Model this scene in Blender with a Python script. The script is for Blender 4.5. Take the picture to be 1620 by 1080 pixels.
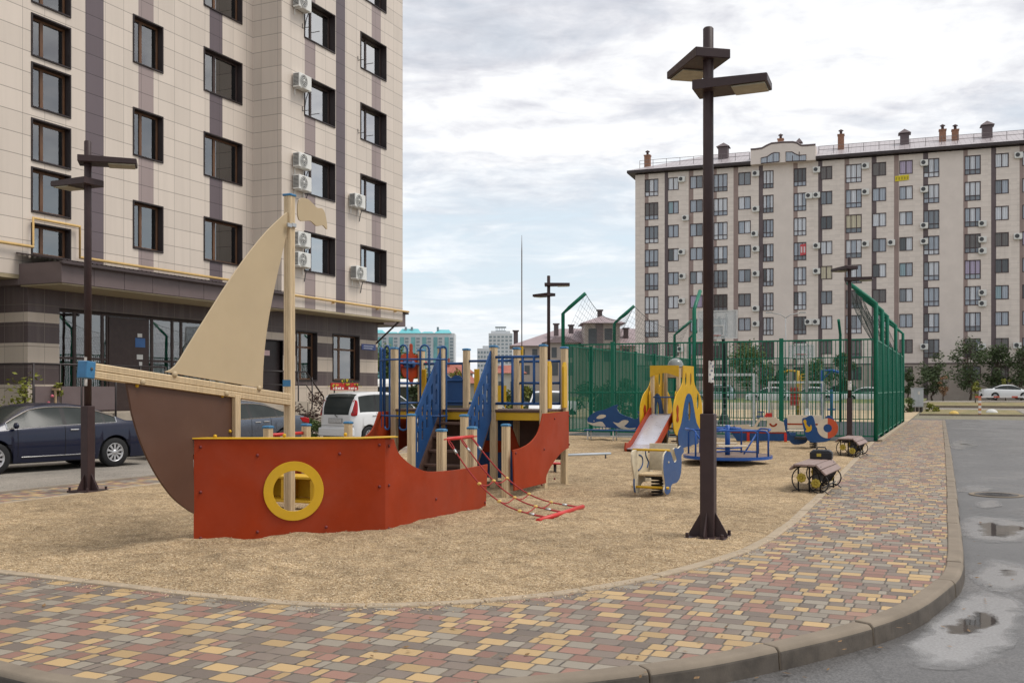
import bpy, bmesh, math, random
from mathutils import Vector, Matrix
from mathutils.geometry import tessellate_polygon
R = math.radians
rng = random.Random(7)
scene = bpy.context.scene
for o in list(bpy.data.objects):
    bpy.data.objects.remove(o)
COL = scene.collection

# ---------------------------------------------------------------- camera
# world axes follow the courtyard: +Y runs along the pavement, +X across it
A = R(23.8)
SA, CA = math.sin(A), math.cos(A)
H, K = 1.65, 1580.0
cam_d = bpy.data.cameras.new('camera')
cam = bpy.data.objects.new('camera', cam_d)
COL.objects.link(cam)
cam.location = (0, 0, H)
cam.rotation_euler = (R(90), 0, A)
cam_d.sensor_width = 36
cam_d.lens = 36 * K / 1620
cam_d.shift_y = 75 / 1620
cam_d.clip_start = 0.1
cam_d.clip_end = 4000
scene.camera = cam

# ---------------------------------------------------------------- sky and sun
SUN_EL, SUN_AZ = R(59), R(70)      # azimuth measured from +Y towards +X
sun_d = bpy.data.lights.new('sun', 'SUN')
sun = bpy.data.objects.new('sun', sun_d)
COL.objects.link(sun)
sun_d.energy = 1.5
sun_d.angle = R(24)
sun_d.color = (1.0, 0.95, 0.88)
sdir = Vector((math.sin(SUN_AZ) * math.cos(SUN_EL), math.cos(SUN_AZ) * math.cos(SUN_EL), math.sin(SUN_EL)))
sun.rotation_euler = sdir.to_track_quat('Z', 'Y').to_euler()

world = bpy.data.worlds.new('World')
scene.world = world
world.use_nodes = True
def build_world():
    nt = world.node_tree
    N, L = nt.nodes, nt.links
    N.clear()
    out = N.new('ShaderNodeOutputWorld')
    bg = N.new('ShaderNodeBackground')
    bg.inputs['Strength'].default_value = 0.1
    L.new(bg.outputs[0], out.inputs[0])
    sky = N.new('ShaderNodeTexSky')
    sky.sky_type = 'NISHITA'
    sky.sun_disc = False
    sky.sun_elevation = SUN_EL
    sky.sun_rotation = SUN_AZ
    sky.air_density = 1.0
    sky.dust_density = 2.0
    tc = N.new('ShaderNodeTexCoord')
    sep = N.new('ShaderNodeSeparateXYZ')
    L.new(tc.outputs['Generated'], sep.inputs[0])
    def M(op, a, b=None, c=None):
        n = N.new('ShaderNodeMath'); n.operation = op
        for i, v in enumerate((a, b, c)):
            if v is None: continue
            if isinstance(v, (int, float)): n.inputs[i].default_value = v
            else: L.new(v, n.inputs[i])
        return n.outputs[0]
    def ramp(v, stops):
        n = N.new('ShaderNodeValToRGB')
        e = n.color_ramp.elements
        while len(e) < len(stops): e.new(0.5)
        for el, (p, c) in zip(e, stops):
            el.position = p; el.color = (*c, 1)
        L.new(v, n.inputs[0])
        return n.outputs[0]
    def mix(f, a, b):
        n = N.new('ShaderNodeMix'); n.data_type = 'RGBA'
        if isinstance(f, float): n.inputs[0].default_value = f
        else: L.new(f, n.inputs[0])
        for i, v in ((6, a), (7, b)):
            if isinstance(v, tuple): n.inputs[i].default_value = (*v, 1)
            else: L.new(v, n.inputs[i])
        return n.outputs[2]
    z = M('MAXIMUM', sep.outputs[2], 0.0)
    den = M('ADD', z, 0.13)
    comb = N.new('ShaderNodeCombineXYZ')
    # turn to the view axis so that the cloud streets lie across the view
    cx = M('ADD', M('MULTIPLY', sep.outputs[0], CA), M('MULTIPLY', sep.outputs[1], SA))
    cy = M('ADD', M('MULTIPLY', sep.outputs[0], -SA), M('MULTIPLY', sep.outputs[1], CA))
    L.new(M('DIVIDE', cx, den), comb.inputs[0])
    L.new(M('MULTIPLY', M('DIVIDE', cy, den), 1.25), comb.inputs[1])
    def noise(scale, detail, rough, off, dist=0.0):
        mp = N.new('ShaderNodeMapping')
        mp.inputs['Location'].default_value = off
        L.new(comb.outputs[0], mp.inputs[0])
        n = N.new('ShaderNodeTexNoise')
        n.inputs['Scale'].default_value = scale
        n.inputs['Detail'].default_value = detail
        n.inputs['Roughness'].default_value = rough
        n.inputs['Distortion'].default_value = dist
        L.new(mp.outputs[0], n.inputs['Vector'])
        return n.outputs[0]
    big = noise(0.95, 6, 0.55, (3.1, 1.7, 0), 0.4)
    mid = noise(2.6, 8, 0.58, (9.3, 4.2, 2), 0.5)
    fine = noise(7.0, 6, 0.6, (1.3, 7.2, 5), 0.3)
    s = M('ADD', M('ADD', M('MULTIPLY', big, 0.34), M('MULTIPLY', mid, 0.42)), M('MULTIPLY', fine, 0.24))
    shade = ramp(s, [(0.38, (3.2, 3.25, 3.6)), (0.455, (4.35, 4.4, 4.7)), (0.52, (5.5, 5.55, 5.7)), (0.58, (6.25, 6.25, 6.3))])
    # cover: full overhead, a clear pale-blue band low in the sky
    band = ramp(z, [(0.02, (0.30,) * 3), (0.09, (0.10,) * 3), (0.15, (0.12,) * 3), (0.20, (0.62,) * 3), (0.28, (1.0,) * 3)])
    cov = M('ADD', M('MULTIPLY', M('SUBTRACT', M('ADD', M('MULTIPLY', mid, 0.6), M('MULTIPLY', big, 0.4)), 0.5), 3.2), band)
    cov = M('MINIMUM', M('MAXIMUM', M('ADD', cov, 0.12), 0.0), 1.0)
    sepc = M('MULTIPLY', cov, 1.0)
    hazeblue = mix(0.85, sky.outputs[0], (4.35, 4.95, 5.4))
    low = ramp(z, [(0.0, (1, 1, 1)), (0.11, (0, 0, 0))])
    hz = mix(low, hazeblue, (5.6, 5.8, 6.0))
    fin = mix(sepc, hz, shade)
    L.new(fin, bg.inputs['Color'])
build_world()
scene.view_settings.view_transform = 'Standard'
scene.view_settings.look = 'None'
scene.view_settings.exposure = 0.82
scene.view_settings.gamma = 1.0

# ---------------------------------------------------------------- picture measuring: a point of the photograph (1620 x 1080) onto a plane of the place
def ray(px, py):
    k = (px - 810) / K
    return Vector((-SA + k * CA, CA + k * SA, (615 - py) / K))
def at(px, py, z=0.0):
    d = ray(px, py); t = (z - H) / d.z
    return Vector((d.x * t, d.y * t, z))
def dep(px, py, t):
    d = ray(px, py) * t
    return Vector((d.x, d.y, d.z + H))
def onx(px, py, x0):
    d = ray(px, py); t = x0 / d.x
    return (d.y * t, H + d.z * t)
def ony(px, py, y0):
    d = ray(px, py); t = y0 / d.y
    return (d.x * t, H + d.z * t)

# ---------------------------------------------------------------- materials
class NT:
    def __init__(s, name):
        s.m = bpy.data.materials.new(name); s.m.use_nodes = True
        s.nt = s.m.node_tree; s.N = s.nt.nodes; s.L = s.nt.links
        s.b = s.N['Principled BSDF']; s._tc = None
    def tc(s, out='Object'):
        if not s._tc: s._tc = s.N.new('ShaderNodeTexCoord')
        return s._tc.outputs[out]
    def set(s, key, v):
        if isinstance(v, (int, float)): s.b.inputs[key].default_value = v
        elif isinstance(v, tuple): s.b.inputs[key].default_value = (*v, 1)
        else: s.L.new(v, s.b.inputs[key])
    def inp(s, sock, v):
        if v is None: return
        if isinstance(v, (int, float)): sock.default_value = v
        elif isinstance(v, tuple): sock.default_value = v if len(v) == len(sock.default_value) else (*v, 1)
        else: s.L.new(v, sock)
    def M(s, op, a, b=None, c=None):
        n = s.N.new('ShaderNodeMath'); n.operation = op
        for i, v in enumerate((a, b, c)): s.inp(n.inputs[i], v)
        return n.outputs[0]
    def sep(s, v=None):
        n = s.N.new('ShaderNodeSeparateXYZ'); s.L.new(v or s.tc(), n.inputs[0]); return n.outputs
    def xyz(s, x, y, z=0.0):
        n = s.N.new('ShaderNodeCombineXYZ')
        for i, v in enumerate((x, y, z)): s.inp(n.inputs[i], v)
        return n.outputs[0]
    def noise(s, scale, detail=3, rough=0.55, vec=None, dist=0.0, col=False):
        n = s.N.new('ShaderNodeTexNoise')
        n.inputs['Scale'].default_value = scale; n.inputs['Detail'].default_value = detail
        n.inputs['Roughness'].default_value = rough; n.inputs['Distortion'].default_value = dist
        s.L.new(vec or s.tc(), n.inputs['Vector'])
        return n.outputs[1 if col else 0]
    def voro(s, scale, out='Distance', vec=None, feat='F1', rand=1.0):
        n = s.N.new('ShaderNodeTexVoronoi'); n.feature = feat
        n.inputs['Scale'].default_value = scale; n.inputs['Randomness'].default_value = rand
        s.L.new(vec or s.tc(), n.inputs['Vector'])
        return n.outputs[out]
    def white(s, vec):
        n = s.N.new('ShaderNodeTexWhiteNoise'); n.noise_dimensions = '3D'; s.L.new(vec, n.inputs['Vector']); return n.outputs['Value']
    def ramp(s, v, stops, const=False):
        n = s.N.new('ShaderNodeValToRGB'); r = n.color_ramp
        if const: r.interpolation = 'CONSTANT'
        while len(r.elements) < len(stops): r.elements.new(0.5)
        for e, (p, c) in zip(r.elements, stops):
            e.position = p; e.color = (c, c, c, 1) if isinstance(c, (int, float)) else (*c, 1)
        s.L.new(v, n.inputs[0]); return n.outputs[0]
    def mix(s, f, a, b, mode='MIX'):
        n = s.N.new('ShaderNodeMix'); n.data_type = 'RGBA'; n.blend_type = mode
        s.inp(n.inputs[0], f); s.inp(n.inputs[6], a); s.inp(n.inputs[7], b); return n.outputs[2]
    def bump(s, h, strength=0.3, dist=0.01):
        n = s.N.new('ShaderNodeBump'); n.inputs['Strength'].default_value = strength; n.inputs['Distance'].default_value = dist
        s.L.new(h, n.inputs['Height']); s.L.new(n.outputs[0], s.b.inputs['Normal'])
    def obj_random(s):
        return s.N.new('ShaderNodeObjectInfo').outputs['Random']
def mul(c, k): return tuple(min(1, max(0, x * k)) for x in c)
MATS = {}
def paint(name, col, rough=0.45, var=0.1, scale=4.0, bump=0.0, bscale=40.0, metal=0.0, spec=0.28, dirt=0.0, coat=0.0, rvar=0.08, scuff=0.0, chip=(0.40, 0.30, 0.2)):
    """painted / plain surface: colour drifts a little, gloss drifts a little, optional grain"""
    if name in MATS: return MATS[name]
    t = NT(name)
    n = t.noise(scale, 5, 0.6)
    c = t.mix(t.ramp(n, [(0.3, 0.0), (0.7, 1.0)]), mul(col, 1 - var), mul(col, 1 + var))
    if dirt:
        d = t.noise(scale * 0.45, 7, 0.7)
        c = t.mix(t.M('MULTIPLY', t.ramp(d, [(0.48, 0.0), (0.72, 1.0)]), dirt), c, (0.16, 0.13, 0.10))
    if scuff:
        # faded drifts, thin scratches and small chips
        o = t.sep(); fade = t.noise(1.1, 6, 0.65, None, 0.6)
        c = t.mix(t.M('MULTIPLY', t.ramp(fade, [(0.42, 0.0), (0.75, 1.0)]), scuff * 0.5), c, tuple(x * 0.8 + 0.06 for x in col))
        sv = t.xyz(t.M('MULTIPLY', o[0], 6.0), t.M('MULTIPLY', o[1], 6.0), t.M('MULTIPLY', o[2], 70.0))
        sc = t.noise(1.0, 5, 0.75, sv, 1.2)
        c = t.mix(t.M('MULTIPLY', t.ramp(sc, [(0.66, 0.0), (0.72, 1.0)]), scuff * 0.45), c, tuple(x * 0.6 + 0.14 for x in col))
        ch = t.noise(26.0, 3, 0.5, None, 0.3)
        gate = t.ramp(t.noise(2.3, 4, 0.6), [(0.52, 0.0), (0.62, 1.0)])
        c = t.mix(t.M('MULTIPLY', t.M('MULTIPLY', t.ramp(ch, [(0.735, 0.0), (0.75, 1.0)]), gate), scuff), c, chip)
    t.set('Base Color', c)
    t.set('Roughness', t.M('ADD', t.M('MULTIPLY', t.noise(scale * 3, 4), rvar * 2), rough - rvar))
    t.set('Metallic', metal); t.set('Specular IOR Level', spec)
    if coat:
        t.set('Coat Weight', coat); t.set('Coat Roughness', 0.04)
    if bump: t.bump(t.noise(bscale, 4, 0.6), bump, 0.004)
    MATS[name] = t.m
    return t.m

# ---------------------------------------------------------------- geometry collector
LOC = {}
def _place(axis, a, b, t):
    return (t, a, b) if axis == 'x' else (a, t, b) if axis == 'y' else (a, b, t)
class MB:
    def __init__(s): s.v = []; s.f = []; s.m = []; s.s = []
    def add(s, vs, fs, mi=0, smooth=False):
        o = len(s.v); s.v += [tuple(v) for v in vs]
        for f in fs: s.f.append([o + i for i in f]); s.m.append(mi); s.s.append(smooth)
        return s
    def box(s, c, d, mi=0, rot=None):
        x, y, z = d[0] / 2, d[1] / 2, d[2] / 2
        vs = [Vector((i * x, j * y, k * z)) for i in (-1, 1) for j in (-1, 1) for k in (-1, 1)]
        if rot is not None: vs = [rot @ v for v in vs]
        c = Vector(c)
        return s.add([v + c for v in vs], [(0, 1, 3, 2), (4, 6, 7, 5), (0, 4, 5, 1), (2, 3, 7, 6), (0, 2, 6, 4), (1, 5, 7, 3)], mi)
    def bx(s, x0, x1, y0, y1, z0, z1, mi=0):
        return s.box(((x0 + x1) / 2, (y0 + y1) / 2, (z0 + z1) / 2), (abs(x1 - x0), abs(y1 - y0), abs(z1 - z0)), mi)
    def prism(s, outline, t0, t1, axis='x', holes=(), mi=0, f=None, back=None):
        f = f or (lambda a, b, t: _place(axis, a, b, t))
        loops = [list(outline)] + [list(h) for h in holes]
        tris = tessellate_polygon([[Vector((a, b, 0)) for a, b in l] for l in loops])
        flat = [p for l in loops for p in l]; n = len(flat)
        vs = [f(a, b, t0) for a, b in flat] + [f(a, b, t1) for a, b in flat]
        s.add(vs, [list(t) for t in tris], mi)
        o = len(s.v) - 2 * n
        for t in tris:
            s.f.append([o + n + i for i in reversed(t)]); s.m.append(mi if back is None else back); s.s.append(False)
        k = 0
        for l in loops:
            for i in range(len(l)):
                j = (i + 1) % len(l)
                s.f.append([o + k + i, o + k + j, o + n + k + j, o + n + k + i]); s.m.append(mi); s.s.append(False)
            k += len(l)
        return s
    def tube(s, pts, r, n=8, mi=0, closed=False, caps=True):
        pts = [Vector(p) for p in pts]; m = len(pts)
        rs = r if isinstance(r, (list, tuple)) else [r] * m
        def tan(i):
            if closed: return (pts[(i + 1) % m] - pts[i - 1]).normalized()
            return (pts[min(i + 1, m - 1)] - pts[max(i - 1, 0)]).normalized()
        t = tan(0); up = Vector((0, 0, 1)) if abs(t.z) < 0.9 else Vector((1, 0, 0))
        nn = (up - t * up.dot(t)).normalized(); vs = []
        for i in range(m):
            t2 = tan(i); nn = (nn - t2 * nn.dot(t2))
            nn = nn.normalized() if nn.length > 1e-6 else t2.orthogonal().normalized()
            b = t2.cross(nn)
            for k in range(n):
                a = 2 * math.pi * k / n
                vs.append(pts[i] + (nn * math.cos(a) + b * math.sin(a)) * rs[i])
        fs = []
        for i in range(m if closed else m - 1):
            j = (i + 1) % m
            for k in range(n):
                l = (k + 1) % n
                fs.append((i * n + k, i * n + l, j * n + l, j * n + k))
        s.add(vs, fs, mi, n > 5)
        if caps and not closed:
            o = len(s.v) - m * n
            s.f.append([o + k for k in reversed(range(n))]); s.m.append(mi); s.s.append(False)
            s.f.append([o + (m - 1) * n + k for k in range(n)]); s.m.append(mi); s.s.append(False)
        return s
    def lathe(s, prof, n=24, c=(0, 0, 0), axis='z', mi=0, smooth=True, closed=False):
        """prof: list of (radius, height)"""
        vs = []; c = Vector(c); m = len(prof)
        for r, h in prof:
            for k in range(n):
                a = 2 * math.pi * k / n; p, q = r * math.cos(a), r * math.sin(a)
                vs.append(c + Vector((p, q, h) if axis == 'z' else (h, p, q) if axis == 'x' else (p, h, q)))
        fs = []
        for i in range(m if closed else m - 1):
            for k in range(n):
                fs.append((i * n + k, i * n + (k + 1) % n, ((i + 1) % m) * n + (k + 1) % n, ((i + 1) % m) * n + k))
        return s.add(vs, fs, mi, smooth)
    def ball(s, c, r, mi=0, n=8, sc=(1, 1, 1)):
        c = Vector(c); vs = []; fs = []; m = max(4, n // 2 + 1)
        for i in range(m + 1):
            th = math.pi * i / m
            for k in range(n):
                ph = 2 * math.pi * k / n
                vs.append(c + Vector((r * sc[0] * math.sin(th) * math.cos(ph), r * sc[1] * math.sin(th) * math.sin(ph), r * sc[2] * math.cos(th))))
        for i in range(m):
            for k in range(n):
                fs.append((i * n + k, i * n + (k + 1) % n, (i + 1) * n + (k + 1) % n, (i + 1) * n + k))
        return s.add(vs, fs, mi, True)
    def quad(s, a, b, c, d, mi=0): return s.add([a, b, c, d], [(0, 1, 2, 3)], mi)
    def xf(s, mat, start=0):
        for i in range(start, len(s.v)): s.v[i] = tuple(mat @ Vector(s.v[i]))
        return s
    def build(s, name, mats, parent=None, bevel=0.0, seg=1, fix=True, world=True, weld=False):
        if not isinstance(mats, (list, tuple)): mats = [mats]
        me = bpy.data.meshes.new(name)
        vs = s.v
        if parent is not None and world:
            inv = root_matrix(parent).inverted()
            vs = [inv @ Vector(v) for v in vs]
        me.from_pydata(vs, [], s.f)
        for m in mats: me.materials.append(m)
        me.polygons.foreach_set('material_index', s.m)
        me.polygons.foreach_set('use_smooth', s.s)
        if fix or weld:
            b = bmesh.new(); b.from_mesh(me)
            if weld: bmesh.ops.remove_doubles(b, verts=b.verts, dist=1e-4)
            if fix: bmesh.ops.recalc_face_normals(b, faces=b.faces)
            b.to_mesh(me); b.free()
        me.update()
        o = bpy.data.objects.new(name, me); COL.objects.link(o)
        if parent is not None: o.parent = parent; LOC[o.name] = LOC.get(parent.name)
        if bevel:
            md = o.modifiers.new('bevel', 'BEVEL'); md.width = bevel; md.segments = seg; md.limit_method = 'ANGLE'; md.angle_limit = R(40)
        return o
def root_matrix(o):
    d = LOC.get(o.name)
    return d if d is not None else Matrix.Identity(4)
def tag(o, label=None, cat=None, group=None, kind=None):
    if label: o['label'] = label
    if cat: o['category'] = cat
    if group: o['group'] = group
    if kind: o['kind'] = kind
    return o
def thing(name, label, cat, loc=(0, 0, 0), rz=0.0, group=None):
    o = bpy.data.objects.new(name, None); COL.objects.link(o)
    o.empty_display_size = 0.2
    o.location = loc; o.rotation_euler = (0, 0, rz)
    LOC[o.name] = Matrix.Translation(loc) @ Matrix.Rotation(rz, 4, 'Z')
    return tag(o, label, cat, group)
def dup(root, loc, rz, label, group=None):
    """a copy of a thing with copies of its parts and sub-parts"""
    def rec(o, par):
        c = o.copy(); COL.objects.link(c)
        if par is not None: c.parent = par
        for ch in list(o.children): rec(ch, c)
        return c
    r = rec(root, None)
    r.location = loc; r.rotation_euler = (0, 0, rz)
    LOC[r.name] = Matrix.Translation(loc) @ Matrix.Rotation(rz, 4, 'Z')
    r['label'] = label
    if group: r['group'] = group
    return r
def rotz(a): return Matrix.Rotation(a, 3, 'Z')
def arc(cx, cy, r, a0, a1, n):
    return [(cx + r * math.cos(R(a0 + (a1 - a0) * i / n)), cy + r * math.sin(R(a0 + (a1 - a0) * i / n))) for i in range(n + 1)]
def circ(cx, cy, r, n=32, ry=None):
    return [(cx + r * math.cos(2 * math.pi * i / n), cy + (ry or r) * math.sin(2 * math.pi * i / n)) for i in range(n)]
def smooth_poly(pts, n=4, closed=True):
    """Catmull-Rom through the points"""
    out = []; m = len(pts)
    for i in range(m if closed else m - 1):
        if closed: p0, p1, p2, p3 = pts[i - 1], pts[i], pts[(i + 1) % m], pts[(i + 2) % m]
        else: p0, p1, p2, p3 = pts[max(i - 1, 0)], pts[i], pts[i + 1], pts[min(i + 2, m - 1)]
        for k in range(n):
            t = k / n
            out.append(tuple(0.5 * (2 * b + (c - a) * t + (2 * a - 5 * b + 4 * c - d) * t * t + (3 * b - a - 3 * c + d) * t ** 3)
                             for a, b, c, d in zip(p0, p1, p2, p3)))
    if not closed: out.append(tuple(pts[-1]))
    return out
# ================================================================ SETTING: ground, roads, pavement
from mathutils import noise as mnoise
from mathutils.geometry import delaunay_2d_cdt
def m_asphalt(name, base, wet=False):
    t = NT(name)
    p = t.tc()
    grit = t.voro(95, 'Color', p)
    g = t.sep(grit)[0]
    big = t.noise(0.35, 6, 0.6, p, 0.3)
    midn = t.noise(2.2, 6, 0.65, p)
    v = t.M('ADD', t.M('MULTIPLY', g, 0.6), t.M('ADD', t.M('MULTIPLY', big, 0.75), t.M('MULTIPLY', midn, 0.45)))
    c = t.ramp(v, [(0.50, mul(base, 0.5)), (0.85, base), (1.2, mul(base, 1.6))])
    crack = t.voro(0.55, 'Distance', t.mix(0.12, p, t.noise(3, 4, 0.6, p, 0, True), 'ADD'), 'DISTANCE_TO_EDGE')
    ck = t.ramp(crack, [(0.0, 1.0), (0.006, 0.0)])
    c = t.mix(t.M('MULTIPLY', ck, 0.5), c, mul(base, 0.4))
    if wet:
        o = t.sep(p)
        near = t.ramp(t.M('MULTIPLY', o[0], 0.2), [(0.0, 1.0), (0.26, 0.6), (0.5, 0.0)])
        w = t.ramp(t.M('ADD', t.noise(0.55, 5, 0.6, p, 0.5), t.M('MULTIPLY', near, 0.26)), [(0.60, 0.0), (0.68, 1.0)])
        c = t.mix(t.M('MULTIPLY', w, 0.45), c, mul(base, 0.45))
        t.set('Roughness', t.M('SUBTRACT', 0.82, t.M('MULTIPLY', w, 0.42)))
    else:
        t.set('Roughness', 0.85)
    t.set('Base Color', c)
    t.bump(t.M('ADD', t.M('MULTIPLY', grit if False else g, 0.5), midn), 0.35, 0.006)
    return t.m
def m_pavers():
    t = NT('paving_bricks')
    o = t.sep(t.tc())
    x, y = o[0], o[1]
    RH, BW = 0.150, 0.188
    yr = t.M('DIVIDE', y, RH)
    row = t.M('FLOOR', yr); fy = t.M('FRACT', yr)
    off = t.white(t.xyz(row, 3.7))
    xs = t.M('ADD', t.M('DIVIDE', x, BW), t.M('MULTIPLY', off, 9.0))
    col = t.M('FLOOR', xs); fx = t.M('FRACT', xs)
    wn = t.white(t.xyz(col, row, 5.0))
    split = t.M('GREATER_THAN', wn, 0.66)
    right = t.M('MULTIPLY', split, t.M('GREATER_THAN', fx, 0.62))
    left = t.M('SUBTRACT', split, right)
    lo = t.M('MULTIPLY', right, 0.62)
    hi = t.M('SUBTRACT', 1.0, t.M('MULTIPLY', left, 0.38))
    dx = t.M('MULTIPLY', t.M('MINIMUM', t.M('SUBTRACT', fx, lo), t.M('SUBTRACT', hi, fx)), BW)
    dy = t.M('MULTIPLY', t.M('MINIMUM', fy, t.M('SUBTRACT', 1.0, fy)), RH)
    # rounded brick corners
    rx = t.M('MAXIMUM', t.M('SUBTRACT', 0.024, dx), 0.0); ry = t.M('MAXIMUM', t.M('SUBTRACT', 0.024, dy), 0.0)
    d = t.M('SUBTRACT', 0.024, t.M('SQRT', t.M('ADD', t.M('MULTIPLY', rx, rx), t.M('MULTIPLY', ry, ry))))
    face = t.ramp(t.M('MULTIPLY', d, 40.0), [(0.16, 0.0), (0.36, 1.0)])
    idv = t.white(t.xyz(t.M('ADD', col, t.M('MULTIPLY', right, 0.37)), row, 11.0))
    # colours spread evenly: neighbours in a row and in the next row seldom match
    pos = t.M('ADD', t.M('SUBTRACT', col, t.M('MULTIPLY', off, 9.0)), t.M('MULTIPLY', right, 1.62))
    k = t.M('ADD', t.M('ADD', t.M('FLOOR', t.M('ADD', pos, 0.5)), t.M('MULTIPLY', row, 2.0)), t.M('FLOOR', t.M('MULTIPLY', t.white(t.xyz(row, 8.1)), 1.9)))
    k = t.M('ADD', k, t.M('FLOOR', t.M('MULTIPLY', t.white(t.xyz(col, row, 31.0)), 1.35)))
    idx = t.M('FRACT', t.M('ADD', t.M('MULTIPLY', k, 0.25), 0.02))
    c = t.ramp(idx, [(0.0, (0.375, 0.255, 0.122)), (0.25, (0.225, 0.195, 0.155)), (0.5, (0.225, 0.122, 0.092)), (0.75, (0.152, 0.120, 0.098))], True)
    tone = t.white(t.xyz(t.M('ADD', col, t.M('MULTIPLY', right, 0.37)), row, 23.0))
    c = t.mix(1.0, c, t.ramp(tone, [(0.0, 0.82), (1.0, 1.14)]), 'MULTIPLY')
    spk = t.noise(160, 3, 0.7)
    c = t.mix(1.0, c, t.ramp(spk, [(0.3, 0.86), (0.7, 1.12)]), 'MULTIPLY')
    worn = t.noise(0.9, 6, 0.65, None, 0.4)
    c = t.mix(t.ramp(worn, [(0.5, 0.0), (0.78, 0.32)]), c, (0.33, 0.27, 0.20))
    stain = t.noise(2.7, 5, 0.7, None, 0.8)
    c = t.mix(t.ramp(stain, [(0.66, 0.0), (0.74, 0.35)]), c, (0.08, 0.07, 0.06))
    jn = t.mix(t.ramp(t.noise(9, 4), [(0.4, 0.0), (0.6, 1.0)]), (0.055, 0.046, 0.038), (0.15, 0.12, 0.085))
    c = t.mix(face, jn, c)
    t.set('Base Color', c)
    t.set('Roughness', t.M('ADD', 0.62, t.M('MULTIPLY', worn, 0.2)))
    h = t.M('ADD', t.ramp(t.M('MULTIPLY', d, 40.0), [(0.05, 0.0), (0.45, 1.0)]), t.M('ADD', t.M('MULTIPLY', spk, 0.12), t.M('MULTIPLY', tone, 0.25)))
    t.bump(h, 0.55, 0.008)
    return t.m
def m_gravel():
    t = NT('gravel')
    p = t.tc()
    v1 = t.N.new('ShaderNodeTexVoronoi'); v1.inputs['Scale'].default_value = 62
    t.L.new(t.mix(0.02, p, t.noise(14, 2, 0.5, p, 0, True), 'ADD'), v1.inputs['Vector'])
    pv = t.sep(v1.outputs['Color'])
    v2 = t.voro(135, 'Color', p); q = t.sep(v2)
    tone = t.M('ADD', t.M('MULTIPLY', pv[0], 0.6), t.M('MULTIPLY', q[1], 0.4))
    c = t.ramp(tone, [(0.12, (0.25, 0.17, 0.092)), (0.38, (0.44, 0.31, 0.172)), (0.62, (0.565, 0.42, 0.25)), (0.90, (0.73, 0.58, 0.40))])
    gap = t.ramp(v1.outputs['Distance'], [(0.38, 0.0), (0.80, 1.0)])
    c = t.mix(t.M('MULTIPLY', gap, 0.42), c, (0.13, 0.085, 0.045))
    big = t.noise(0.55, 6, 0.62, p, 0.4)
    c = t.mix(1.0, c, t.ramp(big, [(0.35, 0.80), (0.65, 1.10)]), 'MULTIPLY')
    mid = t.noise(4.0, 5, 0.65, p, 0.5)
    c = t.mix(1.0, c, t.ramp(mid, [(0.35, 0.72), (0.62, 1.08)]), 'MULTIPLY')
    t.set('Base Color', c); t.set('Roughness', 0.9); t.set('Specular IOR Level', 0.25)
    clump = t.noise(11.0, 4, 0.65, p, 0.8)
    h = t.M('ADD', t.M('MULTIPLY', t.M('SUBTRACT', 1.0, v1.outputs['Distance']), 0.6), t.M('ADD', t.M('MULTIPLY', mid, 2.2), t.M('MULTIPLY', clump, 1.8)))
    t.bump(h, 1.0, 0.028)
    return t.m
def m_grass(name, a, b):
    t = NT(name); p = t.tc()
    n = t.noise(1.1, 6, 0.7, p, 0.5); f = t.noise(30, 4, 0.7, p)
    c = t.mix(t.ramp(n, [(0.38, 0.0), (0.62, 1.0)]), a, b)
    c = t.mix(1.0, c, t.ramp(f, [(0.3, 0.6), (0.7, 1.3)]), 'MULTIPLY')
    t.set('Base Color', c); t.set('Roughness', 0.9); t.bump(f, 0.8, 0.03)
    return t.m
M_ASPH = m_asphalt('asphalt', (0.102, 0.098, 0.096), True)
M_ASPH_OLD = m_asphalt('dusty_asphalt', (0.185, 0.165, 0.14))
M_PAVE = m_pavers()
M_GRAV = m_gravel()
M_CONC = paint('kerb_concrete', (0.195, 0.160, 0.122), 0.85, 0.16, 2.5, 0.35, 90, spec=0.3, dirt=0.35)
M_EDGE = paint('edging_concrete', (0.33, 0.265, 0.19), 0.85, 0.15, 6, 0.3, 90, spec=0.3)
M_DRYG = m_grass('dry_grass', (0.27, 0.20, 0.10), (0.14, 0.14, 0.05))
M_LAWN = m_grass('lawn_grass', (0.075, 0.11, 0.03), (0.16, 0.15, 0.05))
M_RUB = paint('court_rubber', (0.052, 0.060, 0.062), 0.85, 0.12, 1.5, 0.3, 120, spec=0.3)
RZ = -0.13

def sheet(name, poly, z, mat, kind='structure', t=None):
    mb = MB()
    if t: mb.prism(poly, z - t, z, 'z')
    else:
        tr = tessellate_polygon([[Vector((a, b, 0)) for a, b in poly]])
        mb.add([(a, b, z) for a, b in poly], [list(q) for q in tr])
    o = mb.build(name, mat)
    if not t:
        for p in o.data.polygons:
            if p.normal.z < 0: p.flip()
    return tag(o, kind=kind)

# the ground rises a little towards the far buildings
GP = [(-60, -0.15), (60, -0.15), (78, -0.06), (95, 0.12), (108, 0.30), (140, 0.40), (400, 0.3), (2500, 0.0)]
def gz(y):
    for (a, za), (b, zb) in zip(GP, GP[1:]):
        if y <= b: return za + (zb - za) * max(0, y - a) / (b - a)
    return 0.0
mb = MB()
xs = [-1500, -200, -60, 60, 200, 1500]
mb.add([(x, y, z) for y, z in GP for x in xs], [(j * 6 + i, j * 6 + i + 1, j * 6 + i + 7, j * 6 + i + 6) for j in range(len(GP) - 1) for i in range(5)])
tag(mb.build('ground', m_grass('ground_soil', (0.21, 0.18, 0.13), (0.14, 0.135, 0.085))), kind='structure')
sheet('road', [(-24.2, -20), (60, -20), (60, 70.5), (-24.2, 70.5)], RZ, M_ASPH)
sheet('side_road', [(-24.2, -20), (-14.1, -20), (-14.1, 70.5), (-24.2, 70.5)], RZ + 0.004, M_ASPH_OLD)

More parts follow.
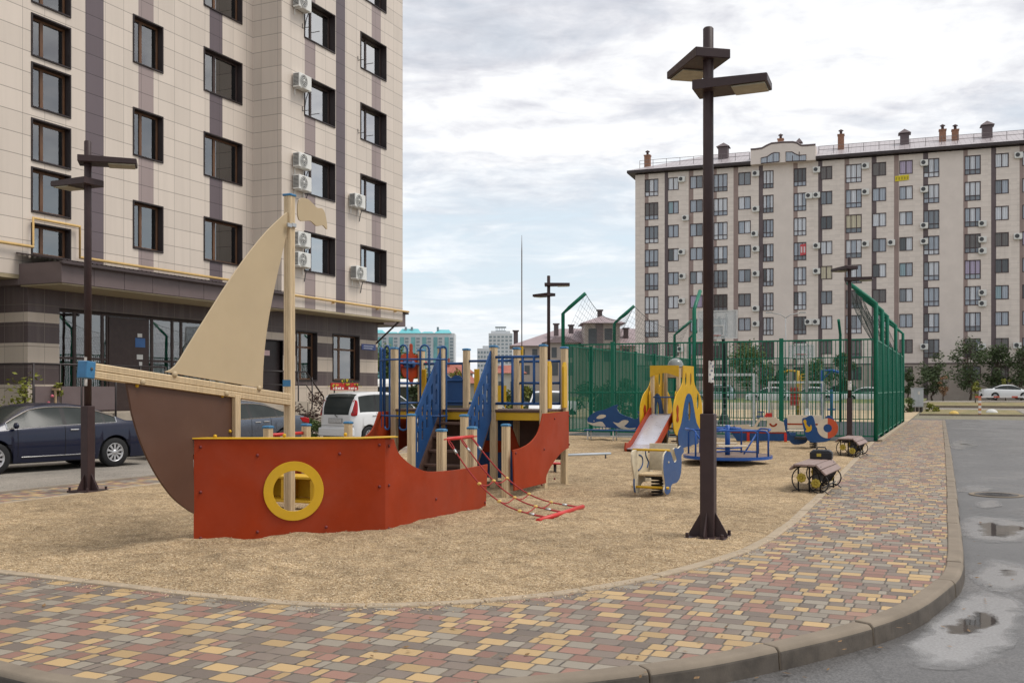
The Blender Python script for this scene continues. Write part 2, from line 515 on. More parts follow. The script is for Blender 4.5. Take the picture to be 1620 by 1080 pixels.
# inner kerb line (edge of the paving), from the far end round the near corner to the left
KERB = [(-0.50, 57.5), (-0.42, 50), (-0.25, 35), (-0.12, 22), (-0.07, 14.5), (-0.05, 10.4), (-0.20, 8.95), (-0.52, 7.70), (-1.13, 6.55), (-1.70, 5.76), (-2.5, 5.02), (-3.4, 4.48), (-4.4, 4.20), (-5.4, 4.28), (-8, 4.7), (-11.5, 5.3), (-13.1, 6.3), (-13.75, 8.0), (-13.8, 12), (-13.8, 33)]
kl = smooth_poly(KERB, 6, False)
# gravel outline, near edge measured from the picture
GNEAR = [at(*p).xy for p in [(1392, 698), (1300, 782), (1220, 851), (1100, 896), (950, 929), (800, 948), (650, 957), (500, 957), (300, 940), (150, 922), (0, 905)]]
GRAV = [(-2.28, 33.0)] + smooth_poly([tuple(p) for p in GNEAR[1:]], 3, False) + [(-9.5, 6.5), (-11.6, 7.2), (-12.45, 8.6), (-12.55, 11), (-12.85, 20), (-12.9, 33.0)]
pave_outer = kl + [(-13.8, 62), (-12.9, 62), (-12.9, 53), (-2.0, 53), (-2.0, 57.5)]
sheet('pavement', pave_outer, 0.0, M_PAVE, t=0.14)

def ribbon(name, line, prof, mat, gaps=None, jit=0.0, closed_prof=True, kind='structure', face=None):
    """sweep a profile (offset to the right of travel, z) along a line; gaps: stone length"""
    P = [Vector((a, b)) for a, b in line]
    seg = [0.0]
    for a, b in zip(P, P[1:]): seg.append(seg[-1] + (b - a).length)
    def pos(s):
        for i in range(len(P) - 1):
            if s <= seg[i + 1] or i == len(P) - 2:
                f = (s - seg[i]) / max(1e-6, seg[i + 1] - seg[i]); return P[i].lerp(P[i + 1], f)
    def nrm(s):
        d = (pos(min(s + 0.3, seg[-1])) - pos(max(s - 0.3, 0))).normalized(); return Vector((d.y, -d.x))
    mb = MB(); L = seg[-1]; n = max(1, int(L / gaps))
    for k in range(n):
        s0, s1 = L * k / n + 0.006, L * (k + 1) / n - 0.006
        dz = rng.uniform(-jit, jit); dn = rng.uniform(-jit, jit)
        sub = 4 if L / n > 0.7 else 2
        rings = []
        for i in range(sub + 1):
            s = s0 + (s1 - s0) * i / sub; p = pos(s); q = nrm(s)
            rings += [(p.x + q.x * (o + dn), p.y + q.y * (o + dn), z + dz) for o, z in prof]
        m = len(prof)
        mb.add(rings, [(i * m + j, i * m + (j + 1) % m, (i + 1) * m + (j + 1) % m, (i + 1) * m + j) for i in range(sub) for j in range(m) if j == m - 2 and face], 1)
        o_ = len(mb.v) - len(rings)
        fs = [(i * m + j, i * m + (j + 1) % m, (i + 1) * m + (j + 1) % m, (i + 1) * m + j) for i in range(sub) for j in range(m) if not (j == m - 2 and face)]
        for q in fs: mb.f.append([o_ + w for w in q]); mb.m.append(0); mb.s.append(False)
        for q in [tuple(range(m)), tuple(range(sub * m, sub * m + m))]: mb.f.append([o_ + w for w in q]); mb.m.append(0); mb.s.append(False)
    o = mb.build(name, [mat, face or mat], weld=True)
    md = o.modifiers.new('bevel', 'BEVEL'); md.width = 0.012; md.segments = 2; md.limit_method = 'ANGLE'; md.angle_limit = R(35)
    return tag(o, kind=kind)
# travelling from the far end towards the viewer the road lies on the left: negative offsets are the road side
ribbon('kerb', kl, [(-0.002, -0.2), (-0.002, 0.018), (-0.125, 0.018), (-0.15, -0.01), (-0.165, -0.2)], M_CONC, 1.0, 0.006, face=paint('kerb_face_shade_grime', (0.085, 0.072, 0.060), 0.7, 0.3, 5, 0.3, 60, dirt=.5))  # road face darker: shade of the side turned from light painted in, with grime
gl = GRAV[:]
ribbon('edging', gl[:-1] + [(-12.9, 32.9)], [(-0.06, -0.1), (-0.06, 0.016), (0.06, 0.016), (0.06, -0.1)], M_EDGE, 0.9, 0.004)

# gravel bed with real humps
def inside(p, poly):
    c = False; j = len(poly) - 1
    for i in range(len(poly)):
        (xi, yi), (xj, yj) = poly[i], poly[j]
        if (yi > p[1]) != (yj > p[1]) and p[0] < (xj - xi) * (p[1] - yi) / (yj - yi) + xi: c = not c
        j = i
    return c
def edge_dist(p, poly):
    m = 9e9; v = Vector(p)
    for i in range(len(poly)):
        a, b = Vector(poly[i - 1]), Vector(poly[i]); ab = b - a
        t = max(0, min(1, (v - a).dot(ab) / max(1e-9, ab.length_squared)))
        m = min(m, (a + ab * t - v).length_squared)
    return math.sqrt(m)
def gravel_z(x, y, ed=1.0):
    n = mnoise.fractal(Vector((x * 0.9, y * 0.9, 0.3)), 1.0, 2.0, 4) * 0.042 + mnoise.noise(Vector((x * 3.6, y * 3.6, 4))) * 0.024 + mnoise.noise(Vector((x * 8, y * 8, 9))) * 0.017
    return max(0.006, 0.006 + 0.016 * min(1, ed / 0.25) + (n + 0.018) * min(1, ed / 0.7))
def gravel_bed():
    pts = [Vector(p) for p in GRAV]
    edges = [(i, (i + 1) % len(pts)) for i in range(len(pts))]
    r2 = random.Random(3); y = 5.0
    while y < 33:
        st = 0.075 if y < 12 else 0.11 if y < 18 else 0.2
        x = -12.9
        while x < -1.8:
            q = (x + r2.uniform(-.3, .3) * st, y + r2.uniform(-.3, .3) * st)
            if inside(q, GRAV): pts.append(Vector(q))
            x += st
        y += st
    res = delaunay_2d_cdt(pts, edges, [], 1, 1e-5)
    vs = []
    for v in res[0]:
        ed = edge_dist(v, GRAV); vs.append((v.x, v.y, gravel_z(v.x, v.y, ed)))
    mb = MB(); mb.add(vs, [list(f) for f in res[2]], 0, True)
    o = mb.build('gravel_bed', M_GRAV, fix=False)
    for p in o.data.polygons:
        if p.normal.z < 0: p.flip()
    tag(o, kind='structure')
    # loose pebbles on top of the near part
    pb = MB(); r2 = random.Random(11)
    for _ in range(9000):
        yy = 6 + 9 * r2.random() ** 1.5; xx = r2.uniform(-10, -1.9)
        if not inside((xx, yy), GRAV): continue
        r = r2.uniform(0.004, 0.011); z = gravel_z(xx, yy, edge_dist((xx, yy), GRAV) if r2.random() < .2 else 1)
        a = r2.random() * 6.28; c, s = math.cos(a), math.sin(a)
        v = [(1, 0, 0), (0, .7, 0), (-1, 0, 0), (0, -.7, 0), (.1, 0, .6), (0, 0, -.6)]
        pb.add([(xx + r * (q[0] * c - q[1] * s), yy + r * (q[0] * s + q[1] * c), z + r * 0.35 + r * q[2]) for q in v],
               [(0, 1, 4), (1, 2, 4), (2, 3, 4), (3, 0, 4), (1, 0, 5), (2, 1, 5), (3, 2, 5), (0, 3, 5)])
    # some have been kicked over the edging on to the paving
    for _ in range(2600):
        i = r2.randrange(len(GRAV) - 8); a_, b_ = Vector(GRAV[i]), Vector(GRAV[i + 1]); q = a_.lerp(b_, r2.random())
        xx, yy = q.x + r2.gauss(0, .13), q.y + r2.gauss(0, .13)
        if yy > 17 or inside((xx, yy), GRAV): continue
        r = r2.uniform(0.004, 0.010); ed = edge_dist((xx, yy), GRAV); z = .013 if ed < .06 else .001
        pb.add([(xx + r, yy, z + r * .3), (xx, yy + .7 * r, z + r * .3), (xx - r, yy, z + r * .3), (xx, yy - .7 * r, z + r * .3), (xx, yy, z + r * .9), (xx, yy, z)],
               [(0, 1, 4), (1, 2, 4), (2, 3, 4), (3, 0, 4), (1, 0, 5), (2, 1, 5), (3, 2, 5), (0, 3, 5)])
    t = NT('pebbles'); p = t.sep(t.voro(70, 'Color', t.tc()))
    t.set('Base Color', t.ramp(p[0], [(0.1, (0.2, 0.13, 0.07)), (0.5, (0.46, 0.33, 0.19)), (0.9, (0.70, 0.57, 0.40))])); t.set('Roughness', 0.85)
    tag(pb.build('pebbles', t.m, fix=False), 'loose tan pebbles lying on the near playground gravel', 'pebbles', kind='stuff')
gravel_bed()
sheet('court_floor', [(-12.75, 33.15), (-2.1, 33.15), (-2.1, 52.4), (-12.75, 52.4)], 0.02, M_RUB, t=0.1)

# far verges, path and lawn
def strip(name, x0, x1, y0, y1, dz, mat, n=8, lip=0.0):
    mb = MB(); ys = [y0 + (y1 - y0) * i / n for i in range(n + 1)]
    mb.add([(x, y, gz(y) + dz) for y in ys for x in (x0, x1)], [(2 * i, 2 * i + 1, 2 * i + 3, 2 * i + 2) for i in range(n)])
    if lip: mb.bx(x0, x1, y0 - 0.15, y0 - .004, gz(y0) - .1, gz(y0) + dz + lip, 1)
    return tag(mb.build(name, [mat, M_CONC]), kind='structure')
strip('verge', -2.0, 4.3, 71, 84, 0.06, M_DRYG, 8, 0.06)
strip('path', -2.0, 60, 84.2, 90, 0.012, M_ASPH_OLD)
strip('side_street', 4.5, 60, 70, 84.1, 0.02, M_ASPH_OLD)
strip('far_verge', -2.0, 60, 90.2, 104, 0.16, M_DRYG, 8, 0.05)
strip('parking', -80, 60, 104.2, 121, 0.05, M_ASPH_OLD)
strip('lawn', -60, -2.2, 82, 104, 0.50, M_LAWN, 8)
strip('dirt_lot', -60, -2.2, 57, 81.7, 0.03, paint('dry_dirt', (0.36, 0.28, 0.18), 0.9, 0.2, 0.6, 0.4, 30), 6)
mb = MB(); mb.bx(-60, -2.2, 81.7, 81.97, -0.2, gz(82) + 0.56)
tag(mb.build('retaining_wall', paint('white_concrete', (0.62, 0.58, 0.50), 0.85, 0.12, 1.2, 0.2, dirt=0.3)), 'low white concrete retaining wall holding the lawn behind the court', 'wall')

# puddles and thin films of water along the right-hand kerb, reflected sky painted in pale; the film thins out towards its rim
def m_puddle():
    t = NT('puddle_water'); p = t.tc()
    at_ = t.N.new('ShaderNodeAttribute'); at_.attribute_name = 'film'
    n = t.noise(1.5, 5, 0.6, p, 0.5); w = t.noise(9, 3, 0.5, p); g = t.noise(55, 3, 0.6, p)
    f = t.M('ADD', at_.outputs['Fac'], t.M('MULTIPLY', t.M('SUBTRACT', n, 0.5), 1.7))
    deep = t.ramp(f, [(0.72, 0.0), (0.88, 1.0)])
    sky_sheen = t.mix(t.ramp(g, [(0.4, 0.0), (0.7, 1.0)]), (0.24, 0.236, 0.234), (0.33, 0.326, 0.324))  # pale base colour stands in for sky mirrored in the film
    rim = t.ramp(f, [(0.10, 0.0), (0.30, 1.0)])
    c = sky_sheen
    c = t.mix(deep, c, (0.050, 0.045, 0.040))
    t.set('Base Color', c); t.set('Roughness', t.mix(deep, t.mix(rim, (0.55, 0.55, 0.55), (0.20, 0.20, 0.20)), (0.03, 0.03, 0.03))); t.set('IOR', 1.4)
    t.set('Alpha', t.ramp(f, [(0.0, 0.0), (0.42, 0.9)]))
    t.bump(w, 0.06, 0.004); return t.m
M_PUD = m_puddle()
def puddle(pix, seed, core=1.0):
    P = smooth_poly([tuple(at(x, y, RZ).xy) for x, y in pix], 8)
    cx, cy = sum(p[0] for p in P) / len(P), sum(p[1] for p in P) / len(P)
    k = len(P); nr = 14; vs = [(cx, cy, RZ + .006)]; fl = [core]
    for j in range(1, nr + 1):
        q = j / nr * 1.12
        for a, b in P:
            vs.append((cx + (a - cx) * q, cy + (b - cy) * q, RZ + .006)); fl.append(core * (1 - (j / nr) ** 1.6))
    fs = [(0, 1 + i, 1 + (i + 1) % k) for i in range(k)]
    for j in range(nr - 1):
        for i in range(k): fs.append((1 + j * k + i, 1 + (j + 1) * k + i, 1 + (j + 1) * k + (i + 1) % k, 1 + j * k + (i + 1) % k))
    o = MB().add(vs, fs).build('puddle', M_PUD, fix=False)
    for p in o.data.polygons:
        if p.normal.z < 0: p.flip()
    at_ = o.data.attributes.new('film', 'FLOAT', 'POINT'); at_.data.foreach_set('value', fl)
    tag(o, kind='structure')
puddle([(1420, 1036), (1455, 1004), (1498, 968), (1540, 940), (1590, 946), (1618, 972), (1606, 1004), (1575, 1040), (1500, 1052)], 1.0)
puddle([(1520, 834), (1545, 818), (1600, 822), (1680, 834), (1640, 850), (1580, 858), (1535, 850)], 2.0)
puddle([(1540, 906), (1575, 886), (1620, 890), (1650, 912), (1600, 936), (1555, 928)], 3.0, .72)
puddle([(1508, 775), (1540, 767), (1572, 774), (1540, 780)], 4.0, .7)
puddle([(1540, 797), (1570, 791), (1584, 799), (1560, 804)], 5.0, .7)
puddle([(1500, 703), (1525, 695), (1550, 704), (1520, 711)], 6.0, .7)
# lids
p = at(1576, 783, RZ)
mh = thing('manhole_cover', 'round iron manhole cover set in the asphalt beside the pavement kerb', 'manhole', (p.x, p.y, RZ + 0.004))
b = MB().lathe([(0.0, 0.0), (0.33, 0.0), (0.33, 0.012), (0.30, 0.012), (0.0, 0.012)], 32, smooth=False)
for k in range(3): b.lathe([(0.09 + k * 0.07, 0.013), (0.12 + k * 0.07, 0.013), (0.12 + k * 0.07, 0.018), (0.09 + k * 0.07, 0.018)], 28, smooth=False, closed=True)
M_IRON = paint('cast_iron', (0.075, 0.07, 0.068), 0.6, 0.2, 12, 0.2, metal=0.4)
b.build('lid', M_IRON, mh, world=False)
MB().lathe([(0.34, -0.002), (0.42, -0.002), (0.42, 0.010), (0.34, 0.010)], 32, smooth=False, closed=True).build('rim', M_CONC, mh, world=False)

# litter: dry leaves and bits of paper along the kerb and on the paving
lm = MB(); r4 = random.Random(17)
for _ in range(230):
    q = r4.random()
    if q < .45: s_ = r4.uniform(0, 1); k = kl[int(s_ * (len(kl) - 1))]; x, y, z = k[0] + abs(r4.gauss(.30, .16)), k[1] + r4.uniform(-.4, .2), RZ + .012
    elif q < .8: x, y, z = r4.uniform(-2.0, -.25), 5.5 + 26 * r4.random() ** 1.6, .006
    else: x, y, z = r4.uniform(-7, -2.2), r4.uniform(5.2, 6.4), .006
    if q >= .8 and inside((x, y), GRAV): z = .035
    if q < .45 and x < .19 and y > 9: x = .25
    s_ = r4.uniform(.012, .034); a = r4.random() * 6.28; u = Vector((math.cos(a), math.sin(a), r4.uniform(-.1, .25))) * s_; v_ = Vector((-math.sin(a), math.cos(a), r4.uniform(-.1, .3))) * s_ * .45
    p = Vector((x, y, z + .006)); lm.add([p - u, p + v_, p + u, p - v_], [(0, 1, 2, 3)], 0 if r4.random() < .985 else 1)
tag(lm.build('leaf_litter', [paint('dry_leaf', (0.17, 0.10, 0.045), .8, .5, 30), paint('paper_scrap', (0.4, 0.38, 0.35), .8)], fix=False), 'scattered dry leaves and scraps lying on paving and along the kerb', 'litter', kind='stuff')
# ================================================================ LEFT APARTMENT BLOCK
XA, XB, YE = -24.28, -22.95, 39.67      # main wall, bay wall, far corner
def yA(px): return onx(px, 600, XA)[0]
def yB(px): return onx(px, 600, XB)[0]
def m_tiles(name, base, tw=0.76, th=0.604, z0=0.14, bands=False):
    t = NT(name); o = t.sep(t.tc())
    hx = t.M('ADD', t.M('ADD', o[0], o[1]), 100.0)
    a = t.M('DIVIDE', hx, tw); b = t.M('DIVIDE', t.M('ADD', o[2], z0), th)
    fa, fb = t.M('FRACT', a), t.M('FRACT', b)
    da = t.M('MULTIPLY', t.M('MINIMUM', fa, t.M('SUBTRACT', 1.0, fa)), tw)
    db = t.M('MULTIPLY', t.M('MINIMUM', fb, t.M('SUBTRACT', 1.0, fb)), th)
    idv = t.white(t.xyz(t.M('FLOOR', a), t.M('FLOOR', b), 2.0))
    c = t.mix(idv, mul(base, 0.95), mul(base, 1.05))
    if bands:
        f = t.M('FRACT', t.M('DIVIDE', t.M('SUBTRACT', 4.78, o[2]), 1.2))
        isb = t.M('LESS_THAN', f, 0.5)
        low = t.M('LESS_THAN', o[2], 1.42)
        isb = t.M('MULTIPLY', isb, t.M('SUBTRACT', 1.0, low))
        top = t.M('GREATER_THAN', o[2], 3.86)
        isb = t.M('MAXIMUM', isb, top)
        c = t.mix(isb, c, t.mix(idv, (0.085, 0.062, 0.062), (0.098, 0.072, 0.070)))
    rain = t.noise(1.0, 5, 0.65, t.xyz(t.M('MULTIPLY', hx, 2.4), 0.0, t.M('MULTIPLY', o[2], 0.16)))
    c = t.mix(t.ramp(rain, [(0.45, 0.0), (0.8, 0.25)]), c, mul(base, 0.6))
    ja = t.ramp(t.M('MULTIPLY', da, 30.0), [(0.14, 1.0), (0.30, 0.0)]); jb = t.ramp(t.M('MULTIPLY', db, 30.0), [(0.20, 1.0), (0.38, 0.0)])
    c = t.mix(t.M('MULTIPLY', ja, 0.8), c, mul(base, 0.42)); c = t.mix(t.M('MULTIPLY', jb, 0.8), c, mul(base, 0.30))
    t.set('Specular IOR Level', 0.35); t.set('Base Color', c); t.set('Roughness', t.M('ADD', 0.36, t.M('MULTIPLY', t.noise(2.0, 4), 0.18)))
    t.bump(t.M('ADD', t.M('MULTIPLY', t.M('MAXIMUM', ja, jb), -1.0), t.M('MULTIPLY', idv, 0.3)), 0.4, 0.006)
    return t.m
BEIGE = (0.60, 0.525, 0.455)
M_TILE = m_tiles('beige_facade_tiles', BEIGE)
M_TDARK = m_tiles('dark_mauve_tiles', (0.125, 0.098, 0.108))
M_TMAUVE = m_tiles('pale_mauve_tiles', (0.295, 0.235, 0.225))
M_BANDS = m_tiles('banded_ground_floor_tiles', (0.52, 0.44, 0.36), bands=True)
M_BROWN = paint('brown_metal', (0.060, 0.044, 0.044), 0.38, 0.12, 3, metal=0.0)
M_FASCIA = paint('brown_cladding', (0.135, 0.102, 0.100), 0.45, 0.08, 2.5)
M_SOFFIT = paint('tan_soffit', (0.34, 0.28, 0.18), 0.6, 0.08, 1.5)
M_REVEAL = paint('dark_window_reveal', (0.030, 0.022, 0.022), 0.4, 0.15, 3)
M_FRAME = paint('brown_window_frame', (0.13, 0.066, 0.036), 0.4, 0.15, 5)
M_FRAMED = paint('dark_window_frame', (0.055, 0.036, 0.032), 0.4, 0.15, 5)
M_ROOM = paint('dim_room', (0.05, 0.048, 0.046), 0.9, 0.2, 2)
def m_glass(name, tint=(0.94, 0.96, 0.96), refl=0.20):
    t = NT(name); t.N.remove(t.b)
    out = [n for n in t.N if n.type == 'OUTPUT_MATERIAL'][0]
    tr = t.N.new('ShaderNodeBsdfTransparent'); tr.inputs[0].default_value = (*tint, 1)
    gl = t.N.new('ShaderNodeBsdfGlossy'); gl.inputs['Roughness'].default_value = 0.015
    fr = t.N.new('ShaderNodeFresnel'); fr.inputs[0].default_value = 1.5
    bp = t.N.new('ShaderNodeBump'); bp.inputs['Strength'].default_value = 0.05; bp.inputs['Distance'].default_value = 0.02
    t.L.new(t.noise(0.8, 2), bp.inputs['Height']); t.L.new(bp.outputs[0], gl.inputs['Normal'])
    f = t.M('MINIMUM', t.M('ADD', t.M('MULTIPLY', fr.outputs[0], 1.6), refl), 1.0)
    mx = t.N.new('ShaderNodeMixShader'); t.L.new(f, mx.inputs[0])
    t.L.new(tr.outputs[0], mx.inputs[1]); t.L.new(gl.outputs[0], mx.inputs[2]); t.L.new(mx.outputs[0], out.inputs[0])
    return t.m
M_GLASS = m_glass('window_glass')
M_GLASSB = m_glass('sky_facing_glass', (0.94, 0.96, 0.96), 0.52)
def m_curtain(name, col):
    t = NT(name); o = t.sep(t.tc())
    w = t.M('SINE', t.M('MULTIPLY', t.M('ADD', o[0], t.M('ADD', o[1], t.M('MULTIPLY', t.noise(1.2), 0.25))), 46.0))
    t.set('Base Color', t.mix(t.M('ADD', t.M('MULTIPLY', w, 0.5), 0.5), mul(col, 0.7), mul(col, 1.1))); t.set('Roughness', 0.9)
    return t.m
M_CURT = m_curtain('pale_curtain', (0.84, 0.85, 0.86)); M_CURT2 = m_curtain('grey_curtain', (0.26, 0.25, 0.24))

def facade(mb, u0, u1, z0, z1, holes, stripes, f, base=0):
    us = sorted({u0, u1, *[h[0] for h in holes], *[h[1] for h in holes], *[s[0] for s in stripes], *[s[1] for s in stripes]})
    zs = sorted({z0, z1, *[h[2] for h in holes], *[h[3] for h in holes]})
    us = [u for u in us if u0 <= u <= u1]; zs = [z for z in zs if z0 <= z <= z1]
    for a, b in zip(us, us[1:]):
        for c, d in zip(zs, zs[1:]):
            mu, mz = (a + b) / 2, (c + d) / 2
            if any(h[0] < mu < h[1] and h[2] < mz < h[3] for h in holes): continue
            mi = base
            for s in stripes:
                if s[0] < mu < s[1]: mi = s[2]
            mb.quad(f(a, c), f(b, c), f(b, d), f(a, d), mi)
left = thing('apartment_block', 'tall beige tiled apartment block with dark window reveals and brown entrance canopy on the left', 'building', (XA, 30.0, 0))
ZT = 24.0
rows = [7.77 + 3.01 * k - 0.0 for k in range(6)]
WA, WB = [], []
for zt in rows:
    if zt - 1.57 < ZT - 1:
        WA.append((yA(210), yA(258), zt - 1.57, zt, 'mid')); WA.append((yA(322), yA(383), zt - 1.57, zt, 'wide'))
        WB.append((yB(481), yB(530), zt - 1.57, zt, 'wide')); WB.append((yB(570), yB(611), zt - 1.57, zt, 'mid'))
for k in range(-1, 5):
    WA.append((yA(49), yA(112), 8.22 + 3.02 * k, 9.47 + 3.02 * k, 'stair')); WA.append((yA(49), yA(112), 6.74 + 3.02 * k, 8.06 + 3.02 * k, 'stair'))
WA = [w for w in WA if w[2] > 5.35 or w[3] > 6]
WA = [(a, b, max(c, 5.5), d, k) for a, b, c, d, k in WA]
yRet = yA(400)
mb = MB()
sA = [(yA(135), yA(164), 1), (yA(219), yA(243), 2), (yA(331.5), yA(352), 1)]
sB = [(yB(482), yB(499), 2), (yB(531.5), yB(546), 1), (yB(588), yB(602.5), 2)]
facade(mb, 6.0, yRet, 4.9, ZT, [w[:4] for w in WA], sA, lambda u, z: (XA, u, z))
facade(mb, yRet, YE, 4.78, ZT, [w[:4] for w in WB], sB, lambda u, z: (XB, u, z))
mb.quad((XA, yRet, 4.78), (XB, yRet, 4.78), (XB, yRet, ZT), (XA, yRet, ZT))
mb.quad((XB, YE, 4.78), (XB - 14, YE, 4.78), (XB - 14, YE, ZT), (XB, YE, ZT))
mb.quad((XA, 6, 4.9), (XA - 14, 6, 4.9), (XA - 14, 6, ZT), (XA, 6, ZT))
mb.quad((XA - 14, 6, 0), (XA - 14, YE, 0), (XA - 14, YE, ZT), (XA - 14, 6, ZT))
mb.build('wall', [M_TILE, M_TDARK, M_TMAUVE], left, fix=False)
MB().bx(XA - 14, XA - .003, 6, yRet, ZT, ZT + .3).bx(XA - 14, XB, yRet + .003, YE, ZT, ZT + .3).build('roof', M_BROWN, left)
# soffits under the overhangs
MB().bx(XA - 0.6, XB - 0.003, yRet - .003, YE - 0.003, 4.70, 4.777).build('soffit', M_SOFFIT, left)
MB().bx(XA - 13.5, XA - 0.005, 6.0, 20.6, 4.78, 4.897).build('soffit', M_SOFFIT, left)
# ground floor
GY0 = 20.6
def yG(px): return onx(px, 600, XA + .02)[0]
GH = [(yG(94), 30.0, 0.9, 4.05), (yA(413), yA(447), 1.2, 3.55), (yA(468), yA(501), 1.98, 4.02), (yA(525.5), yA(568), 1.98, 4.02)]
mb = MB()
facade(mb, GY0, YE - 0.01, -0.3, 4.72, GH, [], lambda u, z: (XA + .02, u, z))
mb.quad((XA + .02, GY0, -.3), (XA - 14, GY0, -.3), (XA - 14, GY0, 4.78), (XA + .02, GY0, 4.78))
mb.quad((XA + .02, YE - .01, -.3), (XA - 14, YE - .01, -.3), (XA - 14, YE - .01, 4.78), (XA + .02, YE - .01, 4.78))
mb.build('ground_floor_wall', M_BANDS, left, fix=False)

def left_window(x0, w, seed):
    ya, yb, za, zb, kind = w
    r = random.Random(seed); D = 0.30 if x0 == XB else 0.24
    m = MB()
    # metal lined reveal: four boards set in the opening and a thin lip on the wall
    T = 0.05
    m.bx(x0 - D, x0 + .03, ya, ya + T, za, zb); m.bx(x0 - D, x0 + .03, yb - T, yb, za, zb)
    m.bx(x0 - D, x0 + .027, ya + T + .001, yb - T - .001, zb - T, zb); m.bx(x0 - D, x0 + .045, ya + T + .001, yb - T - .001, za, za + T)
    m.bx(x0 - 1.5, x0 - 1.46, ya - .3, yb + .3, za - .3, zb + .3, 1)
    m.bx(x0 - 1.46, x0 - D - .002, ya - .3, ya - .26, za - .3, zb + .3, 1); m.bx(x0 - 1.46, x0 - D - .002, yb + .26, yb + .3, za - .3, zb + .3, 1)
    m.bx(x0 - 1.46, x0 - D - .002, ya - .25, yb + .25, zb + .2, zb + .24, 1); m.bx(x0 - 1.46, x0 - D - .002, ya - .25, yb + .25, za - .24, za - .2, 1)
    win = m.build('window', [M_REVEAL, M_ROOM], left, bevel=0.006)
    a, b, c, d = ya + T, yb - T, za + T, zb - T
    fx = x0 - D + .05; fm = MB(); t = .065
    mull = a + (b - a) * (0.36 if kind != 'mid' else 0.38)
    fm.bx(fx - .05, fx, a, a + t, c, d); fm.bx(fx - .05, fx, b - t, b, c, d)
    fm.bx(fx - .05, fx - .001, a + t, b - t, c, c + t); fm.bx(fx - .05, fx - .001, a + t, b - t, d - t, d)
    fm.bx(fx - .05, fx + .006, mull - .055, mull + .055, c + t, d - t)
    if kind == 'ground': fm.bx(fx - .05, fx + .004, a + t, b - t, d - .65, d - .57)
    fm.build('frame', M_FRAME if x0 != XB and (kind != 'wide' or r.random() < .6) else M_FRAMED, win, bevel=0.004)
    MB().bx(fx - .034, fx - .026, a + t - .01, b - t + .01, c + t - .01, d - t + .01).build('pane', M_GLASSB if x0 == XB else M_GLASS, win)
    q = r.random()
    if q < .8 or x0 == XB:
        cx = fx - .10; cb = MB()
        lo = a if q < .25 else mull + r.uniform(-.05, .35) * (b - mull)
        if x0 == XB: lo = mull - .05
        if kind == 'wide' and x0 == XA and 10 < za < 11 and False: lo = a
        n = 14; vs = []
        for i in range(n + 1):
            y = lo + (b - lo) * i / n; xx = cx + .03 * math.sin(i * 2.1 + seed)
            vs += [(xx, y, c), (xx + .01, y, d)]
        cb.add(vs, [(2 * i, 2 * i + 2, 2 * i + 3, 2 * i + 1) for i in range(n)], 0, True)
        cb.build('curtain', M_CURT if r.random() < (.95 if x0 == XB else .45) else M_CURT2, win, fix=False)
    return win
for i, w in enumerate(WA): left_window(XA, w, i)
for i, w in enumerate(WB): left_window(XB, w, 100 + i)
for i, h in enumerate(GH[2:]): left_window(XA + .02, (*h, 'ground'), 200 + i)
# slatted blind in one window
bl = [w for w in WA if w[4] == 'wide' and abs(w[3] - rows[1]) < .1][0]
m = MB()
for k in range(9):
    z = bl[3] - .15 - k * .13
    m.bx(XA - .42, XA - .405, bl[0] + (bl[1] - bl[0]) * .42, bl[1] - .28, z - .05, z + .03)
m.build('blind', paint('white_blind', (0.55, 0.55, 0.55), 0.7), left)

# entrance glazing under the canopy
E0, E1 = GH[0][0], GH[0][1]; z0, z1 = GH[0][2], GH[0][3]
ent = MB(); xg = XA - .25
ent.bx(xg - 3.0, xg - 2.9, E0 - .1, E1 + .1, z0 - .1, z1 + .1, 1)
ent.bx(xg - 2.9, XA + .019, E0 - .12, E0 - .003, z0, z1, 0); ent.bx(xg - 2.9, XA + .019, E1 + .003, E1 + .12, z0, z1, 0)
ent.bx(xg - 2.9, XA + .017, E0, E1, z1 + .003, z1 + .1, 0); ent.bx(xg - 2.9, XA + .06, E0 - .1, E1 + .1, z0 - .12, z0 - .003, 2)
e = ent.build('entrance', [M_REVEAL, M_ROOM, M_CONC], left)
ebars = [yA(94), yA(128), yA(148), yA(172), yA(180), yA(243), yA(250), yA(282), yA(296), yA(330), 30.0]
fm = MB()
for y in ebars: fm.bx(xg - .06, xg, y - .05, y + .05, z0, z1)
fm.bx(xg - .055, xg - .004, E0, E1, z1 - .09, z1); fm.bx(xg - .055, xg - .004, E0, E1, z0, z0 + .09)
fm.bx(xg - .055, xg - .008, E0, E1, 2.55, 2.62)
fm.build('frame', M_FRAMED, e)
MB().bx(xg - .035, xg - .027, E0, E1, z0, z1).build('pane', M_GLASS, e)
d0, d1 = yA(181), yA(242)
dm = MB().bx(xg - .02, xg + .03, d0, d1, z0 + .02, z1 - .1)
dr = dm.build('door', M_FRAMED, e, bevel=.008)
nb = MB()
for k, (c0, c1, zz, hh, mi) in enumerate([(.66, .92, 3.02, .30, 0), (.70, .86, 2.62, .16, 1), (.76, .84, 2.40, .14, 1), (.72, .84, 3.35, .12, 1)]):
    nb.bx(xg + .034, xg + .04, d0 + (d1 - d0) * c0, d0 + (d1 - d0) * c1, zz, zz + hh, mi)
nb.build('notice', [paint('blue_notice', (0.06, 0.15, 0.36), 0.5), paint('white_notice', (0.62, 0.62, 0.6), 0.6)], e)
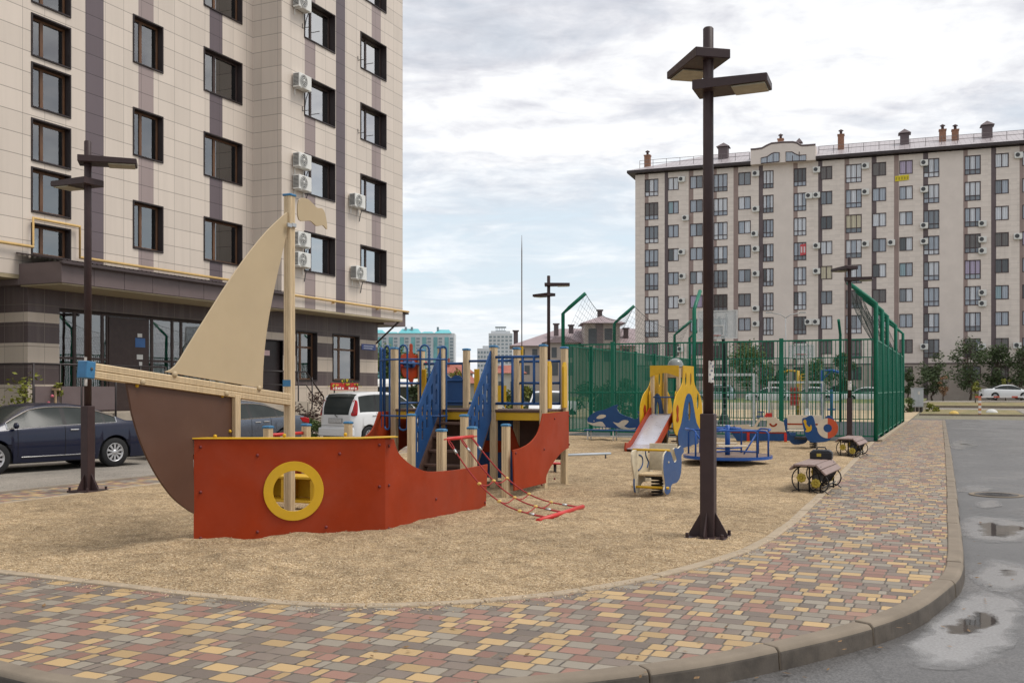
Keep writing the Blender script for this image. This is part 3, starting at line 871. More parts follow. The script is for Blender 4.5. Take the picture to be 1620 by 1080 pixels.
# plain door in the recess beside the mast
MB().bx(XA - .22, XA - .14, GH[1][0], GH[1][1], GH[1][2], GH[1][3]).bx(XA - .30, XA - .23, GH[1][0] - .2, GH[1][1] + .2, GH[1][2] - .2, GH[1][3] + .2).build('door', M_REVEAL, left, bevel=.01)
MB().bx(XA - .135, XA - .128, GH[1][0] + .35, GH[1][0] + .7, 2.95, 3.15).build('door_notice', paint('pink_notice', (0.6, 0.42, 0.42), 0.6), left)
# canopy: cladding box, sloping tin roof, gutter
CX = XA + 1.68; CY0, CY1 = 20.3, yRet - .01
cb = MB(); yy = CY0
while yy < CY1:
    cb.bx(XA + .023, CX, yy, min(yy + 1.142, CY1), 4.60, 5.20); yy += 1.15
cb.bx(XA - 2.6, XA + .02, CY0, GY0 - .03, 4.60, 4.775)
can = cb.build('canopy', M_FASCIA, left, bevel=.01)
MB().bx(XA + .03, CX - .04, CY0 + .05, CY1 - .05, 4.56, 4.597).build('soffit', M_SOFFIT, can)
tm = MB(); n = 60
for i in range(n):
    ya_, yb_ = CY0 - .1 + (CY1 - CY0 + .1) * i / n, CY0 - .1 + (CY1 - CY0 + .1) * (i + .62) / n
    tm.add([(XA + .03, ya_, 5.52), (CX + .16, ya_, 5.23), (CX + .16, yb_, 5.23), (XA + .03, yb_, 5.52), (XA + .03, ya_, 5.48), (CX + .16, ya_, 5.205), (CX + .16, yb_, 5.205), (XA + .03, yb_, 5.48)],
           [(0, 1, 2, 3), (4, 7, 6, 5), (0, 4, 5, 1), (2, 6, 7, 3), (1, 5, 6, 2), (0, 3, 7, 4)])
tm.add([(XA + .03, CY0 - .1, 5.475), (CX + .15, CY0 - .1, 5.20), (CX + .15, CY1, 5.20), (XA + .03, CY1, 5.475)], [(0, 1, 2, 3)])
tm.build('canopy_roof', M_BROWN, can)
MB().bx(CX + .04, CX + .17, CY0 - .12, CY1, 5.10, 5.195).build('gutter', M_BROWN, can, bevel=.02)
# far corner canopy with its strut
c2 = MB().bx(XA - 2, XB - 1.0, YE + .01, YE + 2.0, 4.62, 5.25).build('side_canopy', M_FASCIA, left)
MB().add([(XB - .9, YE + .01, 5.70), (XB - .9, YE + 2.15, 5.27), (XA - 2, YE + 2.15, 5.27), (XA - 2, YE + .01, 5.70), (XB - .9, YE + .01, 5.64), (XB - .9, YE + 2.15, 5.21), (XA - 2, YE + 2.15, 5.21), (XA - 2, YE + .01, 5.64)],
         [(0, 1, 2, 3), (7, 6, 5, 4), (0, 4, 5, 1), (1, 5, 6, 2), (2, 6, 7, 3), (3, 7, 4, 0)]).add([(XB - 1.0, YE + .02, 5.25), (XB - 1.0, YE + 2.0, 5.25), (XB - 1.0, YE + .02, 5.63)], [(0, 1, 2)]).build('roof', M_BROWN, c2)
MB().tube([(XA + .03, YE - .15, 3.75), (XB - .1, YE - .1, 4.74)], .045, 6).build('strut', M_BROWN, left)
# yellow gas pipe round the facade
pm = MB(); zp = 5.18
px = XB + .12
pm.tube([(px, YE + .35, zp), (px, 36, zp), (px, yRet - .12, zp + .02), (XA + .14, yRet - .13, zp + .02)], .045, 8)
pm.tube([(XA + .14, yRet - .13, zp + .02), (XA + .14, yRet - .13, 5.62), (XA + .14, yA(121), 5.62), (XA + .14, yA(121), 6.55), (XA + .14, yA(47), 6.55), (XA + .14, yA(47), 5.72), (XA + .14, 12.0, 5.72)], .045, 8)
for y in (34, 37.4, 38.9): pm.box((px - .06, y, zp - .05), (.14, .05, .08))
pm.build('gas_pipe', paint('yellow_gas_pipe', (0.60, 0.40, 0.16), 0.45, 0.1, 6), left)
# address plaque (its lettering cannot be read in the photograph)
pq = MB(); ya_, yb_ = yA(571), yA(593); zc = onx(582, 549, XA)[1]
pq.bx(XA + .024, XA + .05, ya_, yb_, zc - .13, zc + .13)
for k in range(2): pq.bx(XA + .052, XA + .056, ya_ + .15, yb_ - .2 - .1 * k, zc + .02 - .1 * k, zc + .06 - .1 * k, 1)
pl = pq.build('address_plaque', [paint('plaque_blue', (0.07, 0.10, 0.28), 0.4), paint('plaque_white', (0.55, 0.58, 0.65), 0.5)])
tag(pl, 'small blue address plaque on the banded corner wall above the white minivan', 'sign')
# wall lamps and empty brackets
for pxl, pyl in ((448, 459),):
    y, z = onx(pxl, pyl, XA)
    w = MB().bx(XA + .02, XA + .5, y - .06, y + .06, z, z + .05).bx(XA + .5, XA + .8, y - .14, y + .14, z - .02, z + .06)
    tag(w.build('wall_lamp', M_BROWN, bevel=.01), 'dark floodlight arm sticking out of the wall behind the sail', 'lamp')
bk = MB()
for (pxl, pyl) in ((478, 176), (566, 96), (566, 211), (478, 45)):
    y, z = onx(pxl, pyl, XB)
    for dy in (0, .55):
        bk.tube([(XB + .01, y + dy, z + .18), (XB + .02, y + dy, z), (XB + .42, y + dy, z)], .015, 5)
bk.build('bracket', M_IRON, left)

# air conditioners
M_ACW = paint('air_conditioner_white', (0.66, 0.66, 0.63), 0.5, 0.05, 3, dirt=0.12)
M_ACD = paint('air_conditioner_grille', (0.06, 0.062, 0.065), 0.5, 0.2, 10)
def make_ac(label, group):
    t = thing('air_conditioner', label, 'air conditioner', group=group)
    MB().box((0, .17, .28), (.80, .30, .55)).build('case', M_ACW, t, bevel=.015, world=False)
    g = MB().lathe([(0, 0), (.225, 0), (.225, -.012), (0, -.012)], 24, (-.12, .02, .28), 'y', smooth=False).build('fan', M_ACD, t, world=False)
    rr = MB()
    for q in (.07, .13, .19, .235): rr.lathe([(q - .008, -.014), (q + .008, -.014), (q + .008, -.024), (q - .008, -.024)], 24, (-.12, .02, .28), 'y', closed=True)
    for k in range(6):
        a = k * math.pi / 3; rr.tube([(-.12, .0, .28), (-.12 + .235 * math.cos(a), .0, .28 + .235 * math.sin(a))], .006, 4)
    rr.ball((-.12, -.005, .28), .045)
    rr.build('grille', M_ACW, g, world=False)
    lv = MB()
    for k in range(9): lv.box((-.404, .17, .09 + k * .05), (.012, .24, .025))
    lv.build('louvre', M_ACD, t, world=False)
    MB().tube([(-.28, .31, -.25), (-.28, .31, -.02), (-.28, 0, -.02)], .018, 5).tube([(.28, .31, -.25), (.28, .31, -.02), (.28, 0, -.02)], .018, 5).build('bracket', M_ACW, t, world=False)
    MB().tube([(.41, .2, .12), (.47, .22, .05), (.45, .31, -.2), (.40, .33, -.5)], .018, 5).build('hose', M_ACD, t, world=False)
    return t
AC_WALL = [(482, 4, 'topmost air conditioner on the left block, cut by the top of the picture'),
           (482, 130, 'single air conditioner at the second bay window row from the top, left block'),
           (482, 255, 'upper air conditioner of the stacked pair just above the flag on the left block'),
           (482, 290, 'lower air conditioner of the stacked pair just above the flag on the left block'),
           (481, 379, 'upper of the two air conditioners stacked beside the mast below the flag'),
           (481, 411, 'lower of the two air conditioners stacked beside the mast below the flag'),
           (569, 318, 'air conditioner under the right-hand window column, one floor above the lowest bay windows'),
           (571, 432, 'air conditioner at the lowest right-hand bay window just above the gas pipe')]
ac0 = make_ac(AC_WALL[0][2], 'air conditioners on the left block')
for i, (pxl, pyl, lb) in enumerate(AC_WALL):
    y, z = onx(pxl, pyl, XB + .3)
    loc = (XB + .36, y, z - .28)
    if i == 0: ac0.location = loc; ac0.rotation_euler = (0, 0, R(90))
    else: dup(ac0, loc, R(90), lb)
# ================================================================ RIGHT APARTMENT BLOCK (nine storeys)
RB0 = dep(1005, 615, 129.3); RB0.z = 0.40
RBA = R(3.55)
rb = thing('apartment_block', 'long nine-storey beige apartment block with brown stripes and rows of windows in the right background', 'building', tuple(RB0), RBA)
RBM = root_matrix(rb); RBI = RBM.inverted()
def rloc(px, py):
    """photo point -> (s along the facade, z above its base)"""
    o = RBI @ Vector((0, 0, H)); d = RBI.to_3x3() @ ray(px, py)
    t = -o.y / d.y; p = o + d * t
    return p.x, p.z
def rs(px): return rloc(px, 600)[0]
RL = 52.0
EZ = rloc(1005, 277)[1]
t = NT('distant_facade'); o = t.sep(t.tc())
idv = t.white(t.xyz(t.M('FLOOR', t.M('DIVIDE', o[0], .6)), t.M('FLOOR', t.M('DIVIDE', o[2], .3)), 1))
c = t.mix(idv, (0.61, 0.54, 0.485), (0.67, 0.595, 0.535))
hl = t.M('FRACT', t.M('DIVIDE', o[2], .6))
c = t.mix(t.ramp(hl, [(0.0, .30), (.10, 0.0)]), c, (0.16, 0.13, 0.12))
c = t.mix(t.ramp(t.noise(.5, 6, .6, t.xyz(t.M('MULTIPLY', o[0], 2.0), 0.0, t.M('MULTIPLY', o[2], .2))), [(.5, 0), (.8, .22)]), c, (0.26, 0.22, 0.2))
t.set('Base Color', c); t.set('Roughness', .6); M_RF = t.m
M_RD = paint('distant_dark_stripe', (0.115, 0.088, 0.092), .55, .12, .6)
M_RM = paint('distant_mauve_stripe', (0.275, 0.205, 0.185), .6, .10, .6)
M_RP = paint('distant_pale_wall', (0.63, 0.56, 0.51), .6, .06, .6)
M_RBASE = paint('plinth_tiles', (0.36, 0.31, 0.27), .6, .1, .8)
mb = MB(); f = lambda u, z: (u, 0, z)
ROW0 = rloc(1057, 281.5)[1]; PITCH = 3.02
COLS = [(1020, 1041.5, 't'), (1056.7, 1073.8, 's'), (1091.5, 1111.8, 's'), (1129, 1151, 't'), (1168, 1187.8, 's'), (1207, 1223.8, 't'), (1255.6, 1275.6, 't'),
        (1298, 1316.7, 's'), (1337.8, 1363.3, 't'), (1380, 1402, 's'), (1422.7, 1444, 's'), (1461, 1486, 't'), (1526, 1551.6, 't'), (1573.8, 1596, 's'), (1617, 1640, 's')]
# columns further right than the picture edge keep the rhythm
COLS = [(rs(a), rs(b), k) for a, b, k in COLS] + [(47.2, 48.8, 't')]
WIN = []
for r in range(9):
    for ci, (a, b, k) in enumerate(COLS):
        zt = ROW0 - PITCH * r
        if r == 8: WIN.append((a, b, zt - 1.75, zt - .15, 's', r, ci))
        else: WIN.append((a, b, zt - (2.22 if k == 't' else 1.62), zt, k, r, ci))
ST = [(rs(1020), rs(1026), 2), (rs(1051.5), rs(1057), 1), (rs(1089.5), rs(1097), 2), (rs(1129), rs(1134), 2), (rs(1160.4), rs(1167.8), 2), (rs(1200.4), rs(1207), 1),
      (rs(1255), rs(1262), 2), (rs(1294.4), rs(1301), 1), (rs(1336), rs(1343.5), 2), (rs(1378.9), rs(1386.7), 1), (rs(1414.4), rs(1422), 2), (rs(1460.4), rs(1468.4), 1),
      (rs(1524), rs(1531), 2), (rs(1568), rs(1576), 1), (rs(1613), rs(1620), 2), (rs(1223.8), rs(1255), 3), (rs(1486), rs(1524), 3)]
facade(mb, 0, RL, 4.25, EZ, [w[:4] for w in WIN], ST, f)
facade(mb, 0, RL, -.4, 4.25, [w[:4] for w in WIN if w[5] == 8], [(s0, s1, 1) for s0, s1, m_ in ST if m_ == 1], f, base=4)
mb.quad((0, 0, -.4), (0, 14, -.4), (0, 14, EZ), (0, 0, EZ)); mb.quad((RL, 0, -.4), (RL, 14, -.4), (RL, 14, EZ), (RL, 0, EZ)); mb.quad((0, 14, -.4), (RL, 14, -.4), (RL, 14, EZ), (0, 14, EZ))
mb.build('wall', [M_RF, M_RD, M_RM, M_RP, M_RBASE], rb, world=False, fix=False)
MB().bx(-.06, RL, -.09, -.004, 4.17, 4.30).build('ledge', M_RD, rb, world=False)
for x in (rs(1486.5), rs(1522)): pass
# windows
def m_pane(name, col, rough=.07, spec=.7):
    t = NT(name); n = t.noise(.9, 3); o = t.sep(t.tc())
    w = t.M('SINE', t.M('ADD', t.M('MULTIPLY', o[0], 30.0), t.M('MULTIPLY', n, 6.0)))
    t.set('Base Color', t.mix(t.M('ADD', t.M('MULTIPLY', w, .35), t.M('MULTIPLY', n, .6)), mul(col, .72), mul(col, 1.15)))
    t.set('Roughness', rough); t.set('Specular IOR Level', spec); return t.m
PANES = [m_pane('pane_white_curtain', (0.62, 0.64, 0.68)), m_pane('pane_blue_grey', (0.36, 0.40, 0.46)), m_pane('pane_grey', (0.19, 0.21, 0.235)),
         m_pane('pane_dark', (0.07, 0.072, 0.075)), m_pane('pane_brown', (0.115, 0.098, 0.088)), m_pane('pane_cream', (0.55, 0.48, 0.33)), m_pane('pane_teal', (0.25, 0.36, 0.40)), m_pane('pane_mauve', (0.40, 0.33, 0.46))]
M_WF = paint('brown_window_bars', (0.065, 0.042, 0.042), .5, .1, 3)
def win_mesh(w, h, kind, glass, low, tilt):
    """returns (frame MB, pane MB); origin at the lower left of the opening"""
    fm, pm = MB(), MB(); t = .085
    fm.bx(0, w, -.02, .14, h - t, h); fm.bx(0, w, -.04, .14, 0, t); fm.bx(0, t, -.02, .14, t + .001, h - t - .001); fm.bx(w - t, w, -.02, .14, t + .001, h - t - .001)
    n = 3 if kind == 't' else 2
    for k in range(1, n): fm.bx(w * k / n - .045, w * k / n + .045, .03, .14, t + .001, h - t - .001)
    if kind == 't': fm.bx(t + .001, w - t - .001, .02, .141, .56, .64)
    for k in range(n):
        a, b = w * k / n + .04, w * (k + 1) / n - .04
        if kind == 't':
            pm.bx(a, b, .09, .11, .64, h - t + .01, glass[k]); pm.bx(a, b, .09, .11, t - .01, .56, low)
        else: pm.bx(a, b, .09, .11, t - .01, h - t + .01, glass[k])
    return fm, pm
r3 = random.Random(21)
cache = {}
small_left = MB(); made = 0
def keyed(w, h, kind):
    v = r3.choice([(0, 0, 0), (1, 1, 1), (1, 0, 1), (2, 2, 2), (3, 3, 3), (2, 0, 0), (3, 0, 1), (4, 4, 4), (1, 2, 1), (0, 1, 0), (6, 1, 6), (2, 1, 1)])
    if r3.random() < .05: v = (5, 5, 5)
    if r3.random() < .04: v = (7, 7, 7)
    return v
def visible_share(w):
    # windows behind the fence, bushes or out of the picture come last
    px_ok = w[0] < rs(1640)
    return (w[5] != 8) and px_ok
order = sorted(WIN, key=lambda w: (not visible_share(w), w[5] > 6, -(w[1] - w[0]) * (w[3] - w[2])))
rest = MB()
for i, w in enumerate(order):
    v = keyed(0, 0, w[4]); low = r3.choice([0, 1, 2, 2])
    if w[5] >= 7: v = r3.choice([(4, 4, 4), (3, 3, 3), (2, 3, 2), (4, 4, 2)]); low = 3
    fm, pm = win_mesh(w[1] - w[0], w[3] - w[2], w[4], v, low, 0)
    M_ = Matrix.Translation((w[0], 0, w[2]))
    fm.xf(M_); pm.xf(M_)
    if i < 100:
        wo = fm.build('window', M_WF, rb, world=False); pm.build('pane', PANES, wo, world=False)
    else:
        o0 = len(rest.v); rest.v += fm.v; rest.f += [[q + o0 for q in ff] for ff in fm.f]; rest.m += [0] * len(fm.f); rest.s += fm.s
        o0 = len(rest.v); rest.v += pm.v; rest.f += [[q + o0 for q in ff] for ff in pm.f]; rest.m += [q + 1 for q in pm.m]; rest.s += pm.s
tag(rest.build('remaining_windows', [M_WF] + PANES, rb, world=False), kind='stuff')
# interior backing so that no sky shows through the gaps
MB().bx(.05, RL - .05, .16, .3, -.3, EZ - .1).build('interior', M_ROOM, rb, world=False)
# roof: hipped, mauve tin, with guard rail; the raised gable in the middle third
GA, GB = rs(1189), rs(1291)
t = NT('mauve_tin_roof'); o = t.sep(t.tc())
rib = t.M('FRACT', t.M('DIVIDE', o[0], .55))
t.set('Base Color', t.mix(t.ramp(rib, [(0, .8), (.16, 0), (.9, 0)]), (0.36, 0.325, 0.335), (0.17, 0.14, 0.145))); t.set('Roughness', .38); M_TIN = t.m
RZT = H + (615 - 209) * 121 / 1580 - RB0.z
mb = MB(); ov = .9
mb.add([(-ov, -ov, EZ + .45), (RL, -ov, EZ + .45), (RL, 14 + ov, EZ + .45), (-ov, 14 + ov, EZ + .45), (8.2, 7, RZT), (RL, 7, RZT)], [(0, 1, 5, 4), (0, 4, 3), (3, 4, 5, 2), (1, 2, 5)])
rf = mb.build('roof', M_TIN, rb, world=False)
MB().bx(-ov, GA - .02, -ov, -.005, EZ + .12, EZ + .42).bx(GB + .02, RL, -ov, -.005, EZ + .12, EZ + .42).bx(-ov, -.005, -.004, 14, EZ + .12, EZ + .42).build('eave', paint('dark_eave', (0.045, 0.035, 0.036), .5), rb, world=False)
gr = MB()
for (a, b) in ((.5, GA - .3), (GB + .3, RL)):
    n = max(2, int((b - a) / 1.7))
    for i in range(n + 1):
        x = a + (b - a) * i / n; zb = EZ + .45 + (1.3) / (7 + ov) * (RZT - EZ - .45)
        gr.tube([(x, .4, zb - .1), (x, .4, zb + .95)], .03, 4)
    for dz in (.5, .95): gr.tube([(a, .4, zb + dz), (b, .4, zb + dz)], .028, 4)
gr.build('roof_railing', paint('grey_rail', (0.14, 0.12, 0.12), .5), rb, world=False)
# raised gable wall
gp = [(px, py) for px, py in [(1189, 285), (1189, 240), (1207, 238), (1222, 230.5), (1255.5, 228.5), (1265.5, 232), (1270, 234), (1291, 232.5), (1291, 285)]]
gq = [rloc(*p) for p in gp]; gq = [(gq[0][0], EZ - .02)] + gq[1:-1] + [(gq[-1][0], EZ - .02)]
wn1 = [rloc(*p) for p in [(1205.5, 253), (1215, 251), (1222, 246), (1226, 244.5), (1234, 244.5), (1234, 258.5), (1205.5, 261.5)]]
wn2 = [rloc(*p) for p in [(1244.5, 243.5), (1254, 243.5), (1260, 247), (1265, 249), (1276, 248), (1276, 257), (1244.5, 258.5)]]
gb = MB().prism(gq, -1.0, 2.5, 'y').build('gable', M_RP, rb, world=False)
cp = smooth_poly(gq[1:-1], 2, False)
tr = MB().tube([(a, -.95, b + .05) for a, b in cp], .14, 5); tr.build('coping', M_RD, gb, world=False)
for wn in (wn1, wn2):
    MB().prism(wn, -1.03, -1.005, 'y').build('window', PANES[1], gb, world=False)
    e = MB().tube([(a, -1.04, b) for a, b in wn], .06, 4, closed=True)
    for k in (1, 2): 
        x = wn[0][0] + (wn[4][0] - wn[0][0]) * k / 3; e.bx(x - .04, x + .04, -1.06, -1.035, min(q[1] for q in wn) + .05, max(q[1] for q in wn) - (.5 if k == 1 else .1))
    e.build('window_frame', M_WF, gb, world=False)
# chimneys: slim brick ones and wide capped vent shafts
M_BRK = paint('chimney_brick', (0.25, 0.13, 0.085), .8, .25, 6, .3, 30)
for (a, b, ytop, ybot, kind) in [(1012, 1021, 249, 271, 'b'), (1129.5, 1148, 231, 262, 'v'), (1227, 1236, 223, 240, 'b'), (1257, 1266, 224, 240, 'v2'), (1324, 1334, 216, 252, 'b'), (1423, 1441, 209, 240, 'v'), (1488, 1499, 208, 238, 'b'), (1508.5, 1519.5, 208, 236, 'b'), (1556, 1576, 196, 233, 'v')]:
    s0, zt = rloc(a, ytop); s1, zb = rloc(b, ybot)
    k = 1.025      # the shafts stand a little behind the facade
    w = (s1 - s0); c = s0 + w / 2; dpt = 2.6; zt = (zt - H) * k + H; zb = EZ + .3
    c = c + (c * 0 + .0)
    if kind == 'b':
        m = MB().bx(s0, s1, dpt, dpt + w, zb, zt, 0).bx(s0 - .06, s1 + .06, dpt - .06, dpt + w + .06, zt + .002, zt + .14, 0).lathe([(.0, 0), (.16, 0), (.16, .42), (.30, .42), (.30, .5), (.0, .68)], 8, (c, dpt + w / 2, zt + .142), mi=1)
    else:
        m = MB().bx(s0 + .12, s1 - .12, dpt, dpt + w * .9, zb, zt - .35, 1)
        a0, a1, y0, y1 = s0 - .1, s1 + .1, dpt - .25, dpt + w * .9 + .25
        m.add([(a0, y0, zt - .3), (a1, y0, zt - .3), (a1, y1, zt - .3), (a0, y1, zt - .3), ((a0 + a1) / 2, (y0 + y1) / 2, zt + .35)], [(0, 1, 4), (1, 2, 4), (2, 3, 4), (3, 0, 4), (3, 2, 1, 0)], 1)
    m.build('chimney', [M_BRK, M_RD], rf, world=False)
# air conditioners and banners on the far block: measured from the picture (col x, row y)
ACP = [(1079, 284, 1), (1085, 345, 2), (1079, 399, 3), (1080, 437, 4), (1079, 476, 5), (1077, 552, 7), (1196, 275, 1), (1196, 331, 2), (1194, 370, 3), (1196, 394, 4), (1196, 433, 5), (1196, 488, 6), (1196, 512, 6), (1196, 552, 7),
       (1292, 269, 1), (1292, 309, 2), (1280, 310, 2), (1292, 389, 3), (1292, 429, 4), (1279, 509, 6), (1291, 509, 6), (1369, 263, 1), (1369, 304, 2), (1369, 386, 3), (1410, 384, 3), (1462, 258, 1), (1462, 300, 2), (1462, 357, 3), (1462, 382, 3), (1554, 354, 3), (1554, 379, 4), (1554, 397, 4), (1611, 246, 1), (1610, 374, 3), (1554, 463, 5), (1554, 480, 6), (1462, 548, 7), (1553, 548, 7), (1609, 546, 7), (1406, 548, 7)]
side = {1079: 'second', 1085: 'second', 1080: 'second', 1077: 'second'}
def ac_label(px, py):
    q = 'left end' if px < 1100 else 'left of the raised gable' if px < 1250 else 'right of the raised gable' if px < 1300 else 'centre' if px < 1420 else 'right of centre' if px < 1500 else 'right part' if px < 1600 else 'right edge'
    fl = max(1, 9 - round((py - 250) / 40))
    return q, fl
seen = {}
ACM = None
def far_ac(label):
    t = thing('air_conditioner', label, 'air conditioner', group='air conditioners on the far block')
    m = MB().bx(-.42, .42, -.42, -.08, 0, .62, 0).lathe([(0, 0), (.24, 0), (.24, -.02), (0, -.02)], 12, (-.1, -.422, .31), 'y', 1, False).bx(-.36, .36, -.4, -.005, -.07, -.004, 0)
    m.build('case', [M_ACW, M_ACD], t, world=False); return t
ordn = {}
for px, py, fl in ACP: ordn.setdefault(ac_label(px, py), []).append((px, py))
first = None
for px, py, fl in ACP:
    q, f_ = ac_label(px, py); lst = ordn[(q, f_)]
    pos = '' if len(lst) == 1 else (', left one' if (px, py) == min(lst) else ', right one') if len({p for p, _ in lst}) > 1 else (', upper one' if (px, py) == min(lst, key=lambda p: p[1]) else ', lower one')
    lb = f'air conditioner on floor {f_} of the far block, {q}{pos}'
    s, z = rloc(px, py); p = RBM @ Vector((s, 0, z - .31))
    if first is None: first = far_ac(lb); first.location = p; first.rotation_euler = (0, 0, RBA)
    else: dup(first, p, RBA, lb)
# banners (the writing is too small to read in the photograph)
def banner(name, label, pts, cols, marks):
    s0, z0 = rloc(*pts[0]); s1, z1 = rloc(*pts[1])
    m = MB().prism([(s0, z1), (s1, z1 + .1), (s1, z0 + .1), (s0, z0)], -.07, -.045, 'y')
    for k in range(marks):
        a = s0 + (s1 - s0) * (k + .2) / marks; m.bx(a, a + (s1 - s0) * .55 / marks, -.078, -.072, z1 + (z0 - z1) * .25, z1 + (z0 - z1) * .8, 1)
    m.xf(RBM); o = m.build(name, cols); return tag(o, label, 'banner')
banner('banner', 'small yellow banner hung under a window near the top of the far block', [(1416, 279), (1438, 286)], [paint('banner_yellow', (0.62, 0.50, 0.03), .6), paint('banner_olive', (0.35, 0.28, 0.03), .6)], 5)
banner('banner', 'red and white notice filling half a window below the raised gable', [(1266, 387), (1275, 404)], [paint('banner_red', (0.50, 0.08, 0.09), .6), paint('banner_white', (0.6, 0.5, 0.5), .6)], 2)
# ================================================================ PLAY SHIP
M_RED = paint('ship_red', (0.285, 0.033, 0.007), .50, .10, 2.2, .06, 60, dirt=.10, spec=.12, scuff=.55)
M_REDT = paint('red_tube', (0.50, 0.035, 0.03), .35, .08, 6)
M_YEL = paint('play_yellow', (0.56, 0.33, 0.013), .42, .08, 4, .05, 60, dirt=.10, scuff=.35)
M_BLUE = paint('play_blue', (0.013, 0.062, 0.185), .42, .10, 4, .05, 60, scuff=.4)
M_CAP = paint('cap_blue', (0.045, 0.16, 0.30), .45, .15, 10)
M_TAN = paint('sail_tan', (0.43, 0.335, 0.21), .55, .05, 1.5, .05, 70, dirt=.10, scuff=.30, chip=(.25, .2, .14))
M_CHOC = paint('keel_brown', (0.090, 0.044, 0.028), .45, .10, 2, .06, 60, dirt=.12, scuff=.35)
M_STEP = paint('step_brown', (0.095, 0.055, 0.042), .6, .2, 8, .15, 40)
M_STEEL = paint('galvanised', (0.45, 0.45, 0.45), .35, .1, 20, metal=.8)
M_ROPE = paint('red_rope', (0.30, 0.035, 0.035), .8, .2, 60, .4, 200)
M_BOLT = paint('bolt_dark_red', (0.16, 0.03, 0.03), .4, .2, 20)
M_EDGEW = paint('plywood_edge', (0.42, 0.30, 0.18), .7, .15, 30)
def m_wood(name, col):
    t = NT(name); o = t.sep(t.tc())
    g = t.noise(3.0, 6, .65, t.xyz(t.M('MULTIPLY', o[0], 14.0), t.M('MULTIPLY', o[1], 14.0), t.M('MULTIPLY', o[2], 1.1)), .6)
    c = t.mix(t.ramp(g, [(.35, 0), (.65, 1)]), mul(col, .82), mul(col, 1.12))
    k = t.noise(1.5, 6, .7, t.tc(), 1.0)
    c = t.mix(t.ramp(k, [(.55, 0), (.8, .35)]), c, mul(col, .55))
    t.set('Base Color', c); t.set('Roughness', .6); t.bump(g, .25, .003); return t.m
M_WOOD = m_wood('post_wood', (0.56, 0.43, 0.265))
def m_slot(): return M_BOLT

SX, SY = -7.4, 8.37
ship = thing('play_ship', 'wooden play ship with red hull, beige sail, blue stairs and rope net on gravel', 'playground ship', (SX, SY, 0))
def post_prof(w):
    h = w / 2; g = w * .07; c = w * .10
    side = [(-h + c, -h), (-g * 2.6, -h), (-g * 2, -h + g), (-g * 1.4, -h), (g * 1.4, -h), (g * 2, -h + g), (g * 2.6, -h), (h - c, -h)]
    out = []
    for k in range(4):
        a = k * math.pi / 2
        out += [(x * math.cos(a) - y * math.sin(a), x * math.sin(a) + y * math.cos(a)) for x, y in side]
    return out
def post(x, y, zt, w=.105, z0=-.1, cap=True, parent=None):
    p = MB().prism([(x + a, y + b) for a, b in post_prof(w)], z0, zt, 'z').build('post', M_WOOD, parent or ship)
    if cap:
        h = w / 2 + .008
        m = MB().bx(x - h, x + h, y - h, y + h, zt, zt + .025)
        q = h * .6; m.add([(x - h, y - h, zt + .025), (x + h, y - h, zt + .025), (x + h, y + h, zt + .025), (x - h, y + h, zt + .025), (x - q, y - q, zt + .038), (x + q, y - q, zt + .038), (x + q, y + q, zt + .038), (x - q, y + q, zt + .038)],
                          [(0, 1, 5, 4), (1, 2, 6, 5), (2, 3, 7, 6), (3, 0, 4, 7), (4, 5, 6, 7)])
        m.build('cap', M_CAP, p, bevel=.004)
    return p
XC = [-8.78, -7.87, -6.90, -6.02]; YR = [14.90, 15.85]; TALL = 2.33; DZ = 1.31
for x in XC:
    for y in YR: post(x, y, TALL)
for x in (-6.03, -8.77):
    for y in (11.42, 12.32, 13.45): post(x, y, 1.10)
post(-7.87, 13.88, 1.22); post(-6.93, 13.88, 1.22)

def bolts(m, pts, axis, t, mi=1, r=.018):
    for a, b in pts: m.ball(_place(axis, a, b, t), r, mi, 8)
# bow boards: from the stem to the two shoulders
BOW = Vector((SX, SY)); SH = 9.76
def bow_board(sgn):
    e = Vector((SX + sgn * 1.53, SH)); d = (e - BOW); L = d.length; d = d / L; n = Vector((d.y, -d.x)) * sgn
    f = lambda a, b, t: (BOW.x + d.x * a + n.x * t, BOW.y + d.y * a + n.y * t, b)
    # centre of the porthole as seen in the picture
    ca, cz = PORT
    m = MB().prism([(0.0, -.06), (L, -.06), (L, 1.085), (0.0, 1.115)], -.012, .012, holes=[circ(ca, cz, .255, 40)], f=f)
    for a, b in [(.07, 1.03), (.07, .55), (.07, .06), (L - .07, 1.02), (L - .07, .55), (L - .07, .05), (.66, .93), (1.55, .93), (.66, .10), (1.40, .12)]: m.ball(f(a, b, .014), .018, 1, 8)
    o = m.build('hull_board', [M_RED, M_BOLT], ship, bevel=.003)
    ring = circ(ca, cz, .325, 48)
    MB().prism(ring, .013, .030, holes=[circ(ca, cz, .222, 40)], f=f).build('porthole_ring', M_YEL, o, bevel=.004, seg=2)
    top = MB().prism([(-.03, 1.116), (.5, 1.108), (L - .3, 1.09), (L + .14, 1.10), (L + .14, 1.113), (L - .3, 1.106), (.5, 1.122), (-.03, 1.131)], -.15, .035, f=f)
    for a in (.22, .95, 1.62): top.ball(f(a, 1.14, -.03), .022, 0, 8)
    top.build('gunwale', M_YEL, ship, bevel=.004)
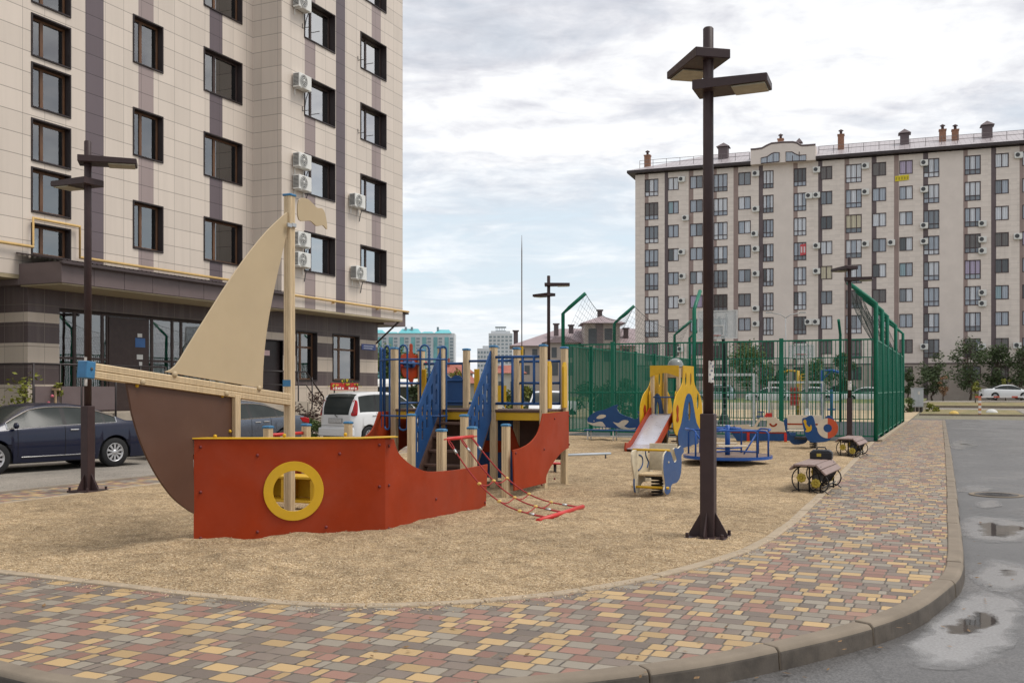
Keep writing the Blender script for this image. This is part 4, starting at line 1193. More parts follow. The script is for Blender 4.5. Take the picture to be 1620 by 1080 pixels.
# porthole position along the board
def on_board(px, py):
    e = Vector((SX + 1.53, SH)); d = (e - BOW).normalized(); n = Vector((d.y, -d.x)); r = ray(px, py)
    t = (BOW.dot(n)) / (r.x * n.x + r.y * n.y); p = Vector((r.x * t, r.y * t)); return ((p - BOW).dot(d), H + r.z * t)
PORT = on_board(464.5, 776)
bow_board(1)
XS = -5.90
def side_board(x, sgn):
    # the far board is only seen from behind the near one
    t0, t1 = (x - .012, x + .012)
    S = [onx(*p, XS) for p in [(612, 693), (622, 694), (629, 715), (643, 730), (657, 739), (677, 745.5), (715, 743.5), (742, 739.5), (770.5, 734)]]
    S[0] = (SH + .02, 1.085)
    front = SH + .02
    up = [S[0], S[1]] + smooth_poly(S[1:], 4, False)[1:]
    out = up + [onx(767.5, 802, XS), (12.50, -.05), (SH + .02, -.06)]
    if sgn < 0: out = [(11.0, .72)] + [p for p in up if p[0] > 11.2] + [onx(767.5, 802, XS), (12.50, -.05), (10.75, -.06), (10.75, .72)]
    m = MB().prism(out, t0, t1, 'x')
    if sgn > 0: bolts(m, [(SH + .10, 1.0), (SH + .10, .55), (SH + .10, .06), (11.0, .28), (11.0, -.0 + .05), (12.42, .09)], 'x', x + sgn * .014)
    m.build('hull_board', [M_RED, M_BOLT], ship, bevel=.003)
    Q = [onx(*p, XS) for p in [(811, 711.7), (824, 708), (838, 700), (849, 687), (854, 673), (858.6, 654), (899, 650), (899, 708), (888, 715), (874, 732), (864, 751), (863, 763.6), (813, 776)]]
    a = smooth_poly(Q[:6], 3, False); b = smooth_poly(Q[7:12], 3, False)
    m = MB().prism(a + [Q[6]] + b + [Q[12]], t0, t1, 'x')
    bolts(m, [(Q[0][0] + .08, Q[0][1] - .05), (14.6, .70), (15.05, 1.17), (15.72, 1.2), (15.72, .72), (14.5, .15), (15.05, .2)], 'x', x + sgn * .014)
    m.build('stern_board', [M_RED, M_BOLT], ship, bevel=.003)
side_board(XS, 1); side_board(-8.90, -1)
# keel plate, bowsprit, mast, sail and flag on the centre line
K0 = SX
kp = [onx(*p, K0) for p in [(199, 604), (365, 627), (369, 690), (307, 812), (296, 806), (270, 784), (243, 745), (222, 700), (208, 655)]]
kp = kp[:3] + [(SY - .02, .95)] + smooth_poly(kp[3:] , 4, False)
MB().prism(kp, K0 - .012, K0 + .012, 'x').build('keel_board', M_CHOC, ship, bevel=.003)
MASTY = 10.05; mz = onx(458, 311, K0)[1]
mp = MB().prism([(K0 + a, MASTY + b) for a, b in post_prof(.105)], -.1, mz, 'z').build('mast', M_WOOD, ship)
h = .062; MB().bx(K0 - h, K0 + h, MASTY - h, MASTY + h, mz, mz + .028).build('cap', M_CAP, mp, bevel=.006)
MB().bx(K0 - .057, K0 + .057, MASTY - .057, MASTY - .0535, 1.68, 1.76).build('sticker', M_CAP, mp)
b0 = onx(144, 586, K0); b1 = onx(457, 632, K0)
dv = Vector((b1[0] - b0[0], b1[1] - b0[1])); Lb = dv.length; ang = math.atan2(dv.y, dv.x)
rot = Matrix.Rotation(ang, 3, 'X'); mid = Vector((K0, (b0[0] + b1[0]) / 2, (b0[1] + b1[1]) / 2))
pr = post_prof(.105); bm = MB()
for q in (-.036, .036): bm.prism([(a, b * .66 + q) for a, b in pr], -Lb / 2, Lb / 2, 'y', f=lambda a, b, t: tuple(mid + rot @ Vector((a, t, b))))
sp = bm.build('bowsprit', M_WOOD, ship)
MB().box(mid + rot @ Vector((0, -Lb / 2 - .055, 0)), (.118, .11, .158), 0, rot).ball(mid + rot @ Vector((.06, -Lb / 2 - .05, .01)), .016, 1).build('cap', [M_CAP, M_IRON], sp, bevel=.008)
cl = MB()
for px, py in ((219, 604), (270, 592), (352, 622), (404, 614)):
    y, z = onx(px, py, K0); cl.ball((K0 + .055, y, z), .034, 0, 8, (.7, 1, 1))
cl.build('clamp', M_TAN, sp)
post(K0 + .02, onx(370, 690, K0)[0], onx(370, 625, K0)[1], .09, 0.0, False)
kb = MB()
for px, py in ((215, 610), (350, 626), (362, 682)):
    y, z = onx(px, py, K0); kb.ball((K0 + .014, y, z), .020)
kb.build('bolt_cap', M_YEL, ship)
sl = [onx(*p, K0) for p in [(456, 332), (430, 358), (400, 392), (372, 428), (345, 468), (318, 512), (292, 558), (275, 592), (270, 592), (414, 615)]]
sr = smooth_poly([onx(*p, K0) for p in [(414, 614), (415, 580), (419, 535), (426, 490), (436, 440), (447, 392), (456, 352)]], 3, False)
sl = [onx(*p, K0) for p in [(456, 333)]] + smooth_poly([onx(*p, K0) for p in [(445, 342), (420, 366), (392, 400), (360, 445), (330, 492), (300, 540), (276, 578), (259, 588)]], 3, False)
MB().prism(sl + sr, K0 + .0, K0 + .018, 'x').build('sail', M_TAN, ship, bevel=.003)
fl = smooth_poly([onx(*p, K0) for p in [(467, 317), (480, 315), (489, 322), (496, 329), (505, 331), (510, 343), (512, 363), (505, 357), (495, 358), (485, 350), (467, 348)]], 4)
MB().prism(fl, K0 + .04, K0 + .056, 'x').build('flag', M_TAN, ship, bevel=.003)
sb = MB()
for px, py in ((451, 357), (458, 357)):
    y, z = onx(px, py, K0); sb.box((K0 + .062, y, z), (.03, .08, .05))
sb.build('shackle', M_STEEL, ship, bevel=.005)
# deck with yellow rim and boards
for i in range(3):
    a, b = XC[i] + .055, XC[i + 1] - .055
    pl = MB()
    for k in range(7):
        y0 = YR[0] - .05 + k * .148; pl.bx(a - .05 if i else a - .05, b + .05, y0, y0 + .14, DZ - .04, DZ)
    pl.build('deck_board', M_STEP, ship, bevel=.004)
    for q in YR: MB().bx(a, b, q - .03, q + .03, DZ - .17, DZ - .042).build('deck_beam', M_YEL, ship, bevel=.004)
for x in XC: MB().bx(x - .02, x + .02, YR[0] + .056, YR[1] - .056, DZ - .17, DZ - .042).build('deck_beam', M_YEL, ship)
# stairs
for x in (-7.84, -6.95):
    MB().prism([(13.86, -.05), (14.02, -.05), (14.92, DZ - .12), (14.92, DZ - .003), (14.84, DZ - .003), (13.86, .10)], x - .02, x + .02, 'x').build('stair_string', M_STEP, ship)
for k in range(5):
    z = .20 + k * .22; y = 14.0 + (z / DZ) * .90
    MB().bx(-7.815, -6.975, y - .10, y + .10, z - .02, z + .02).build('tread', M_STEP, ship, bevel=.005)
def slots(x):
    hs = []
    for k in range(5):
        y = 14.08 + k * .155; zc = .42 + (y - 13.9) * 1.22
        zt = 1.02 + (y - 13.9) * 1.10
        hs.append([(y - .032, zc), (y + .032, zc), (y + .032, zt - .28), (y, zt - .24), (y - .032, zt - .28)])
        hs.append([(y - .032, zt - .16), (y, zt - .20), (y + .032, zt - .16), (y + .032, zt + .02), (y - .032, zt - .04)])
    return hs
for x in (-7.87, -6.93):
    MB().prism([(13.93, 1.17), (14.85, 2.28), (14.85, DZ - .16), (14.0, .10), (13.93, .10)], x - .012, x + .012, 'x', holes=slots(x)).build('stair_side', M_BLUE, ship, bevel=.003)
# barriers
def tubes(name, mat, lst, r=.018, parent=ship, mi=None):
    m = MB()
    for p in lst: m.tube(p, r, 8)
    return m.build(name, mat, parent)
# bulging hooped barrier of the left cell
bars = []
cen = (-8.33, 15.02); hoop = []
angs = [-172, -160, -146, -133, -118, -105, -90, -76, -58, -44, -28]
def bul(a): return (cen[0] + .72 * math.cos(R(a)), cen[1] + .60 * math.sin(R(a)))
rail = [bul(a) for a in range(-178, -18, 8)]
pts = [(*p, 2.14) for p in rail]; pts2 = [(*p, 1.20) for p in rail]
lst = [pts, pts2]
angs = [-176, -166, -152, -142, -126, -114, -96, -84, -66, -54, -38, -28]
for k in range(0, len(angs), 2):
    p, q = Vector(bul(angs[k])), Vector(bul(angs[k + 1])); m_ = (p + q) / 2; r_ = (q - p).length / 2; d_ = (q - p).normalized()
    path = [(p.x, p.y, 1.02), (p.x, p.y, 2.30)]
    for j in range(1, 8):
        a = math.pi * j / 8; v = m_ - d_ * r_ * math.cos(a); path.append((v.x, v.y, 2.30 + r_ * math.sin(a)))
    path += [(q.x, q.y, 2.30), (q.x, q.y, 1.02)]
    for j in range(1, 6):
        a = math.pi * j / 6; v = m_ + d_ * r_ * math.cos(a); path.append((v.x, v.y, 1.02 - r_ * .7 * math.sin(a)))
    path.append((p.x, p.y, 1.02)); lst.append(path)
tubes('hooped_barrier', M_BLUE, lst, .016)
# barriers of the right cell
lst = [[(XC[2] + .05, 14.87, 2.17), (XC[3] - .05, 14.87, 2.17)], [(XC[2] + .05, 14.87, 1.41), (XC[3] - .05, 14.87, 1.41)]]
for x in (-6.73, -6.55, -6.37, -6.17): lst.append([(x, 14.87, 1.41), (x, 14.87, 2.17)])
tubes('barrier', M_BLUE, lst, .023)
for a, b in ((2, 3), (0, 1), (1, 2)):
    zz = (2.12, 1.75, 1.40) if a == 2 else (2.14, 1.40) if a == 1 else (2.10, 1.40)
    tubes('barrier', M_BLUE, [[(XC[a] + .05, YR[1], z), (XC[b] - .05, YR[1], z)] for z in zz] + [[(XC[b] - .07, YR[1], zz[-1]), (XC[b] - .07, YR[1], zz[0])]], .022)
for a in (0,):
    tubes('barrier', M_BLUE, [[(XC[0], YR[0] + .05, z), (XC[0], YR[1] - .05, z)] for z in (1.4, 1.75, 2.1)], .022)
# wavy blue board across the middle opening
wv = [(-8.70, 1.36), (-7.93, 1.36)] + [(-7.93 - i * .077, 1.84 + .06 * abs(math.sin(i * math.pi / 3))) for i in range(11)]
MB().prism(wv, YR[1] - .03, YR[1] - .012, 'y').build('wave_board', M_BLUE, ship, bevel=.003)
MB().tube([(-8.72, YR[1] - .045, 1.80), (-7.92, YR[1] - .045, 1.80)], .02).tube([(-8.72, YR[1] - .045, 1.42), (-7.92, YR[1] - .045, 1.42)], .02).build('wave_board_rail', M_BLUE, ship)
# red spinner with blue blades on the port side
SPX = -8.84
cx, cz = onx(650, 577, SPX)
red = smooth_poly([(cx - .32, cz + .17), (cx - .06, cz + .20), (cx - .04, cz + .36), (cx + .05, cz + .36), (cx + .07, cz + .20), (cx + .30, cz + .17), (cx + .36, cz), (cx + .26, cz - .20), (cx + .10, cz - .24), (cx + .03, cz - .37), (cx - .10, cz - .24), (cx - .26, cz - .22), (cx - .36, cz - .05)], 3)
sp = MB().prism(red, SPX - .01, SPX + .01, 'x').build('spinner_board', M_RED, ship, bevel=.003)
MB().bx(SPX + .012, SPX + .03, cx - .30, cx + .05, cz - .05, cz + .07).ball((SPX + .04, cx, cz + .01), .07, 0, 10, (.6, 1, 1)).build('spinner_blade', M_BLUE, sp)
MB().tube([(SPX + .02, cx - .50, cz - .03), (SPX + .02, cx - .30, cz - .03)], .018).tube([(SPX + .02, cx + .30, cz + .04), (SPX + .02, cx + .52, cz + .06)], .02).build('spinner_handle', M_REDT, sp)
for x0, y0, x1, zt in ((-8.72, 15.74, -8.63, 2.0), (-7.70, 15.80, -7.60, 2.0)): MB().bx(x0, x1, y0, y0 + .03, 1.33, zt).build('side_plank', M_YEL, ship, bevel=.006)
for x0, y0 in ((-5.985, 14.99), (-5.975, 15.66)):
    MB().prism([(y0, 1.33), (y0 + .15, 1.33), (y0 + .15, 2.02), (y0 + .11, 2.10), (y0 + .04, 2.10), (y0, 2.02)], x0 - .02, x0 + .02, 'x').build('side_plank', M_YEL, ship, bevel=.006)
# boards under the deck: brown back wall, blue and red gable pieces
MB().bx(XC[2] + .06, XC[3] - .06, YR[1] - .012, YR[1] + .012, .45, DZ - .18).build('under_board', M_STEP, ship)
MB().prism([(-6.86, -.05), (-6.40, -.05), (-6.62, .28), (-6.86, .75)], YR[0] + .5, YR[0] + .52, 'y').build('under_board', M_BLUE, ship)
MB().prism([(-6.84, 1.1), (-6.76, .95), (-6.40, .05), (-6.30, -.05), (-6.46, -.05), (-6.84, .72)], YR[0] + .46, YR[0] + .49, 'y').build('under_board', M_RED, ship)
MB().prism([(XC[0] + .06, -.05), (XC[1] - .06, -.05), (XC[1] - .06, DZ - .18), (XC[0] + .06, DZ - .18)], YR[1] - .012, YR[1] + .012, 'y').build('under_board', M_STEP, ship)
# low ladder and blue board seen through the stairs
MB().bx(XC[1] + .06, XC[2] - .06, YR[1] - .02, YR[1], .1, DZ - .18).build('under_board', M_BLUE, ship)
MB().bx(XC[1] + .1, XC[2] - .1, YR[1] - .05, YR[1] - .03, .55, .75).build('under_board', M_RED, ship)
# bench inside the bow, seen through the porthole
bb = MB().bx(-8.60, -7.55, 10.82, 11.20, .47, .505, 0).bx(-8.60, -7.55, 10.82, 11.20, .16, .195, 0).bx(-8.56, -8.50, 10.84, 11.18, -.05, .468, 0).bx(-7.66, -7.60, 10.84, 11.18, -.05, .468, 0).bx(-8.12, -8.07, 10.84, 11.18, .197, .468, 0).bx(-8.49, -7.67, 11.16, 11.18, .197, .468, 0)
bb.build('bow_seat', M_YEL, ship, bevel=.006)
# red net bars on both sides, rope net on the near side
M_NETC = paint('net_connector_yellow', (.62, .42, .12), .5)
def net(sgn, detail):
    x0 = -6.03 if sgn > 0 else -8.77
    bar = MB().tube([(x0 + sgn * .03, 11.38, 1.0), (x0 + sgn * .03, 12.36, 1.0)], .024, 10)
    bar.build('net_bar', M_REDT, ship)
    if not detail: return
    g0, g1 = at(851, 829, .02), at(922, 806, .02)
    gb = MB().tube([(g0.x, g0.y, .062), (g1.x, g1.y, .062)], .030, 12)
    gb.build('net_anchor_bar', M_REDT, ship)
    ropes = []; rp = MB(); fer = MB(); con = MB()
    for k, s in enumerate((.10, .50, .86)):
        a = Vector((x0 + .05, 11.42 + s * .92, .985)); b = Vector((g0.x, g0.y, .08)).lerp(Vector((g1.x, g1.y, .08)), (.14, .5, .88)[k])
        pts = []
        for i in range(25):
            t = i / 24; p = a.lerp(b, t); p.z -= .30 * math.sin(math.pi * t) * (1 - .25 * t); p.z = max(p.z, .065); pts.append(p)
        ropes.append(pts); rp.tube(pts[2:23], .0095, 8)
        for end in (0, 24):
            c = pts[end]; d = (pts[2] - pts[0] if end == 0 else pts[22] - pts[24]).normalized(); sd = d.cross(Vector((0, 0, 1))).normalized()
            loop = [c + d * (.075 + .075 * math.cos(q * math.pi / 5)) + sd * .028 * math.sin(q * math.pi / 5) for q in range(11)]
            rp.tube(loop[:-1], .0085, 6, closed=True)
            fer.tube([c + d * .145, c + d * .215], .017, 8)
    for i in (8, 13, 18):
        for k in (0, 1):
            a, b = ropes[k][i], ropes[k + 1][i]; seg = []
            for q in range(9):
                t = q / 8; p = a.lerp(b, t); p.z -= .045 * math.sin(math.pi * t); p.z = max(p.z, .055); seg.append(p)
            rp.tube(seg, .008, 6)
        for k in range(3):
            c = ropes[k][i]; MB().ball(c, .026, 0, 10, (1.2, .8, .8)).build('net_connector', M_NETC, ship)
    rp.build('net_rope', M_ROPE, ship, weld=False)
    fer.build('net_ferrule', M_STEEL, ship)
net(1, True); net(-1, False)
# ================================================================ LAMP POSTS
M_LAMP = paint('lamp_brown', (0.042, 0.025, 0.025), .45, .15, 6, .05, 80)
M_LENS = paint('lamp_lens', (0.36, 0.33, 0.24), .35, .15, 12)
M_PAPER = paint('old_paper', (0.55, 0.52, 0.48), .8, .25, 14, dirt=.3)
M_PAPERB = paint('paper_print', (0.16, 0.17, 0.22), .8, .5, 30)
def make_lamp(label, heads, h=5.62):
    t = thing('street_lamp', label, 'street lamp', group='twin-headed brown street lamps')
    MB().lathe([(0, 1.36), (.0575, 1.36), (.0575, h - .015), (.045, h), (0, h)], 20).build('pole', M_LAMP, t, world=False)
    MB().box((0, 0, .69), (.155, .155, 1.38)).build('sleeve', M_LAMP, t, bevel=.012, seg=2, world=False)
    b = MB().box((0, 0, .02), (.44, .44, .03))
    for k in range(4):
        a = k * math.pi / 2; c, s = math.cos(a), math.sin(a)
        b.prism([(.078, .036), (.215, .036), (.215, .06), (.078, .30)], -.008, .008, f=lambda u, v, q: (u * c - q * s, u * s + q * c, v))
        for q in (1,):
            x, y = .19, .19; b.lathe([(0, .036), (.02, .036), (.02, .085), (0, .085)], 6, (x * c - y * s, x * s + y * c, 0), smooth=False)
    b.build('base_plate', M_LAMP, t, bevel=.003, world=False)
    for (z, ang, L) in heads:
        m = MB(); c, s = math.cos(ang), math.sin(ang); W = .40
        # slab tapering towards the outer end, open lens underneath
        prof = [(-.14, 0), (L, .012), (L, .095), (-.14, .105)]
        m.prism(prof, -W / 2, W / 2, f=lambda u, v, q: (u * c - q * s, u * s + q * c, z + v))
        hd = m.build('lamp_head', M_LAMP, t, bevel=.008, world=False)
        l = MB(); l.prism([(L * .42, .002), (L - .03, .010), (L - .03, -.006), (L * .42, -.012)], -W / 2 + .035, W / 2 - .035, f=lambda u, v, q: (u * c - q * s, u * s + q * c, z + v))
        l.build('lens', M_LENS, hd, world=False)
    return t
def lamp_pos(px, py_top, h=5.62):
    d = (h - H) * K / (615 - py_top); v = ray(px, 615) * d; return Vector((v.x, v.y, 0))
p1 = lamp_pos(1120.5, 44)
lamp1 = make_lamp('nearest brown street lamp with a torn poster on its pole, on the gravel edge', [(4.90, R(2), .66), (5.25, R(126), .74)])
lamp1.location = p1; LOC[lamp1.name] = Matrix.Translation(p1)
p2 = lamp_pos(139, 223)
lamp2 = make_lamp('brown street lamp in front of the dark blue sedan, left of the ship', [(4.90, R(178), .62), (5.25, R(42), .74)])
lamp2.location = p2; LOC[lamp2.name] = Matrix.Translation(p2)
p3 = lamp_pos(868, 436); dup(lamp2, p3, R(-22), 'farthest brown street lamp, seen against the sky behind the ship')
p4 = lamp_pos(1344, 407); dup(lamp1, p4, 0, 'brown street lamp beside the green court fence corner with a bench at its foot')
# torn poster and scraps on the poles
def wrap(name, lamp, z0, z1, a0, a1, r, mats, marks, part):
    m = MB(); n = 8
    vs = []
    for i in range(n + 1):
        a = R(a0 + (a1 - a0) * i / n); vs += [(r * math.cos(a), r * math.sin(a), z0 + .006 * math.sin(i * 2)), (r * math.cos(a), r * math.sin(a), z1 + .008 * math.sin(i * 1.7))]
    m.add(vs, [(2 * i, 2 * i + 2, 2 * i + 3, 2 * i + 1) for i in range(n)], 0, True)
    rr = random.Random(5)
    for k in range(marks):
        b0 = a0 + (a1 - a0) * rr.uniform(.08, .6); b1 = b0 + (a1 - a0) * rr.uniform(.1, .3); zc = z0 + (z1 - z0) * rr.uniform(.12, .85); hh = (z1 - z0) * rr.uniform(.03, .10)
        vs = []
        for i in range(4):
            a = R(b0 + (b1 - b0) * i / 3); q = r + .0012; vs += [(q * math.cos(a), q * math.sin(a), zc), (q * math.cos(a), q * math.sin(a), zc + hh)]
        m.add(vs, [(2 * i, 2 * i + 2, 2 * i + 3, 2 * i + 1) for i in range(3)], 1)
    o = m.build(name, mats, fix=False); o.location = (lamp.location.x, lamp.location.y, 0)
    return tag(o, *part)
wrap('poster', lamp1, 1.72, 1.955, -75, 25, .0595, [M_PAPER, M_PAPERB], 9, ('torn printed poster glued round the nearest lamp pole', 'poster'))
wrap('poster', lamp2, 1.95, 2.16, -110, -55, .0595, [M_PAPER, M_PAPERB], 0, ('white paper scrap stuck high on the lamp pole by the blue sedan', 'poster'))
wrap('poster', lamp2, 1.70, 1.84, -100, -50, .0595, [M_PAPER, M_PAPERB], 2, ('lower paper scrap stuck on the lamp pole by the blue sedan', 'poster'))

# ================================================================ SLIDE TOWER
M_SLED = paint('slide_steel', (0.52, 0.52, 0.58), .30, .06, 3, metal=.55)
tw = thing('slide_tower', 'small yellow slide tower with shaped sides, red slide cheeks and a blue arch', 'slide', (-7.3, 27.6, 0))
TX0, TX1 = -7.78, -6.86
for x in (TX0 + .1, TX1 - .08):
    for y in (27.15, 28.55): MB().prism([(x + a, y + b) for a, b in post_prof(.10)], -.1, 2.22, 'z').build('post', M_WOOD, tw)
c0, c1, c2_ = 26.25, 27.95, 29.65     # front edge, middle, back edge of the shaped side boards
def side_shape(x, hol=True):
    half = [(.0, 2.30), (.62, 2.30), (.62, 2.05), (.70, 1.82), (.95, 1.66), (1.35, 1.50), (1.62, 1.25), (1.70, .95), (1.64, .60), (1.45, .42), (1.20, .36), (1.05, .10), (.95, -.06)]
    R_ = smooth_poly(half[1:], 3, False)
    out = [(c1 + a, b) for a, b in R_] + [(c1 - a, b) for a, b in reversed(R_)]
    hl = [circ(c1 - .32, 1.92, .10, 14, .19), circ(c1 + .26, 1.92, .10, 14, .19), circ(c1 + 1.12, 1.28, .14, 16, .24)]
    if hol: hl.append(circ(c1 + .02, 1.02, .17, 18, .27))
    return out, hl
for k, x in enumerate((TX0, TX1)):
    out, hl = side_shape(x)
    s_ = MB().prism(out, x - .012, x + .012, 'x', holes=hl).build('side_board', M_YEL, tw, bevel=.004)
    arch = smooth_poly([(c1 - 1.05, -.05), (c1 - 1.25, .40), (c1 - .85, .72), (c1 - .55, 1.20), (c1 - .28, 1.46), (c1 + .02, 1.52), (c1 + .32, 1.42), (c1 + .58, 1.10), (c1 + .9, .68), (c1 + 1.3, .42), (c1 + 1.05, -.05)], 3, False)
    MB().prism(arch, x + .0135, x + .026, 'x', holes=[circ(c1 + .02, 1.02, .16, 18, .26)]).build('blue_arch', M_BLUE, s_, bevel=.003)
    y0 = c1 - 1.28
    MB().prism(smooth_poly([(y0 - .12, 1.10), (y0, 1.22), (y0 + .12, 1.12), (y0 + .08, .92), (y0 + .14, .80), (y0, .74), (y0 - .12, .80), (y0 - .06, .94)], 2), x + .0135, x + .022, 'x').build('red_figure', M_RED, s_)
MB().prism([(TX0 + .05, 2.30), (TX1 - .05, 2.30), (TX1 - .05, 1.98)] + [(TX1 - .12 - i * .076, 2.00 + .09 * math.sin(math.pi * i / 9)) for i in range(10)] + [(TX0 + .05, 1.98)], 27.06, 27.085, 'y').build('front_arch', M_YEL, tw, bevel=.003)
MB().prism([(TX0 + .05, 2.30), (TX1 - .05, 2.30), (TX1 - .05, 1.98), (TX0 + .05, 1.98)], 28.62, 28.645, 'y').build('back_arch', M_WOOD, tw, bevel=.003)
MB().lathe([(.23, 0), (.215, .08), (.165, .16), (.09, .21), (0, .23)], 20, (TX1 - .38, 28.0, 2.30)).lathe([(0, -.001), (.25, -.001), (.25, -.03), (0, -.03)], 20, (TX1 - .38, 28.0, 2.30)).build('dome', paint('grey_plastic_dome', (.20, .215, .21), .2, .1, 3), tw)
MB().tube([(TX0 + .15, 27.06, 1.42), (TX1 - .1, 27.06, 1.42)], .02).build('grab_rail', M_BLUE, tw)
MB().tube([(TX0 + .15, 28.66, 1.98), (TX1 - .1, 28.66, 1.98)], .02).build('grab_rail', M_BLUE, tw)
MB().bx(TX0 + .02, TX1 - .02, 27.1, 28.6, .88, .93).build('platform', M_STEP, tw)
for x in (TX0 + .06, TX1 - .12): MB().prism([(26.95, .55), (27.12, .55), (27.12, 1.52), (27.03, 1.60), (26.95, 1.5)], x - .015, x + .015, 'x').build('front_plank', M_YEL, tw, bevel=.005)
for x in (TX0 + .07, TX1 - .14):
    o_ = [(27.1, .80), (27.1, 1.12), (26.98, 1.14), (26.8, 1.05), (25.25, .32), (24.95, .25), (24.72, .27), (24.66, .10), (24.75, -.03), (24.95, -.03), (25.15, .06), (26.7, .76)]
    MB().prism(o_, x - .02, x + .02, 'x').build('slide_cheek', M_RED, tw, bevel=.005)
pr_ = [(27.08, .95), (26.9, .92), (26.6, .80), (25.3, .20), (25.05, .13), (24.75, .12)]
MB().prism(pr_ + [(a, b - .02) for a, b in reversed(pr_)], TX0 + .095, TX1 - .165, 'x').build('slide_bed', M_SLED, tw)
for k in range(4): MB().bx(TX0 + .05, TX1 - .05, 28.75 + k * .2, 28.97 + k * .2, .70 - k * .2 - .04, .70 - k * .2).build('tread', M_STEP, tw)

# ================================================================ ORCA BENCH
M_CREAM = paint('cream_paint', (0.60, 0.52, 0.40), .5, .06, 5)
M_WHITE = paint('white_paint', (0.66, 0.65, 0.62), .5, .08, 5, dirt=.15)
OY = 30.1
ob = thing('bench', 'low bench with a blue killer whale board as its back, by the green fence', 'bench', (-9.8, OY, 0))
def oz(pts, n=3): return smooth_poly([ony(*p, OY) for p in pts], n)
orca = oz([(929, 663), (936, 655), (945, 650), (955, 648), (963, 645), (971, 641), (978, 640), (976, 645), (979, 652), (988, 657), (997, 660), (1006, 663), (1011, 657), (1008, 650), (1016, 655), (1020, 664), (1018, 672), (1012, 677), (1002, 679), (985, 678), (960, 676), (945, 674), (934, 671)])
wb = MB().prism(orca, OY - .015, OY + .015, 'y').build('whale_board', M_BLUE, ob, bevel=.003)
for nm, pts in (('eye_patch', [(944, 660), (949, 656), (955, 655.5), (959, 657), (957, 660), (951, 662), (945, 662)]), ('belly_patch', [(929, 667), (938, 669), (946, 667), (953, 667), (957, 672), (958, 674.5), (948, 674), (936, 672)]),
                ('belly_patch', [(970, 667), (978, 669), (984, 665), (990, 664), (995, 666), (991, 671), (988, 674), (996, 677), (1006, 676), (1002, 679), (988, 678.6), (980, 676), (975, 672)])):
    MB().prism(oz(pts, 2), OY - .0175, OY - .0155, 'y').build(nm, M_CREAM, wb)
ex, ez = ony(940, 665.5, OY); MB().ball((ex, OY - .016, ez), .018).build('eye', M_CREAM, wb)
bx0, bz0 = ony(929, 679, OY); bx1, _ = ony(1022, 679, OY)
MB().bx(bx0, bx1, OY - .34, OY + .05, .335, .37).build('seat', M_BLUE, ob, bevel=.01)
for x in (bx0 + .12, (bx0 + bx1) / 2, bx1 - .12):
    for y in (OY - .30, OY + .02): MB().tube([(x, y, -.05), (x, y, .335)], .022, 8).build('leg', M_WHITE, ob)
MB().tube([(bx0 + .12, OY - .30, .16), (bx1 - .12, OY - .30, .16)], .016, 6).build('rail', M_WHITE, ob)
MB().tube([(bx0 + .12, OY + .02, .16), (bx1 - .12, OY + .02, .16)], .016, 6).build('rail', M_WHITE, ob)

# ================================================================ DOLPHIN SPRING RIDER
M_SPRING = paint('dark_spring', (0.035, 0.033, 0.033), .5, .2, 20, metal=.5)
M_CRW = paint('worn_cream', (0.56, 0.49, 0.36), .6, .12, 9, .1, 50, dirt=.35)
def spring(c, z0, z1, r, n, par, th=.016):
    pts = [(c[0] + r * math.cos(2 * math.pi * n * i / (n * 14)), c[1] + r * math.sin(2 * math.pi * n * i / (n * 14)), z0 + (z1 - z0) * i / (n * 14)) for i in range(n * 14 + 1)]
    return MB().tube(pts, th, 7).build('spring', M_SPRING, par)
RX0, RX1 = -4.37, -3.90
rd = thing('spring_rider', 'dolphin spring rider with blue and worn cream boards on a black coil spring', 'spring rider', (-4.13, 14.95, 0))
def rz_(pts, x, n=3): return smooth_poly([onx(*p, x) for p in pts], n)
dol = rz_([(1049, 722), (1052, 715), (1056, 712), (1060, 716), (1063, 725), (1066, 731), (1069, 727), (1067, 719), (1065, 710), (1068, 708), (1072, 709), (1076, 705), (1080, 709), (1080.5, 715), (1077, 720), (1077, 732), (1076.5, 744), (1074, 756), (1069, 763), (1063, 765), (1060, 770), (1059, 778), (1054, 782), (1050, 777), (1051, 766), (1049, 752), (1048, 738)], RX1)
db = MB().prism(dol, RX1 - .014, RX1 + .014, 'x', back=1).build('dolphin_board', [M_CRW, M_BLUE], rd, bevel=.003)
e_ = onx(1056, 731, RX1); MB().ball((RX1 + .013, *e_), .018, 0).build('eye', M_CRW, db)
crm = rz_([(1000, 714), (1006, 711), (1013, 713), (1018, 711), (1020, 708), (1024, 711), (1024, 722), (1028, 735), (1034, 752), (1030, 760), (1016, 762), (1012, 770), (1009, 778), (1004, 779), (1002, 770), (1003, 757), (1001, 745), (999, 730)], RX0, 3)
cb_ = MB().prism(crm, RX0 - .014, RX0 + .014, 'x').build('cream_board', M_CRW, rd, bevel=.003)
for pts in ([(1009, 719), (1014, 722), (1015, 732), (1012, 740), (1008, 744)], [(1019, 709), (1020, 720), (1024, 730), (1022, 739)], [(1001.5, 757), (1001.5, 768), (1003, 778)]):
    MB().tube([(RX0 + .016, *onx(*p, RX0)) for p in smooth_poly(pts, 3, False)], .012, 5).build('blue_line', M_BLUE, cb_)
MB().bx(RX0 + .015, RX1 - .015, 14.62, 15.02, .335, .37).build('seat', M_WOOD, rd, bevel=.008)
MB().bx(RX0 + .015, RX1 - .015, 15.22, 15.25, .38, .80).build('backrest', M_CRW, rd, bevel=.006)
MB().tube([(RX0 - .05, 14.55, .735), (RX1 + .05, 14.55, .735)], .018).build('handle', M_YEL, rd)
MB().tube([(RX0 - .05, 14.50, .18), (RX1 + .05, 14.50, .18)], .02).build('footrest', M_YEL, rd)
spring((-4.135, 14.9), .0, .30, .085, 6, rd)
